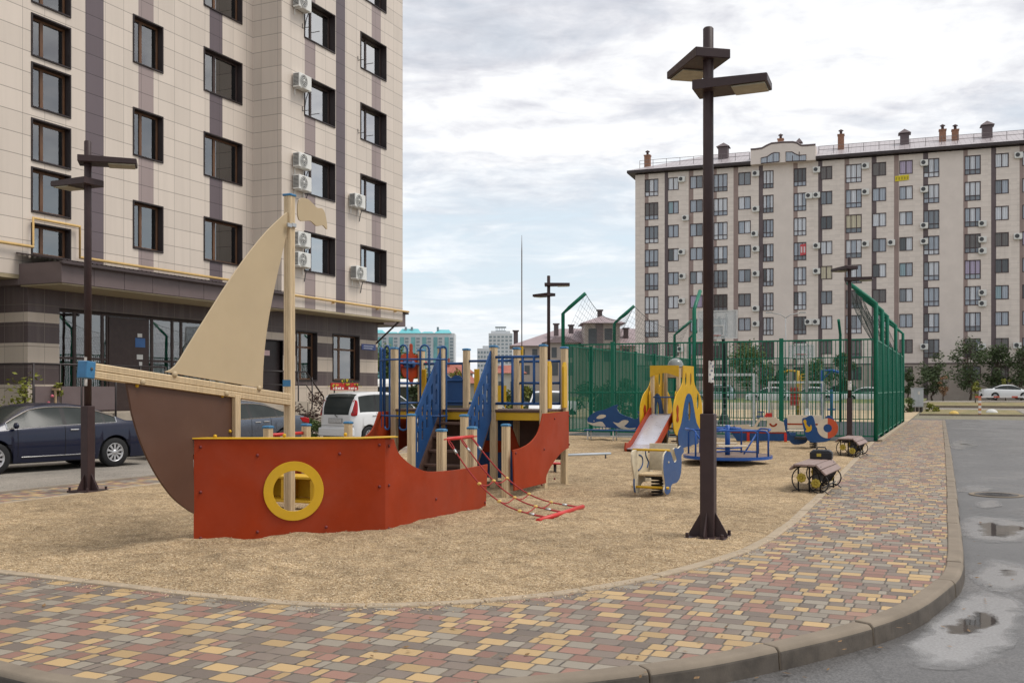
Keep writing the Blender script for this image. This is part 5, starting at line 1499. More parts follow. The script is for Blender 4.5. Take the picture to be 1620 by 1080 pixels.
MB().box((-4.135, 14.9, .315), (.3, .3, .03)).build('spring_plate', M_SPRING, rd)

# ================================================================ MERRY-GO-ROUND
mc = at(1151, 735); M_CAR = paint('carousel_blue', (0.015, 0.075, 0.29), .35, .1, 5)
mg = thing('merry_go_round', 'round blue merry-go-round with tube rails and a brown wooden disc', 'merry-go-round', (mc.x, mc.y, 0))
RM = .95; ZD = .215
MB().lathe([(0, 0), (.10, 0), (.10, .05), (.05, .07), (.05, ZD - .03)], 16).build('hub', M_IRON, mg, world=False)
MB().lathe([(0, ZD), (RM - .012, ZD), (RM - .012, ZD - .025), (0, ZD - .025)], 48, smooth=False).build('deck', paint('brown_deck', (.17, .12, .10), .7, .2, 6, .1, 40), mg, world=False)
MB().lathe([(RM - .01, ZD + .006), (RM, ZD + .006), (RM, ZD - .06), (RM - .01, ZD - .06)], 48, smooth=False, closed=True).build('rim', M_CAR, mg, world=False)
MB().lathe([(0, ZD), (.055, ZD), (.055, .86), (0, .87)], 20).build('post', M_CAR, mg, world=False)
for k in range(4):
    a0 = R(90 * k - 8); m = MB()
    P = lambda a, r, z: (r * math.cos(a), r * math.sin(a), z)
    m.tube([P(a0, RM - .05, ZD), P(a0, RM - .05, .70)] + [P(a0 + R(4 * i) * 0, RM - .05 - .03 * i, .70 + .03 * i - .01 * i * i * .3) for i in (1, 2)] + [P(a0, .05, .78)], .021, 8)
    a1 = a0 + R(62)
    m.tube([P(a1, RM - .05, ZD), P(a1, RM - .05, .74), P(a1 - R(5), RM - .05, .77)] + [P(a1 - R(10 + 8 * i), RM - .05, .775) for i in range(6)] + [P(a0, RM - .05, .76)], .021, 8)
    m.tube([P(a1, RM - .05, .33), P(a0 + R(31), .42, .33), P(a0, RM - .05, .33)] if k % 2 else [P(a1, RM - .06, .70), P(a1 - R(14), .40, ZD + .02)], .018, 8)
    m.build('handrail', M_CAR, mg, world=False)
    if k in (1, 3):
        s_ = MB(); s_.box((0, 0, 0), (.62, .16, .03)); s_.xf(Matrix.Translation(P(a0 + R(31), .55, .44)) @ Matrix.Rotation(a0 + R(31 + 90), 4, 'Z')); s_.build('seat', M_CREAM, mg, bevel=.006, world=False)

# ================================================================ BOAT SPRING ROCKER with duck and lifebuoy
kx, ky = at(1287, 711).xy
rk = thing('spring_rider', 'blue and cream boat rocker with a duck and a lifebuoy on a spring', 'spring rider', (kx, ky, 0))
YF, YN = ky + .27, ky - .22
def pz(pts, y, n=3): return smooth_poly([ony(*p, y) for p in pts], n)
n1 = pz([(1269, 663), (1275, 660), (1281, 657), (1286, 658), (1289, 666), (1291, 675), (1296, 678), (1300, 674), (1304, 663), (1309, 657), (1315, 658), (1320, 665), (1321, 675), (1318, 687), (1312, 696), (1302, 699), (1283, 699), (1276, 692), (1272, 681)], YN)
near = MB().prism(n1, YN - .015, YN + .015, 'y').build('boat_side', M_BLUE, rk, bevel=.004)
lx, lz = ony(1309.5, 677, YN)
for nm, a0, a1, mt in (('buoy_half', 90, 270, M_CREAM), ('buoy_half', -90, 90, paint('buoy_red', (.50, .085, .03), .45))):
    MB().prism(arc(lx, lz, .27, a0, a1, 20) + list(reversed(arc(lx, lz, .11, a0, a1, 14))), YN - .021, YN - .0165, 'y').build(nm, mt, near)
dk = pz([(1271, 666), (1273.5, 663), (1276, 666), (1276, 670), (1278, 673), (1281, 675), (1283, 671.5), (1284.5, 676), (1283, 681), (1278, 683), (1274, 682), (1276, 679), (1274, 675), (1273, 671)], YN)
MB().prism(dk, YN - .021, YN - .0165, 'y').build('duck', M_YEL, near)
n2 = pz([(1240, 664), (1248, 663), (1258, 667), (1246, 668), (1247, 676), (1252, 688), (1275, 690), (1275, 700), (1258, 703), (1250, 698), (1244, 684)], YF)
MB().prism(n2, YF - .015, YF + .015, 'y').build('boat_side', M_BLUE, rk, bevel=.004)
f0, f1 = ony(1246, 668, YF), ony(1300, 690, YF)
bk_ = MB().bx(f0[0], f1[0], YF - .045, YF - .017, .55, .93).build('back_board', M_CREAM, rk, bevel=.004)
MB().bx(f0[0], f1[0] - .1, YF - .052, YF - .046, .66, .70).build('red_stripe', M_RED, bk_)
MB().bx(f0[0] + .05, f1[0], YN + .02, YF - .05, .50, .535).build('seat', M_CREAM, rk, bevel=.005)
MB().bx(f0[0] + .25, f1[0] - .25, YN + .02, YF - .02, .28, .34).build('spring_plate', M_SPRING, rk)
spring((kx, ky), .0, .28, .095, 5, rk)

# ================================================================ SHIP SEESAW BENCH (cream steamboat board)
BY = 31.0
sbn = thing('boat_bench', 'cream steamboat board bench with red smile, red funnel and blue hull by the fence', 'bench', (-5.6, BY, 0))
def bz(pts, n=1): return [ony(*p, BY) for p in pts] if n == 1 else smooth_poly([ony(*p, BY) for p in pts], n)
top = bz([(1153, 672), (1184, 671), (1188, 675), (1193, 674), (1198, 665), (1203, 660), (1228, 660), (1233, 665), (1241, 668), (1242, 683), (1154, 683)])
wn = bz([(1196, 675), (1203, 664.5), (1212, 663.5), (1213.5, 666), (1213, 675)])
cr = MB().prism(top, BY - .015, BY + .015, 'y', holes=[wn]).build('cabin_board', M_CREAM, sbn, bevel=.003)
sx_, sz_ = ony(1223.5, 668.5, BY)
MB().prism(arc(sx_, sz_, .125, 190, 350, 14) + list(reversed(arc(sx_, sz_, .07, 190, 350, 14))), BY - .020, BY - .0165, 'y').build('smile', M_RED, cr)
ax, az_ = ony(1161.5, 676, BY)
MB().bx(ax - .05, ax + .05, BY - .02, BY - .0165, az_ - .015, az_ + .02).bx(ax - .015, ax + .015, BY - .0205, BY - .0166, az_ - .07, az_ + .07).build('emblem', M_BLUE, cr)
MB().prism(bz([(1209, 659.5), (1212, 653), (1221, 653), (1221.5, 659.5)]), BY - .012, BY + .012, 'y').build('funnel', M_REDT, sbn)
MB().prism(bz([(1157, 684), (1260, 684), (1256, 697), (1166, 697)]), BY - .014, BY + .014, 'y').build('hull_board', M_BLUE, sbn, bevel=.003)
q0, q1 = ony(1154, 683, BY), ony(1244, 684, BY)
MB().bx(q0[0], q1[0], BY - .02, BY - .0165, q0[1] - .02, q0[1] + .02).build('red_stripe', M_RED, sbn)
MB().bx(q0[0] + .1, q1[0], BY + .018, BY + .40, .33, .37).build('seat', M_WOOD, sbn, bevel=.005)
for px in (1184, 1243):
    x, _ = ony(px, 690, BY); MB().bx(x - .04, x + .04, BY - .05, BY - .018, -.05, q0[1]).build('leg', M_REDT, sbn); MB().lathe([(0, -.02), (.07, -.02), (.07, .05), (0, .05)], 10, (x, BY - .06, 0)).build('foot', M_YEL, sbn)
MB().bx(ony(1206, 655, BY)[0] - .20, ony(1206, 655, BY)[0] + .02, BY + .25, BY + .28, .93, .96).bx(ony(1206, 655, BY)[0] - .10, ony(1206, 655, BY)[0] - .07, BY + .25, BY + .28, .80, .93).bx(ony(1206, 655, BY)[0] - .22, ony(1206, 655, BY)[0] - .0, BY + .20, BY + .24, .78, .82).build('blue_handle', M_BLUE, sbn)

# ================================================================ BENCHES with wheel ends
M_SLAT = m_wood('bench_slat', (0.235, 0.165, 0.145))
M_FORGE = paint('forged_black', (0.022, 0.020, 0.020), .5, .2, 20)
M_GOLD = paint('forged_gold', (0.42, 0.32, 0.05), .45, .2, 20)
def make_bench(label):
    t = thing('bench', label, 'bench', group='wooden slat benches with forged wheel ends')
    for k, x in enumerate((-.17, -.06, .05)):
        s_ = MB().box((x, 0, .455), (.10, 1.55, .035)); s_.build('slat', M_SLAT, t, bevel=.006, world=False)
    for k, (x, z) in enumerate(((.155, .425), (.235, .345))):
        MB().box((x, 0, z), (.105, 1.50, .03), 0, Matrix.Rotation(R(45), 3, 'Y')).build('slat', M_SLAT, t, bevel=.006, world=False)
    MB().box((-.25, 0, .41), (.08, 1.55, .03), 0, Matrix.Rotation(R(-50), 3, 'Y')).build('slat', M_SLAT, t, bevel=.006, world=False)
    for y in (-.62, .62):
        m = MB()
        for x in (-.17, .0, .17): m.tube([(x, y, 0), (x, y, .435)], .013, 6)
        m.tube([(-.2, y, .425), (.1, y, .425), (.26, y, .30)], .013, 6)
        for cx, cz, r in ((-.06, .225, .21), (.14, .17, .15)): m.tube([(cx + r * math.cos(a * .2618), y + .012, cz + r * math.sin(a * .2618)) for a in range(24)], .011, 5, closed=True)
        for sx in (-1, 1):
            m.tube([(.17 * sx, y, .06), (.24 * sx, y - .02, .05), (.30 * sx, y - .02, .0), (.27 * sx, y - .02, -.01)], .010, 5)
        m.tube([(-.2, y, .06), (.2, y, .06)], .010, 5)
        end = m.build('end_frame', M_FORGE, t, world=False)
        for cx, cz in ((-.12, .25), (.10, .17)):
            g = MB()
            for k in range(8):
                a = k * math.pi / 4; g.ball((cx + .048 * math.cos(a), y - .02, cz + .048 * math.sin(a)), .030, 0, 6, (1, .5, 1))
            g.ball((cx, y - .032, cz), .026, 0, 6); g.build('rosette', M_GOLD, end, world=False)
    m = MB()
    for x in (.05, .2): m.tube([(x, -.62, .10), (x, .62, .10)], .012, 6)
    for j in range(5):
        y = -.42 + j * .21; m.tube([(.2 + .05 * math.sin(a * .5), y + .09 * math.cos(a * .55), .22 + .09 * math.sin(a * .55)) for a in range(13)], .010, 5)
    m.build('scrollwork', M_FORGE, t, world=False)
    MB().prism([(-.55, .13), (.55, .13), (.55, .40), (-.55, .40)], .02, .03, f=lambda a, b, q: (q + .02, a, b)).build('apron', M_FORGE, t, world=False)
    return t
bp1 = at(1290, 764); bp1 = Vector((bp1.x, bp1.y, 0))
bench1 = make_bench('nearer wooden bench with golden rosettes and a black toolbox on it'); bench1.location = (-2.03, 16.9, 0); bench1.rotation_euler = (0, 0, R(-3))
bench2 = dup(bench1, (-2.26, 25.8, 0), R(-3), 'farther wooden bench with golden rosettes, near the corner of the green fence')
tb = thing('tool_box', 'black tool box with a carrying handle standing at the far end of the nearer bench', 'tool box', (-2.02, 17.5, .473))
MB().box((0, 0, .06), (.36, .20, .12)).build('case', paint('black_plastic', (.018, .018, .02), .35, .2, 8), tb, bevel=.015, seg=2, world=False)
MB().prism([(-.17, .123), (.17, .123), (.13, .155), (-.13, .155)], -.08, .08, 'y').build('lid', paint('grey_plastic', (.06, .065, .075), .35, .2, 8), tb, bevel=.01, world=False)
MB().tube([(-.08, 0, .15), (-.06, 0, .195), (.06, 0, .195), (.08, 0, .15)], .012, 6).build('handle', MATS['black_plastic'], tb, world=False)
MB().box((-.03, -.104, .07), (.07, .01, .05)).build('latch', M_GOLD, tb, world=False)
# ================================================================ low beam behind the ship stern
g0, g1 = at(884, 720, .14), at(966, 717, .14)
bl_ = thing('balance_beam', 'thin pale balance beam lying low on the gravel behind the ship stern', 'balance beam', (g0.x, g0.y, 0))
MB().tube([g0, g1], .028, 8).build('beam', paint('pale_blue_metal', (.42, .47, .52), .4), bl_)
for p in (g0.lerp(g1, .1), g0.lerp(g1, .9)): MB().tube([(p.x, p.y, -.05), (p.x, p.y, .14)], .02, 6).build('leg', M_IRON, bl_)
s0 = at(878, 752)
st_ = thing('stool', 'small red stool seat on a grey post behind the stern of the ship', 'stool', (s0.x, s0.y, 0))
MB().box((0, 0, .235), (.34, .22, .03)).build('seat', M_REDT, st_, bevel=.008, world=False); MB().tube([(0, 0, -.05), (0, 0, .22)], .03, 8).build('post', M_IRON, st_, world=False)
wrap('poster', type('L', (), {'location': p4}), 1.62, 1.9, -140, 20, .06, [M_PAPER, M_PAPERB], 2, ('grey paper band round the lamp pole by the fence corner', 'poster'))
# ================================================================ GREEN COURT FENCE
M_GRN = paint('fence_green', (0.003, 0.125, 0.072), .45, .12, 5)
M_NET = paint('net_cord', (0.035, 0.045, 0.04), .8, .1, 5)
FX0, FX1, FY0, FY1, FH = -12.7, -2.2, 33.3, 52.0, 3.24
fence = thing('sports_fence', 'tall green bar fence round the sports court with bent posts and netting', 'fence', (FX0, FY0, 0))
def fpanel(a, b):
    a, b = Vector(a), Vector(b); d = (b - a); L = d.length; d /= L
    m = MB(); n = int(L / .118)
    rot_ = Matrix.Rotation(math.atan2(d.y, d.x), 3, 'Z')
    for i in range(1, n):
        p = a + d * (L * i / n); m.box((p.x, p.y, 1.68), (.022, .022, 3.10), 0, rot_)
    c = (a + b) / 2
    for z, th in ((.16, .045), (1.52, .04), (FH - .03, .05)): m.box((c.x, c.y, z), (L, .03, th), 0, rot_)
    m.build('bar_panel', M_GRN, fence)
def fpost(x, y, arm=None, th=.125):
    m = MB()
    if arm:
        ax, ay = arm
        m.tube([(x, y, -.1), (x, y, 4.33), (x + ax * .30, y + ay * .30, 4.55), (x + ax, y + ay, 5.02)], th * .55, 8)
    else: m.box((x, y, FH / 2), (th, th, FH + .1))
    m.build('fence_post', M_GRN, fence)
FRX = [FX0, -10.85, -7.97, -5.10, FX1]; SDY = [FY0, 36.3, 39.2, 42.2, 45.2, 48.9, FY1]
for i in range(4): fpanel((FRX[i], FY0), (FRX[i + 1], FY0)); fpanel((FRX[i], FY1), (FRX[i + 1], FY1))
for i in range(6): fpanel((FX0, SDY[i]), (FX0, SDY[i + 1])); fpanel((FX1, SDY[i]), (FX1, SDY[i + 1]))
fpost(FX0, FY0, (.85, 0)); fpost(FX1, FY0, (-.85, 0)); fpost(-10.85, FY0); fpost(-7.97, FY0, (0, .85)); fpost(-5.1, FY0)
for y in SDY[1:]:
    arm = y in (39.2, 45.2, 48.9, FY1)
    fpost(FX0, y, (.85, 0) if arm and y != 45.2 else None)
    fpost(FX1, y, (-.85, 0) if y in (36.3, 39.2, 45.2, FY1) else None)
for x in FRX[1:-1]: fpost(x, FY1, (0, -.85) if x == -5.1 else None)
def hang(name, A_, B_, top0, top1, z_low, sag):
    """slack net between two bent posts: verticals and cords as thin lines"""
    m = MB(); nu, nv = 34, 9
    def P(u, v):
        lo = Vector(A_).lerp(Vector(B_), u); lo.z = z_low
        hi = Vector(top0).lerp(Vector(top1), u); hi.z -= sag * 4 * u * (1 - u)
        p = lo.lerp(hi, v); p.x += .10 * math.sin(3 * math.pi * u) * v * (1 - v) * 3; p.z -= .12 * math.sin(math.pi * u) * (1 - v); return p
    for i in range(nu + 1): m.tube([P(i / nu, j / nv) for j in range(nv + 1)], .004, 3, caps=False)
    for j in range(nv + 1): m.tube([P(i / nu, j / nv) for i in range(nu + 1)], .0045 if j < nv else .012, 3, caps=False)
    m.build('net', M_NET, fence, fix=False)
ins = lambda x, s: x + s * .85
hang('n', (FX0, FY0, 0), (FX0, 39.2, 0), (ins(FX0, 1), FY0, 5.02), (ins(FX0, 1), 39.2, 5.02), 3.3, .75)
hang('n', (FX0, 39.2, 0), (FX0, 48.9, 0), (ins(FX0, 1), 39.2, 5.02), (ins(FX0, 1), 48.9, 5.02), 3.3, .6)
for a, b in ((FY0, 36.3), (36.3, 39.2), (39.2, 45.2), (45.2, FY1)): hang('n', (FX1, a, 0), (FX1, b, 0), (ins(FX1, -1), a, 5.02), (ins(FX1, -1), b, 5.02), 3.0, .5)
# court kerb under the right-hand fence
tag(MB().bx(FX1 + .06, FX1 + .20, FY0 - .1, FY1, -.05, .07).build('court_kerb', M_EDGE), kind='structure')
# ---------------------------------------------------------------- hoops and goals
M_GREYW = paint('backboard_grey', (.52, .53, .52), .35, .08, 3); M_ORG = paint('hoop_red', (.28, .05, .035), .5)
tb_ = NT('clear_backboard'); tb_.set('Base Color', (.6, .63, .63)); tb_.set('Alpha', .45); tb_.set('Roughness', .1)
def hoop(label, px, ytop, ybot, w, d, post_px, mat):
    v = ray(px, 615) * d; c = Vector((v.x, v.y, 0)); zt = H + (615 - ytop) * d / K; zb = H + (615 - ybot) * d / K
    t = thing('basketball_hoop', label, 'basketball hoop', (c.x, c.y, 0))
    MB().bx(-w / 2, w / 2, -.02, .02, zb, zt).build('backboard', tb_.m, t, world=False)
    fr = MB(); e = .05
    for x0, x1, z0, z1 in ((-w / 2, w / 2, zt - e, zt), (-w / 2, w / 2, zb, zb + e), (-w / 2, -w / 2 + e, zb + e, zt - e), (w / 2 - e, w / 2, zb + e, zt - e), (-.3, .3, zb + .12, zb + .17), (-.3, .3, zb + .57, zb + .62), (-.3, -.25, zb + .17, zb + .57), (.25, .3, zb + .17, zb + .57)): fr.bx(x0, x1, -.03, .03, z0, z1)
    fr.build('board_frame', M_WHITE, t, world=False)
    ring = MB().tube([(.23 * math.cos(a * .349), -.32 + .23 * math.sin(a * .349), zb + .14) for a in range(18)], .012, 5, closed=True).tube([(0, -.03, zb + .14), (0, -.1, zb + .14)], .02, 5)
    for k in range(10):
        a = k * .628; ring.tube([(.22 * math.cos(a), -.32 + .22 * math.sin(a), zb + .13), (.11 * math.cos(a + .3), -.32 + .11 * math.sin(a + .3), zb - .3)], .005, 3, 1)
    ring.build('ring', [M_ORG, M_WHITE], t, world=False)
    MB().tube([(.1, 1.0, -.05), (.1, 1.0, zb - .3), (.05, .1, zt - .3)], .07, 8).lathe([(0, 0), (.32, 0), (.30, .1), (.12, .55), (.07, .8)], 10, (.1, 1.0, 0)).tube([(.4, .03, zt - .15), (.1, 1.0, zb - .2)], .025, 5).build('stand', mat, t, world=False)
    return t
hoop('large clear basketball backboard on a dark stand behind the nearest lamp post', 1135, 491, 536, 1.8, 45, 1145, paint('dark_green_metal', (.02, .035, .03), .5))
hoop('small basketball hoop with red ring on a white post inside the court', 1268, 545, 566, 1.1, 43, 1265, M_WHITE)
def goal(label, px0, px1, ytop, d):
    a = ray(px0, 615) * d; z = H + (615 - ytop) * d / K
    b = ony(px1, 615, a.y)
    t = thing('goal', label, 'goal', (a.x, a.y, 0)); w = b[0] - a.x
    g = MB()
    for x in (0, w): g.bx(x - .05, x + .05, -.05, .05, -.05, z)
    g.bx(.051, w - .051, -.05, .05, z - .1, z)
    for x in (0, w): g.tube([(x, .05, z - .05), (x, .6, z - .1), (x, 1.0, 0)], .025, 6)
    g.tube([(0, 1.0, .04), (w, 1.0, .04)], .025, 6); g.build('frame', M_WHITE, t, world=False)
    n = MB()
    for i in range(16): x = w * i / 15; n.tube([(x, .3, z - .1), (x, .7, z - .3), (x, 1.0, .05)], .004, 3, caps=False)
    for j in range(10): f = j / 9; n.tube([(0, .3 + .7 * f, (z - .1) * (1 - f)), (w, .3 + .7 * f, (z - .1) * (1 - f))], .004, 3, caps=False)
    n.build('net', M_WHITE, t, fix=False, world=False)
goal('nearer white football goal behind the green fence bars, left of centre', 1090, 1193, 591, 44)
goal('farther white football goal near the yellow gym machine', 1217, 1302, 603, 50)
# ---------------------------------------------------------------- outdoor gym machines beyond the court
def gym(label, px, d, col, kind):
    v = ray(px, 615) * d
    t = thing('gym_machine', label, 'gym machine', (v.x, v.y, 0)); zt = H + (615 - 586) * d / K
    if kind == 0:
        MB().tube([(0, 0, -.05), (0, 0, zt)], .09, 8).tube([(.0, 0, zt - .04), (-.5, .0, zt), (-.85, 0, zt - .12)], .05, 6).tube([(.15, 0, -.05), (.15, 0, zt - .2)], .04, 6).build('frame', col, t, world=False)
        MB().bx(-.38, .06, -.14, -.10, .75, 1.75).build('board', M_REDT, t, world=False)
        s = MB()
        for k in range(4): s.tube([(.12, -.1, zt - .25 - k * .16), (.40, -.1, zt - .20 - k * .16)], .03, 5)
        s.build('handle', col, t, world=False)
    else:
        MB().tube([(0, 0, -.05), (0, 0, zt), (.5, 0, zt), (.85, 0, zt - .1)], .08, 8).tube([(.45, .1, -.05), (.45, .1, 1.6)], .07, 8).tube([(0, 0, zt - .5), (.5, 0, zt)], .03, 5).build('frame', col, t, world=False)
        MB().bx(.25, .65, -.1, .25, .5, .58).build('seat', col, t, world=False)
gym('yellow outdoor gym machine with a red board, seen through the court fence', 1262, 54, M_YEL, 0)
gym('blue outdoor gym frame, seen through the court fence right of the yellow one', 1301, 54, M_CAR, 1)
# ================================================================ VEHICLES
M_TYRE = paint('tyre_rubber', (0.016, 0.016, 0.017), .8, .2, 20, .2, 90, spec=.3)
M_RIM = paint('alloy_rim', (0.50, 0.50, 0.51), .32, .08, 8, metal=.7)
M_CHROME = paint('chrome_trim', (0.62, 0.62, 0.63), .18, .04, 5, metal=.9)
M_DARKP = paint('black_trim', (0.018, 0.018, 0.019), .55, .15, 10)
M_LAMPR = paint('tail_lamp_red', (0.32, 0.012, 0.014), .15, .08, 12)
M_LAMPW = paint('clear_lamp', (0.62, 0.64, 0.66), .12, .1, 14)
M_PLATE = paint('smudged_number_plate', (0.45, 0.45, 0.45), .5, .35, 40)
def m_carglass():
    t = NT('car_glass'); n = t.noise(1.3, 3)
    t.set('Base Color', t.mix(n, (0.016, 0.018, 0.018), (0.05, 0.058, 0.056))); t.set('Roughness', .14); t.set('Specular IOR Level', .20); t.set('IOR', 1.42)
    return t.m
M_CGLASS = m_carglass()
def interp(pts, s):
    for (a, za), (b, zb) in zip(pts, pts[1:]):
        if s <= b: 
            f = (s - a) / max(1e-6, b - a); return za + (zb - za) * f
    return pts[-1][1]
def smooth_pts(pts): return smooth_poly(pts, 5, False)
SEDAN = dict(L=4.80, W=1.80, wb=2.75, rw=1.02, R=.335, sill=.22,
    top=[(0, .62), (.03, .92), (.12, 1.02), (.70, 1.06), (.95, 1.16), (1.60, 1.41), (2.25, 1.475), (2.85, 1.43), (3.25, 1.25), (3.68, 1.01), (4.25, .92), (4.62, .80), (4.76, .66), (4.80, .50)],
    belt=[(0, .58), (.04, .86), (.20, .95), (.70, 1.0), (1.6, .985), (2.6, .955), (3.45, .925), (4.2, .84), (4.6, .70), (4.8, .46)],
    glass=(.98, 3.50), rear=(.80, 1.72), front=(2.92, 3.66), pillars=[(2.22, .05), (1.28, .03)], side_rise=.90, taper=.26)
VAN = dict(L=3.95, W=1.68, wb=2.5, rw=.68, R=.30, sill=.22,
    top=[(0, .55), (.02, 1.02), (.10, 1.30), (.26, 1.58), (.50, 1.66), (1.2, 1.70), (2.1, 1.66), (2.55, 1.50), (3.15, 1.10), (3.62, .94), (3.85, .76), (3.95, .5)],
    belt=[(0, .52), (.02, .90), (.15, 1.0), (.8, 1.03), (2.2, 1.0), (2.95, .97), (3.5, .86), (3.8, .70), (3.95, .46)],
    glass=(.30, 2.95), rear=(.015, .34), front=(2.28, 3.10), pillars=[(1.02, .05), (1.95, .06)], side_rise=.92, taper=.13)
def car(name, label, spec, body_mat, loc, rz, cat='car', group=None, trim=None, detail=True, two_tone=None):
    S = spec; L, W = S['L'], S['W']
    t = thing(name, label, cat, loc, rz, group)
    top, belt = smooth_pts(S['top']), smooth_pts(S['belt'])
    wc = (S['rw'], S['rw'] + S['wb']); AR = S['R'] + .055
    st = set()
    k = 0.0
    while k <= L: st.add(round(k, 3)); k += .07 if detail else .14
    for c in wc:
        for a in range(0, 181, 15): st.add(round(c + AR * math.cos(R(a)), 3))
    for v in (0, .01, .03, .06, L - .01, L - .03, L, *S['glass'], *S['rear'], *S['front']): st.add(round(v, 3))
    for c, w in S['pillars']: st.add(round(c - w, 3)); st.add(round(c + w, 3))
    st = sorted(x for x in st if 0 <= x <= L)
    plan = smooth_pts([(0, .70), (.04, .80), (.18, .92), (.6, .985), (1.4, 1.0), (L * .62, 1.0), (L - .75, .965), (L - .25, .86), (L - .06, .70), (L, .55)])
    rings = []
    for s in st:
        w = W / 2 * interp(plan, s); zt, zb = interp(top, s), interp(belt, s); zt = max(zt, zb + .006)
        low = S['sill'] + (.06 if s < .25 or s > L - .3 else 0)
        for c in wc:
            if abs(s - c) < AR: low = max(low, S['R'] + math.sqrt(max(0, AR * AR - (s - c) ** 2)) - .01)
        g = min(1, max(0, (zt - zb) / .45)); zb2 = min(zb + .02, (zb + zt) / 2)
        wt = w * (.965 - S['taper'] * g)                                  # roof-edge half width
        zr = zb + (zt - zb) * S['side_rise']
        mid = max(low + .02, min(.62, zb - .12)); hi = max(mid + .01, zb - .07)
        ring = [(w * .955, low), (w * .985, max(low + .01, min(low + .12, mid - .01))), (w, mid), (w * .99, hi), (w * .965, zb)]
        ring += [(w * .945, zb2), (w * .945 + (wt - w * .945) * .93, zb2 + (zr - zb2) * .92), (wt, zr), (wt * .90, zr + (zt - zr) * .55), (wt * .5, zr + (zt - zr) * .92), (0, zt)]
        rings.append([(x, L / 2 - 0 + (s - L), z) if False else (x, s - L / 2, z) for x, z in ring])
    m = MB(); n = len(rings[0])
    def inr(s, r): return r[0] - .001 <= s <= r[1] + .001
    for sg in (1, -1):
        vs = [(x * sg, y, z) for r in rings for x, y, z in r]
        o = len(m.v); m.v += vs
        for i in range(len(st) - 1):
            sm = (st[i] + st[i + 1]) / 2
            for j in range(n - 1):
                mi = 0
                pil = any(abs(sm - c) < w for c, w in S['pillars'])
                if j == 5 and inr(sm, S['glass']): mi = 2 if pil else 1
                if j >= 8 and (inr(sm, S['rear']) or inr(sm, S['front'])): mi = 1
                if two_tone and j in (0,): mi = 3
                q = [o + i * n + j, o + (i + 1) * n + j, o + (i + 1) * n + j + 1, o + i * n + j + 1]
                m.f.append(q if sg > 0 else q[::-1]); m.m.append(mi); m.s.append(True)
        for i, flip in ((0, 0), (len(st) - 1, 1)):
            m.f.append([o + i * n + j for j in range(n)]); m.m.append(0); m.s.append(False)
    body = m.build('body', [body_mat, M_CGLASS, M_DARKP, M_DARKP], t, world=False, weld=True)
    md = body.modifiers.new('split', 'EDGE_SPLIT'); md.split_angle = R(42)
    # floor and wheel wells
    MB().bx(-W / 2 + .10, W / 2 - .10, -L / 2 + .2, L / 2 - .25, S['sill'] - .02, .60).build('underbody', M_DARKP, t, world=False)
    RR = S['R']
    ty = MB().lathe([(RR - .12, -.10), (RR - .02, -.105), (RR, -.08), (RR, .08), (RR - .02, .105), (RR - .12, .10)], 28, axis='x')
    rim = MB().lathe([(RR - .115, .06), (RR - .125, .10), (RR - .14, .09), (RR - .16, .055)], 28, axis='x')
    rim.lathe([(0, .092), (.055, .092), (.065, .07), (.065, .04)], 14, axis='x')
    for k in range(10):
        a = k * math.pi / 5; c, s_ = math.cos(a), math.sin(a)
        rim.prism([(.05, -.016), (RR - .135, -.028), (RR - .135, .028), (.05, .016)], .062, .085, f=lambda u, v, q: (q, u * c - v * s_, u * s_ + v * c))
    rim.lathe([(0, .02), (RR - .12, .02)], 20, axis='x', mi=1)
    wproto = None
    for c in wc:
        for sg in (1, -1):
            if wproto is None:
                wproto = ty.build('wheel', M_TYRE, t, world=False); rim.build('rim', [M_RIM, M_DARKP], wproto, world=False); w_ = wproto
            else:
                w_ = wproto.copy(); COL.objects.link(w_); w_.parent = t
                for ch in wproto.children: c2 = ch.copy(); COL.objects.link(c2); c2.parent = w_
            w_.location = (sg * (W / 2 - .125), c - L / 2, RR); w_.rotation_euler = (0.3 * c, 0, 0 if sg > 0 else math.pi)
    if not detail: return t
    def sidept(s, j, off=0.004):
        i = min(range(len(st)), key=lambda q: abs(st[q] - s)); x, y, z = rings[i][j]; return Vector((x + off, y, z))
    # door seams, handles, mirrors, lights, trim
    sm = MB(); doors = S.get('doors', (S['pillars'][0][0], S['front'][0] + .35, S['rw'] + .52))
    for s in doors:
        for sg in (1, -1):
            pts = [sidept(s + (.0 if j > 2 else 0), j) for j in range(1, 5)]
            sm.tube([(p.x * sg, p.y, p.z) for p in pts], .005, 4)
    sm.build('door_seam', M_DARKP, t, world=False)
    for sg in (1, -1):
        for s in (doors[0] - (.18 if S is SEDAN else .12), doors[2] + (.18 if S is SEDAN else .10)):
            p = sidept(s, 3, .018)
            h_ = MB().box((p.x * sg, p.y, p.z - .015), (.025, .20, .028)); h_.build('door_handle', M_CHROME if trim else body_mat, t, world=False, bevel=.008)
        p = sidept(S['front'][0] + .42, 5, 0)
        MB().ball((sg * (p.x + .10), p.y, p.z + .06), .09, 0, 10, (1, .55, .75)).build('mirror', body_mat, t, world=False)
    if trim:
        for sg in (1, -1):
            idx = [i for i, s in enumerate(st) if S['glass'][0] - .02 <= s <= S['glass'][1] + .02]
            lo = [rings[i][5] for i in idx]; up = [rings[i][6] for i in idx]
            loop = [((x + .006) * sg, y, z) for x, y, z in lo] + [((x + .008) * sg, y, z) for x, y, z in reversed(up)]
            MB().tube(loop, .011, 5, closed=True).build('window_trim', M_CHROME, t, world=False)
            sl = [sidept(s, 1, .008) for s in st if wc[0] + .48 < s < wc[1] - .48]
            MB().tube([(p.x * sg, p.y, p.z) for p in sl], .010, 5).build('sill_trim', M_CHROME, t, world=False)
    return t
def carpaint(name, col, metal=.0, rough=.22): return paint(name, col, rough, .03, 1.5, coat=.45, metal=metal, rvar=.03, spec=.3, dirt=.05)
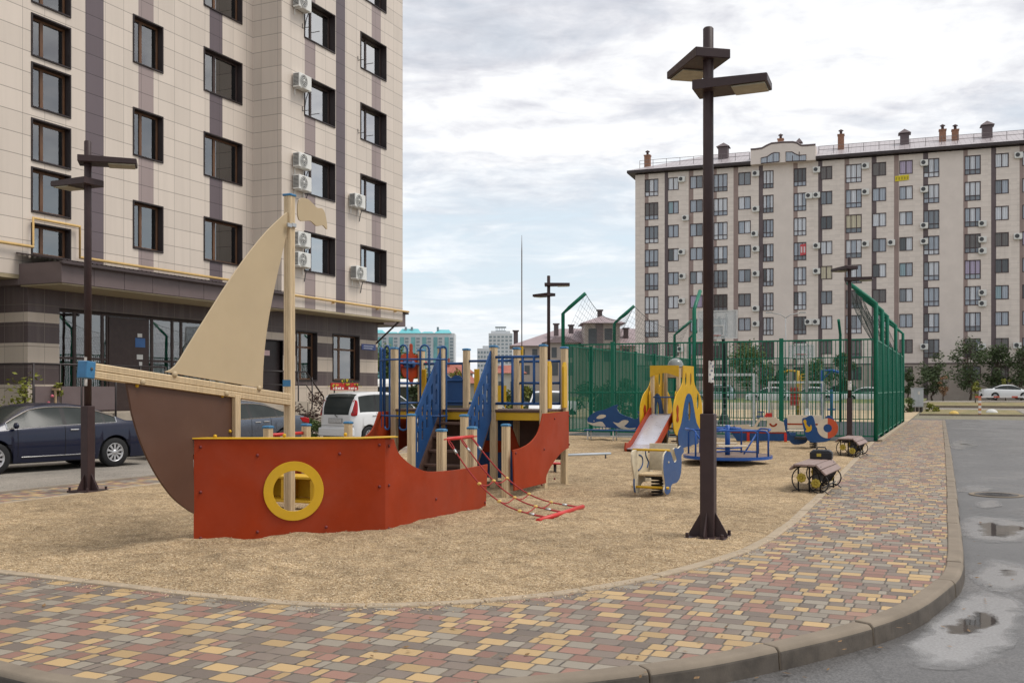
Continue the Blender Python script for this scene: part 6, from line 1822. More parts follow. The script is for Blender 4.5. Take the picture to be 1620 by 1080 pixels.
M_NAVY = carpaint('navy_car_paint', (0.006, 0.009, 0.028), .1, .3)
M_GREYC = carpaint('grey_car_paint', (0.10, 0.115, 0.145), .5, .28)
M_WCAR = carpaint('white_car_paint', (0.66, 0.67, 0.68), .0, .3)
M_SILV = carpaint('silver_car_paint', (0.42, 0.45, 0.50), .4, .3)
# dark blue sedan, nose towards the viewer
c = at(182, 738, RZ); f_ = at(-4, 751, RZ)
dirv = (Vector((f_.x, f_.y)) - Vector((c.x, c.y))).normalized()         # rear wheel -> front wheel
hd = math.atan2(-dirv.x, dirv.y)
Rm = Matrix.Rotation(hd, 3, 'Z')
near_side = Rm @ Vector((1, 0, 0)); sgn = 1 if near_side.dot(Vector((-c.x, -c.y, 0))) > 0 else -1
offs = Rm @ Vector((sgn * (SEDAN['W'] / 2 - .04), SEDAN['rw'] - SEDAN['L'] / 2, 0))
pos = Vector((c.x, c.y, RZ)) - offs
navy = car('parked_car', 'dark blue sedan with chrome window trim parked before the left block', SEDAN, M_NAVY, pos, hd, trim=True)
m = MB(); mm = Rm
p = Vector((sgn * (SEDAN['W'] / 2 - .01), 1.62, .72)); m.ball(p, .045, 0, 8, (.3, 1.6, .6)); m.build('side_repeater', M_LAMPW, navy, world=False)
# grey sedan parked in line behind it
gpos = pos + Vector((-.15, .0, 0)) + (Rm @ Vector((0, -6.35, 0)))
d_ = (ray(482, 660)); q = d_ * 28.6
gcar = car('parked_car', 'grey sedan partly hidden behind the mast and the brown keel board', SEDAN, M_GREYC, (0, 0, RZ), R(171), trim=True)
tail = Matrix.Rotation(R(171), 3, 'Z') @ Vector((-SEDAN['W'] / 2 * .75, -SEDAN['L'] / 2 + .05, 0))
gcar.location = (q.x - tail.x, q.y - tail.y, RZ); LOC[gcar.name] = Matrix.Translation(gcar.location) @ Matrix.Rotation(R(171), 4, 'Z')
for cc in (navy, gcar):
    for sg in (1, -1):
        MB().prism([(-2.36, .80), (-2.05, .86), (-1.98, .98), (-2.2, .985), (-2.36, .95)], sg * .66, sg * .865, 'x').build('tail_light', M_LAMPR, cc, world=False, bevel=.02)
        MB().prism([(2.30, .66), (1.85, .86), (1.75, .80), (2.1, .62), (2.30, .58)], sg * .60, sg * .85, 'x').build('headlight', M_LAMPW, cc, world=False, bevel=.02)
# white minivan seen from behind
vr = R(-10)
van = car('minivan', 'white minivan seen from behind, parked in front of the banded corner wall', VAN, M_WCAR, (0, 0, RZ), vr, 'minivan')
rc = ray(531, 650) * 31.6
tl = Matrix.Rotation(vr, 3, 'Z') @ Vector((0, -VAN['L'] / 2, 0))
van.location = (rc.x - tl.x, rc.y - tl.y, RZ); LOC[van.name] = Matrix.Translation(van.location) @ Matrix.Rotation(vr, 4, 'Z')
yb = -VAN['L'] / 2
for sg in (1, -1):
    MB().prism(smooth_poly([(.60, 1.40), (.67, 1.42), (.745, 1.2), (.775, .98), (.72, .93), (.63, .96), (.655, 1.15)], 3), -.02, .05, f=lambda a, b, q: (sg * a, yb + .02 + q + max(0, b - 1.0) * .36 + max(0, a - .6) * .55, b)).build('tail_light', M_LAMPR, van, world=False, bevel=.02)
    MB().ball((sg * .58, yb + .0, .46), .07, 0, 8, (1, .4, .6)).ball((sg * .58, yb + .0, .36), .06, 0, 8, (1, .4, .6)).build('reflector', M_LAMPR, van, world=False)
MB().prism(smooth_poly([(-.60, 1.02), (.60, 1.02), (.66, 1.12), (.60, 1.42), (.50, 1.52), (-.50, 1.52), (-.60, 1.42), (-.66, 1.12)], 3), 0, .02, f=lambda a, b, q: (a, yb - .005 - q + max(0, b - .98) * .36 + .11 * abs(a) ** 2, b)).build('rear_window', M_CGLASS, van, world=False)
MB().bx(-.72, .72, yb - .06, yb + .12, .28, .56).build('bumper', M_WCAR, van, world=False, bevel=.05, seg=3)
MB().bx(-.30, .30, yb - .03, yb + .05, .70, .86).build('plate_recess', paint('plate_grey', (.30, .30, .30), .5), van, world=False, bevel=.01)
np_ = MB().bx(-.26, .26, yb - .045, yb - .031, .72, .84)
np_.build('number_plate', M_PLATE, van, world=False)
MB().tube([(-.02, yb - .03, .97), (.10, yb - .03, .90)], .014, 5).build('wiper', M_DARKP, van, world=False)
MB().bx(-.76, .76, yb + .0, yb + .02, .615, .625).build('tailgate_seam', M_DARKP, van, world=False)
# red rooftop sign with yellow flowers seen over the van (its lettering is unreadable in the photograph)
y_, z_ = onx(545, 612, -22.0)
LEAF_SIGN = paint('sign_leaf', (.10, .16, .03), .6)
sgp = MB().bx(-22.03, -21.97, y_ - .95, y_ + .95, z_ - .12, z_ + .16, 0)
for k in range(11):
    if k not in (5, 6): sgp.bx(-21.968, -21.96, y_ - .85 + k * .155, y_ - .85 + k * .155 + (.08 + .03 * (k % 3)), z_ - .09, z_ - .02 + .02 * (k % 2), 1)
rr = random.Random(4)
for k in range(46): sgp.ball((-21.95 + rr.uniform(-.06, .06), y_ + rr.gauss(0, .16) + (0 if k < 26 else rr.choice((-1, 1)) * .85), z_ + rr.uniform(.02, .30 if k < 26 else .12)), rr.uniform(.02, .045), 2 if k % 3 else 4, 6)
sgp.tube([(-22, y_ - .7, -.1), (-22, y_ - .7, z_ - .12)], .03, 5, 3).tube([(-22, y_ + .7, -.1), (-22, y_ + .7, z_ - .12)], .03, 5, 3)
tag(sgp.build('shop_sign', [paint('sign_red', (.42, .03, .025), .5), paint('sign_white', (.65, .62, .55), .5), paint('sign_yellow', (.50, .42, .03), .6), M_IRON, LEAF_SIGN]), 'red sign with white marks and yellow flowers showing above the white minivan roof', 'sign')
# ---------------------------------------------------------------- distant cars
def far_car(label, px, pyb, head, spec, mat, d, group='cars parked along the far lot'):
    v = ray(px, 615) * d; z = H + (615 - pyb) * d / K
    return car('parked_car', label, spec, mat, (v.x, v.y, z), head, group=group, detail=False)
zf = gz(108) + .06
def by_d(d): return 615 + (H - zf) * K / d
far_car('silver car on the far lot, just right of the nearest lamp post', 1130, by_d(96), R(92), VAN, M_SILV, 96)
far_car('white sedan on the far lot between the two white goals', 1222, by_d(92), R(88), SEDAN, M_WCAR, 92)
far_car('white sedan on the far lot behind the yellow gym machine', 1287, by_d(90), R(86), SEDAN, M_WCAR, 90)
far_car('blue grey car on the far lot beside the second lamp post', 1325, by_d(102), R(90), VAN, M_GREYC, 102)
far_car('white car on the far lot directly behind the court fence corner', 1372, by_d(95), R(90), SEDAN, M_WCAR, 95)
far_car('white sedan by the far block at the right edge, behind the barrier', 1592, 631.5, R(-72), SEDAN, M_WCAR, 100)
v = ray(886, 615) * 47
car('parked_car', 'white van standing left of the green fence, partly behind the ship stern', VAN, M_WCAR, (v.x - .6, v.y, RZ), R(195), detail=True)
v = ray(852, 615) * 62
car('parked_car', 'white car far behind the yellow planks of the ship', SEDAN, M_WCAR, (v.x, v.y, RZ), R(80), detail=False)
# ================================================================ TREES AND SHRUBS
def m_leaf(name, col, var=.35, tw=.15):
    t = NT(name); r = t.noise(3.2, 4, .7)
    isl = t.N.new('ShaderNodeNewGeometry').outputs['Random Per Island']
    c = t.mix(isl, mul(col, 1 - var), mul(col, 1 + var))
    c = t.mix(t.ramp(r, [(.35, 0), (.65, .5)]), c, (col[0] * 1.35, col[1] * 1.05, col[2] * .8))
    t.set('Base Color', c); t.set('Roughness', .55); t.set('Specular IOR Level', .3)
    return t.m
M_BARK = paint('bark', (0.085, 0.065, 0.05), .9, .3, 14, .5, 40)
LEAF_D = m_leaf('dark_leaves', (0.055, 0.085, 0.036)); LEAF_M = m_leaf('green_leaves', (0.075, 0.115, 0.034)); LEAF_Y = m_leaf('yellow_green_leaves', (0.16, 0.18, 0.03)); LEAF_R = m_leaf('red_brown_leaves', (0.055, 0.032, 0.025)); LEAF_O = m_leaf('orange_leaves', (0.22, 0.14, 0.08))
def plant(name, label, cat, loc, w, h, mat, seed, trunk=.0, n=1400, leaf=.16, group=None, clumps=14, slim=1.0):
    """tapered trunk with limbs; a crown of separate leaf faces gathered in uneven clumps"""
    r = random.Random(seed)
    t = thing(name, label, cat, tuple(loc), 0, group)
    tm = MB(); ch = h - trunk
    tr = .02 + .018 * h
    top = trunk + ch * .7
    tm.tube([(0, 0, -.1), (r.uniform(-.03, .03) * h, 0, trunk * .5 + .1), (r.uniform(-.04, .04) * h, r.uniform(-.04, .04) * h, trunk + .1), (r.uniform(-.06, .06) * h, 0, top)], [tr, tr * .85, tr * .7, tr * .2], 6)
    cs = []
    for k in range(clumps):
        a = r.random() * 6.283; q = r.random() ** .6; zz = r.random()
        prof = math.sin(math.pi * (.12 + .80 * zz)) ** .8 * slim + (1 - slim) * .6
        cx, cy, cz = w / 2 * q * prof * math.cos(a), w / 2 * q * prof * math.sin(a), trunk + ch * (.06 + .86 * zz)
        cs.append((cx, cy, cz, r.uniform(.16, .30) * min(w, ch)))
        if k % 2 == 0: tm.tube([(0, 0, max(.05, min(cz - .2 * ch, trunk + .3 * ch * r.random()))), (cx * .5, cy * .5, cz - .1 * ch), (cx, cy, cz)], [tr * .4, tr * .25, tr * .08], 4)
    tm.build('trunk', M_BARK, t, world=False)
    cm = MB()
    for i in range(n):
        cx, cy, cz, cr = r.choice(cs)
        d = Vector((r.gauss(0, 1), r.gauss(0, 1), r.gauss(0, .85))).normalized() * cr * r.random() ** .45
        p = Vector((cx, cy, cz)) + d
        if p.z < .03: p.z = .03 + r.random() * .1
        s_ = leaf * r.uniform(.55, 1.25)
        u = Vector((r.gauss(0, 1), r.gauss(0, 1), r.gauss(0, .5))).normalized(); v_ = u.orthogonal().normalized()
        v_ = (v_ * math.cos(r.random() * 3) + u.cross(v_) * math.sin(r.random() * 3)).normalized()
        cm.add([p - u * s_, p + v_ * s_ * .42, p + u * s_, p - v_ * s_ * .42], [(0, 1, 2, 3)])
    cm.build('crown', mat, t, fix=False, world=False)
    return t
def gp(px, d, z=None):
    v = ray(px, 615) * d; return (v.x, v.y, gz(v.y) if z is None else z)
GB = 'small trees along the far block'
plant('tree', 'dark bushy tree just right of the grey cabinet at the far block', 'tree', gp(1475, 108), 3.1, 5.2, LEAF_D, 1, .8, 2200, .17, GB, 18)
plant('tree', 'wide airy tree at the far block behind the yellow green sapling', 'tree', gp(1534, 110), 3.9, 6.6, LEAF_D, 2, 1.3, 2600, .17, GB, 22)
plant('tree', 'tall tree at the far block just behind the white sedan', 'tree', gp(1576, 111), 3.5, 6.2, LEAF_D, 3, 1.6, 2400, .17, GB, 20)
plant('tree', 'tree at the far block cut by the right edge of the picture', 'tree', gp(1616, 110), 3.4, 6.0, LEAF_D, 4, 1.5, 2000, .17, GB, 18)
plant('tree', 'narrow dark tree at the far block just right of the court fence', 'tree', gp(1436, 109), 1.8, 3.6, LEAF_D, 5, .8, 900, .16, GB, 10)
plant('tree', 'leafy tree behind the court, right of the nearest lamp post', 'tree', gp(1182, 100), 4.6, 5.8, LEAF_M, 6, 1.4, 2600, .18, 'trees behind the court', 22)
plant('tree', 'dark tree behind the court, just left of the second lamp post', 'tree', gp(1338, 96), 2.6, 5.0, LEAF_D, 7, 1.2, 1600, .17, 'trees behind the court', 16)
plant('tree', 'small tree behind the court, left of the blue gym frame', 'tree', gp(1290, 98), 3.2, 4.2, LEAF_M, 8, 1.2, 1400, .17, 'trees behind the court', 14)
plant('tree', 'tree behind the court and the red funnel, between the goals', 'tree', gp(1232, 100), 2.8, 3.6, LEAF_D, 9, 1.0, 1300, .17, 'trees behind the court', 14)
plant('sapling', 'thin yellow green sapling on the dry verge left of the white sedan', 'sapling', gp(1543, 92), .9, 2.1, LEAF_Y, 10, .5, 260, .13, None, 8)
plant('sapling', 'second thin yellow sapling standing behind the white sedan', 'sapling', gp(1591, 107), .9, 2.6, LEAF_Y, 11, .8, 240, .13, None, 8)
plant('sapling', 'orange brown young tree beside the dark bushy tree at the far block', 'sapling', gp(1492, 106), 1.1, 2.8, LEAF_O, 12, .6, 300, .14, None, 8)
plant('shrub', 'green weeds growing at the left side of the grey cabinet', 'shrub', gp(1436, 72), 1.3, 1.0, LEAF_M, 13, .0, 700, .11, None, 12)
plant('shrub', 'low weeds growing at the right side of the grey cabinet', 'shrub', gp(1476, 73), 1.6, .7, LEAF_Y, 14, .0, 400, .11, None, 12)
# behind the left side of the court
for k, (px, d, w, h) in enumerate(((934, 62, 2.6, 1.9), (956, 60, 2.2, 1.7), (985, 60, 2.8, 2.2), (1003, 58, 2.0, 1.7))):
    plant('shrub', ['leftmost dark shrub behind the orca board', 'second dark shrub from the left behind the orca board', 'tallest dark shrub behind the orca tail', 'small dark shrub behind the slide tower left side'][k], 'shrub', gp(px, d, 0.0), w, h, LEAF_D, 30 + k, .1, 1100, .13, 'shrubs beyond the left side of the court', 12)
plant('shrub', 'yellow green reeds beyond the blue bars of the ship deck', 'shrub', gp(818, 55, -.1), 1.5, 2.2, LEAF_Y, 41, .0, 800, .14, None, 12)
plant('shrub', 'green bush seen through the ship railings, right of the reeds', 'shrub', gp(838, 58, -.1), 2.0, 1.8, LEAF_M, 42, .0, 800, .13, None, 12)
# trees left of the ship deck
plant('tree', 'dense round tree beside the corner of the left block, behind the shed', 'tree', gp(615, 100, 0), 6.5, 5.6, LEAF_M, 50, .9, 3200, .24, 'trees behind the shed', 26)
plant('tree', 'dense tree seen through the hooped blue barrier', 'tree', gp(652, 104, 0), 6.0, 5.0, LEAF_M, 51, .9, 2600, .24, 'trees behind the shed', 24)
plant('tree', 'round olive tree between the ship stair sides', 'tree', gp(718, 108, 0), 3.2, 3.6, LEAF_Y, 52, .9, 1300, .2, 'trees behind the shed', 16)
plant('tree', 'dark bushy tree beneath the white shed roof seen through the barrier', 'tree', gp(655, 62, -.1), 3.4, 1.9, LEAF_D, 53, .2, 1500, .16, None, 16)
# planting by the left block
def lp(px, d): v = ray(px, 615) * d; return (v.x, v.y, RZ)
M_PINK = paint('pink_flower', (.5, .12, .16), .6)
rs_ = plant('shrub', 'thin rose bush on a wooden trellis behind the dark blue sedan', 'shrub', lp(38, 27.5), 1.6, 2.15, LEAF_Y, 60, .5, 420, .085, None, 12)
plant('shrub', 'leafy rose bush behind the roof of the dark blue sedan', 'shrub', lp(62, 27), 1.2, 1.75, LEAF_M, 61, .3, 420, .085, None, 10)
plant('shrub', 'slender climbing shrub right of the wooden trellis', 'shrub', lp(97, 27), .5, 2.0, LEAF_Y, 62, .8, 160, .085, None, 6)
tr_ = thing('trellis', 'small wooden trellis among the roses behind the dark blue sedan', 'trellis', lp(80, 27))
m = MB()
for x in (-.28, -.05, .18): m.bx(x - .025, x + .025, -.02, .02, 0, 1.80)
m.bx(-.42, .34, -.025, .025, 1.74, 1.80).bx(-.36, .28, -.026, .026, 1.2, 1.25); m.build('lattice', M_EDGEW, tr_, world=False)
fl_ = MB()
for k in range(7): fl_.ball((rng.uniform(-.4, .4), -.15, rng.uniform(1.2, 1.6)), .045, 0, 6)
fl_.build('rose', M_PINK, tr_, world=False)
plant('shrub', 'dark red leaved bush between the grey sedan and the white minivan', 'shrub', lp(487, 36), 1.3, 1.75, LEAF_R, 63, .2, 900, .07, None, 14)
plant('shrub', 'low green bush beside the left tail of the white minivan', 'shrub', lp(490, 33), .9, .80, LEAF_M, 64, .0, 700, .07, None, 10)
# ================================================================ ENTRANCE RAILINGS
M_RAIL = paint('dark_railing', (.028, .022, .022), .4, .1, 6)
def xr(px, x): return onx(px, 600, x)[0]
XR = -22.25
rl = thing('entrance_railing', 'dark railing with solid lower panels along the entrance porch of the left block', 'railing', (XR, 22, 0))
ya, yb2 = xr(53, XR), xr(262, XR); zt = onx(53, 575, XR)[1]
MB().tube([(XA + .1, ya, zt), (XR, ya, zt), (XR, yb2, zt)], .03, 8).build('handrail', M_RAIL, rl)
for px in (53, 95, 128, 183, 222, 262):
    y = xr(px, XR); MB().tube([(XR, y, RZ), (XR, y, zt)], .03, 8).build('rail_post', M_RAIL, rl)
for a, b in ((55, 94), (97, 127), (130, 181)):
    MB().bx(XR - .015, XR + .015, xr(a, XR), xr(b, XR), 1.05, 1.72).build('panel', M_FASCIA, rl)
tag(MB().bx(XA + .1, XR - .06, GY0 + .2, 30.2, RZ, .95).build('entrance_porch', paint('porch_stone', (.36, .31, .25), .7, .1, 2, dirt=.2)), kind='structure')
st2 = thing('stair_railing', 'dark stair railing sloping down beside the recessed door behind the mast', 'railing', (XA + 1.6, 33, 0))
y0, y1 = xr(415, XA + 1.4), xr(472, XA + 1.4); y2 = xr(512, XA + 1.4)
zt = onx(470, 588, XA + 1.4)[1]; z2 = onx(512, 628, XA + 1.4)[1]
xr_ = XA + 1.4
MB().tube([(xr_, y0, zt), (xr_, y1 + .5, zt), (xr_, y2, z2)], .03, 8).tube([(xr_, y0, zt - .5), (xr_, y1 + .5, zt - .5), (xr_, y2, z2 - .5)], .022, 6).build('handrail', M_RAIL, st2)
for y, z in ((y0, zt), (y1, zt), (y1 + .9, zt - .2), (y2, z2)): MB().tube([(xr_, y, RZ), (xr_, y, z)], .028, 6).build('rail_post', M_RAIL, st2)
tag(MB().bx(XA + .1, xr_ + .1, y0 - 1.0, y1 + .6, RZ, 1.17).bx(XA + .1, xr_ + .1, y1 + .601, y1 + 1.0, RZ, .85).bx(XA + .1, xr_ + .1, y1 + 1.001, y1 + 1.4, RZ, .5).build('door_steps', MATS['porch_stone']), kind='structure')
# ================================================================ SHED BEYOND THE CORNER
v = ray(634, 615) * 70
sh = thing('shed', 'long low shed with a rounded white roof beyond the left block', 'shed', (v.x, v.y, 0))
m = MB()
hw, L_ = 1.2, 9.0
prof = [(hw * math.cos(math.pi * i / 8), .55 * math.sin(math.pi * i / 8)) for i in range(9)]
for i in range(8):
    (a, b), (c, d) = prof[i], prof[i + 1]
    m.quad((-L_ / 2, a, 1.80 + b), (L_ / 2, a, 1.80 + b), (L_ / 2, c, 1.80 + d), (-L_ / 2, c, 1.80 + d))
m.add([(s * L_ / 2, a, 1.8 + b) for s in (-1,) for a, b in prof], [tuple(range(9))]); m.add([(L_ / 2, a, 1.8 + b) for a, b in prof], [tuple(range(9))])
m.xf(Matrix.Rotation(A, 4, 'Z')).build('roof', M_WHITE, sh, world=False)
m = MB().bx(-L_ / 2 + .1, L_ / 2 - .1, -hw + .1, hw - .1, -.2, 1.79).xf(Matrix.Rotation(A, 4, 'Z')); m.build('wall', paint('shed_dark', (.05, .055, .045), .8, .3, 1.2), sh, world=False)
# ================================================================ DISTANT BUILDINGS
def bwin(mb, x0, x1, z0, z1, nx, nz, fx=.55, fz=.55, y=-.06, mi=0):
    for i in range(nx):
        for j in range(nz):
            cx = x0 + (x1 - x0) * (i + .5) / nx; cz = z0 + (z1 - z0) * (j + .5) / nz
            w, h = (x1 - x0) / nx * fx / 2, (z1 - z0) / nz * fz / 2
            mb.bx(cx - w, cx + w, y, y + .05, cz - h, cz + h, mi)
def facing(px0, px1, d):
    """facade frame facing the viewer: origin at px0, width, rotation"""
    a = ray(px0, 615) * d; b = ray(px1, 615) * d
    return Vector((a.x, a.y, 0)), (b - a).length, math.atan2(b.y - a.y, b.x - a.x)
def zpx(py, d): return H + (615 - py) * d / K
M_TW = paint('tower_white', (.56, .58, .60), .6, .05, .05); M_TEAL = paint('teal_glazing', (.16, .36, .38), .2, .25, .15); M_TEALR = paint('teal_roof', (.12, .42, .46), .5, .1, .1); M_TWIN = paint('tower_window', (.22, .27, .30), .25, .2, .1)  # slightly pale paints, distance haze mixed into the colours
D = 640
o_, w_, a_ = facing(560, 719, D)
tl_ = thing('tower_block', 'wide pale tower block with teal glazing and turquoise roofs on the horizon', 'building', tuple(o_), a_)
zt = zpx(527, D)
MB().bx(0, w_, 0, 18, -2, zt).build('wall', M_TW, tl_, world=False)
m = MB()
for k in range(9):
    x0 = w_ * (k + .12) / 9; m.bx(x0, x0 + w_ * .040, -.5, -.02, 1, zt - 2.5, 0)
    for j in range(16): m.bx(x0 + w_ * .052, x0 + w_ * .085, -.3, -.02, 2 + j * (zt - 4) / 16, 2 + (j + .62) * (zt - 4) / 16, 1)
m.build('glazing', [M_TEAL, M_TWIN], tl_, world=False)
m = MB()
for x0, x1, h in ((0, .30, 2.5), (.30, .44, 1.2), (.44, .66, 3.2), (.66, .80, 1.4), (.80, .97, 2.6)):
    m.add([(w_ * x0, -1, zt), (w_ * x1, -1, zt), (w_ * x1, 18, zt), (w_ * x0, 18, zt), (w_ * (x0 + .03), 6, zt + h), (w_ * (x1 - .03), 6, zt + h)], [(0, 1, 5, 4), (1, 2, 5), (2, 3, 4, 5), (3, 0, 4), (3, 2, 1, 0)])
for q in (.50, .56, .82): m.bx(w_ * q, w_ * (q + .02), 3, 6, zt + 2, zt + 4.2, 1)
m.build('roof', [M_TEALR, M_TWIN], tl_, world=False)
D = 560
o_, w_, a_ = facing(773, 811, D)
t2 = thing('tower_block', 'slim grey white tower with a crowned top on the horizon', 'building', tuple(o_), a_); zt = zpx(527, D)
MB().bx(0, w_, 0, 13, -2, zt).bx(w_ * .1, w_ * .9, 1, 11, zt + .01, zt + 1.3).build('wall', M_TW, t2, world=False)
m = MB(); bwin(m, 0, w_, 1, zt - 1, 6, 15, .6, .5, -.12); m.build('windows', M_TWIN, t2, world=False)
m = MB().bx(w_ * .28, w_ * .72, 3, 9, zt + 1.31, zt + 1.7)
for q in range(6): m.bx(w_ * (.3 + q * .07), w_ * (.32 + q * .07), 3, 4, zt + 1.71, zt + 3.4)
m.bx(w_ * .27, w_ * .73, 3, 9, zt + 3.41, zt + 3.9); m.build('crown_roof', M_TWIN, t2, world=False)
o_, w_, a_ = facing(755, 779, 600)
t3 = thing('tower_block', 'lower white tower beside the slim crowned tower on the horizon', 'building', tuple(o_), a_); zt = zpx(551, 600)
MB().bx(0, w_, 0, 12, -2, zt).bx(w_ * .35, w_, 1, 11, zt + .01, zt + 1.6).build('wall', M_TW, t3, world=False)
m = MB(); bwin(m, 0, w_, 1, zt - 1, 5, 9, .6, .5, -.12); m.build('windows', M_TWIN, t3, world=False)
# houses with red roofs
M_HW = paint('house_white', (.52, .48, .44), .7, .08, .4); M_HR = paint('red_roof_tiles', (.30, .10, .07), .7, .2, 1.5); M_HG = paint('house_window', (.10, .11, .12), .3, .2, 1)
def house(label, px0, px1, d, yeave, yridge, mat, depth=8):
    o_, w_, a_ = facing(px0, px1, d); t = thing('house', label, 'house', tuple(o_), a_)
    ze, zr = zpx(yeave, d), zpx(yridge, d)
    MB().bx(0, w_, 0, depth, -1, ze).build('wall', M_HW, t, world=False)
    e = .5
    MB().add([(-e, -e, ze), (w_ + e, -e, ze), (w_ + e, depth + e, ze), (-e, depth + e, ze), (w_ * .25, depth / 2, zr), (w_ * .75, depth / 2, zr)], [(0, 1, 5, 4), (1, 2, 5), (2, 3, 4, 5), (3, 0, 4), (3, 2, 1, 0)]).bx(w_ * .3, w_ * .36, depth * .3, depth * .4, ze, zr + .7).build('roof', mat, t, world=False)
    n = max(2, int(w_ / 2.6)); m = MB(); bwin(m, .3, w_ - .3, max(.6, ze - 3), ze - .3, n, 1, .4, .55); m.build('window', M_HG, t, world=False)
house('red roofed house seen between the ship stair sides', 690, 744, 130, 590, 574, M_HR)
house('lower red roofed house in front of the taller red roof', 705, 752, 105, 606, 592, M_HR)
house('white house with a small red gable seen through the blue bars', 778, 826, 100, 590, 576, M_HR, 9)
# brown roofed townhouse with a turret
D = 150
M_TWN = paint('townhouse_wall', (.44, .385, .345), .7, .07, .3); M_TRF = paint('townhouse_roof', (.30, .235, .245), .5, .10, .5)
o_, w_, a_ = facing(812, 1030, D)
th_ = thing('townhouse', 'beige townhouse row with mauve roofs and a square turret behind the court', 'building', tuple(o_), a_)
X = lambda px: (px - 812) / (1030 - 812) * w_
Z = lambda py: zpx(py, D)
zE = Z(547)
MB().bx(0, w_, 0, 12, -1, zE).bx(X(862), X(914), -1.6, -.01, -1, Z(541)).build('wall', M_TWN, th_, world=False)
m = MB()
m.add([(X(806), -.8, zE), (w_, -.8, zE), (w_, 12.8, zE), (X(806), 12.8, zE), (X(888), 6, Z(516)), (w_, 6, Z(516))], [(0, 1, 5, 4), (3, 0, 4), (2, 3, 4, 5), (1, 2, 5), (3, 2, 1, 0)])
m.build('roof', M_TRF, th_, world=False)
arcp = [(X(862) - .5, Z(543))] + [(X(862) + (X(914) - X(862)) * i / 8, Z(543) + (Z(533) - Z(543)) * math.sin(math.pi * i / 8)) for i in range(1, 8)] + [(X(914) + .5, Z(543))]
MB().prism(arcp, -2.2, 3, 'y').build('bay_roof', M_TRF, th_, world=False)
MB().bx(X(923), X(978), -2.4, 4, Z(552), Z(512)).build('turret', M_TWN, th_, world=False)
cxm = (X(918) + X(987)) / 2
MB().add([(X(917), -3.4, Z(513)), (X(987), -3.4, Z(513)), (X(987), 5, Z(513)), (X(917), 5, Z(513)), (cxm, .8, Z(499))], [(0, 1, 4), (1, 2, 4), (2, 3, 4), (3, 0, 4), (3, 2, 1, 0)]).build('turret_roof', M_TRF, th_, world=False)
for a, b, c, d, y in ((929, 942, 521, 545, -2.46), (954, 966, 521, 539, -2.46), (822, 830, 552, 566, -.06), (842, 850, 552, 566, -.06), (872, 880, 550, 566, -1.66), (895, 904, 550, 566, -1.66), (830, 838, 578, 592, -.06), (870, 882, 574, 594, -1.66), (895, 906, 574, 594, -1.66), (930, 940, 556, 572, -.06), (955, 968, 556, 572, -.06), (985, 995, 552, 570, -.06)):
    MB().bx(X(a), X(b), y, y + .05, Z(d), Z(c)).build('window', M_HG, th_, world=False)
MB().bx(X(940), X(952), -2.45, -2.405, Z(552), Z(513)).build('turret_stripe', paint('turret_mauve', (.22, .18, .18), .6), th_, world=False)
for px, y0, y1 in ((816, 523, 545), (881, 512, 530), (905, 514, 526), (951, 490, 504), (993, 519, 545)):
    MB().bx(X(px) - .35, X(px) + .35, 2, 2.7, Z(y1), Z(y0)).bx(X(px) - .5, X(px) + .5, 1.85, 2.85, Z(y0) + .001, Z(y0) + .2).build('chimney', M_RD, th_, world=False)
# thin tall flagpole
v = ray(825.5, 615) * 44
fp = thing('flagpole', 'very tall thin pole rising into the sky behind the ship deck', 'pole', (v.x, v.y, 0))
MB().tube([(0, 0, -.1), (0, 0, zpx(398, 44)), (0, 0, zpx(372, 44))], [.028, .024, .008], 8).build('shaft', paint('pole_brown', (.13, .095, .075), .5), fp, world=False)
MB().bx(-.05, .05, -.05, .05, -.1, zpx(548, 44)).build('base', M_YEL, fp, world=False)
# yellow board seen through the deck railing
v = ray(791, 615) * 50
yb_ = thing('yellow_board', 'yellow notice board on legs seen through the blue ship railing', 'notice board', (v.x, v.y, RZ), A)
MB().bx(-.32, .32, -.02, .02, 1.0, 1.95).build('board', M_YEL, yb_, world=False); MB().bx(-.3, -.24, -.015, .015, 0, 1.0).bx(.24, .3, -.015, .015, 0, 1.0).build('leg', M_YEL, yb_, world=False)
# double street light far away
v = ray(1243, 615) * 104
sl_ = thing('street_light', 'thin grey double armed street light in front of the far block', 'street light', (v.x, v.y, .3), A)
zt = zpx(503, 104) - .3
MB().tube([(0, 0, 0), (0, 0, zt)], [.09, .055], 8).build('pole', paint('grey_galvanised', (.36, .36, .36), .5), sl_, world=False)
for s in (-1, 1): MB().tube([(0, 0, zt), (s * .5, 0, zt + .35), (s * 1.5, 0, zt + .55)], .045, 6).box((s * 1.75, 0, zt + .57), (.6, .22, .12)).build('arm', MATS['grey_galvanised'], sl_, world=False)
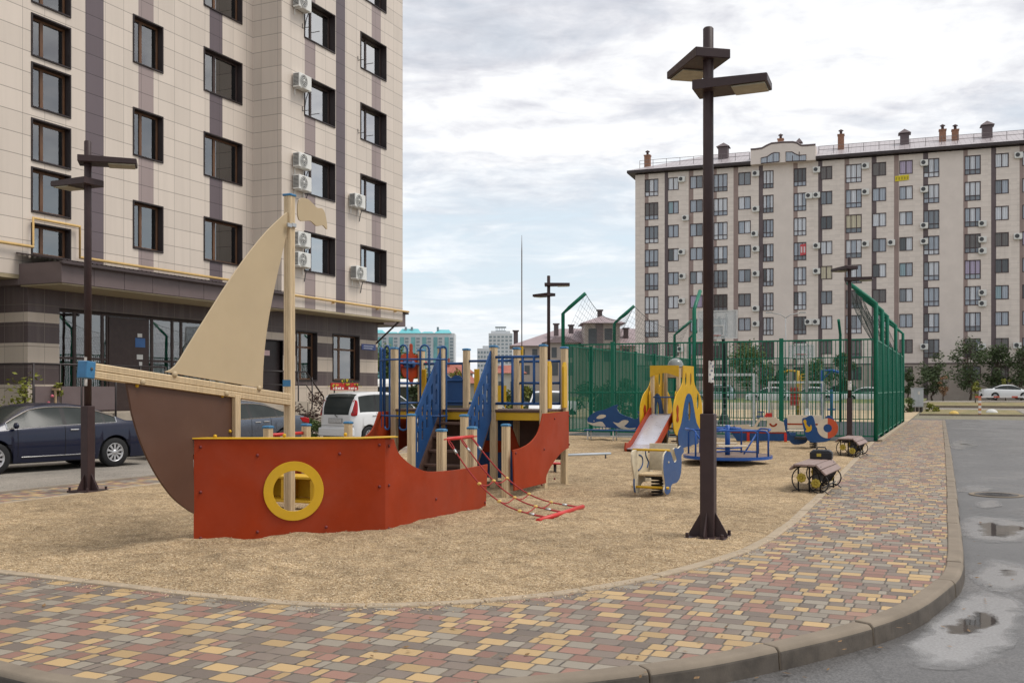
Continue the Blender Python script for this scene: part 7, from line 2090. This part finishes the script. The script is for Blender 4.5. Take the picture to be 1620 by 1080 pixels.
# ================================================================ RIGHT BACKGROUND FURNITURE
v = ray(1451, 615) * 73
cabz = gz(v.y) + .06
cb2 = thing('electric_cabinet', 'grey electric cabinet on short legs at the roadside beyond the court', 'cabinet', (v.x, v.y, cabz), A)
MB().bx(-.36, .36, -.25, .25, .32, 1.70).build('case', paint('cabinet_grey', (.36, .38, .40), .45, .08, 2), cb2, bevel=.015, world=False)
MB().bx(-.33, -.01, -.262, -.252, .38, 1.64).bx(.01, .33, -.262, -.252, .38, 1.64).build('door', MATS['cabinet_grey'], cb2, world=False)
MB().box((.02, -.268, 1.35), (.16, .008, .24)).build('notice', M_PAPER, cb2, world=False)
for x in (-.28, 0, .28): MB().bx(x - .05, x + .05, -.2, .2, -.06, .319).build('leg', M_IRON, cb2, world=False)
MB().bx(-.40, .40, -.29, .29, 1.701, 1.74).build('lid', MATS['cabinet_grey'], cb2, world=False)
def dome(label, px, py, r, mat):
    p = at(px, py, -.10); t = MB().lathe([(r, 0), (r * .99, .12 * r), (r * .9, .42 * r), (r * .7, .68 * r), (r * .4, .84 * r), (0, .90 * r)], 20)
    o = t.build('bollard', mat); o.location = (p.x, p.y, -.13); tag(o, label, 'bollard', 'concrete hemisphere bollards')
dome('yellow painted concrete hemisphere at the roadside', 1509, 656, .34, paint('bollard_yellow', (.55, .38, .10), .7, .15, 4, dirt=.3))
dome('white painted concrete hemisphere near the barrier post', 1569, 654.5, .42, paint('bollard_white', (.55, .55, .52), .7, .15, 4, dirt=.3))
v = ray(1550, 615) * 66
bar = thing('boom_barrier', 'red and white boom barrier on an orange striped post across the side street', 'barrier', (v.x, v.y, RZ), A)
M_BWH = paint('barrier_white', (.62, .60, .60), .5); M_BRD = paint('barrier_red', (.45, .10, .07), .5)
m = MB()
for k in range(7): m.bx(-.07, .07, -.07, .07, .17 * k, .17 * k + .168, k % 2)
m.build('post', [paint('barrier_orange', (.50, .22, .10), .6), M_BWH], bar, world=False)
m = MB()
for k in range(12): m.bx(-.3 + k * .4, -.3 + k * .4 + .399, -.03, .03, 1.20, 1.31, 1 if k % 3 == 0 else 0)
m.build('boom', [M_BWH, M_BRD], bar, world=False)
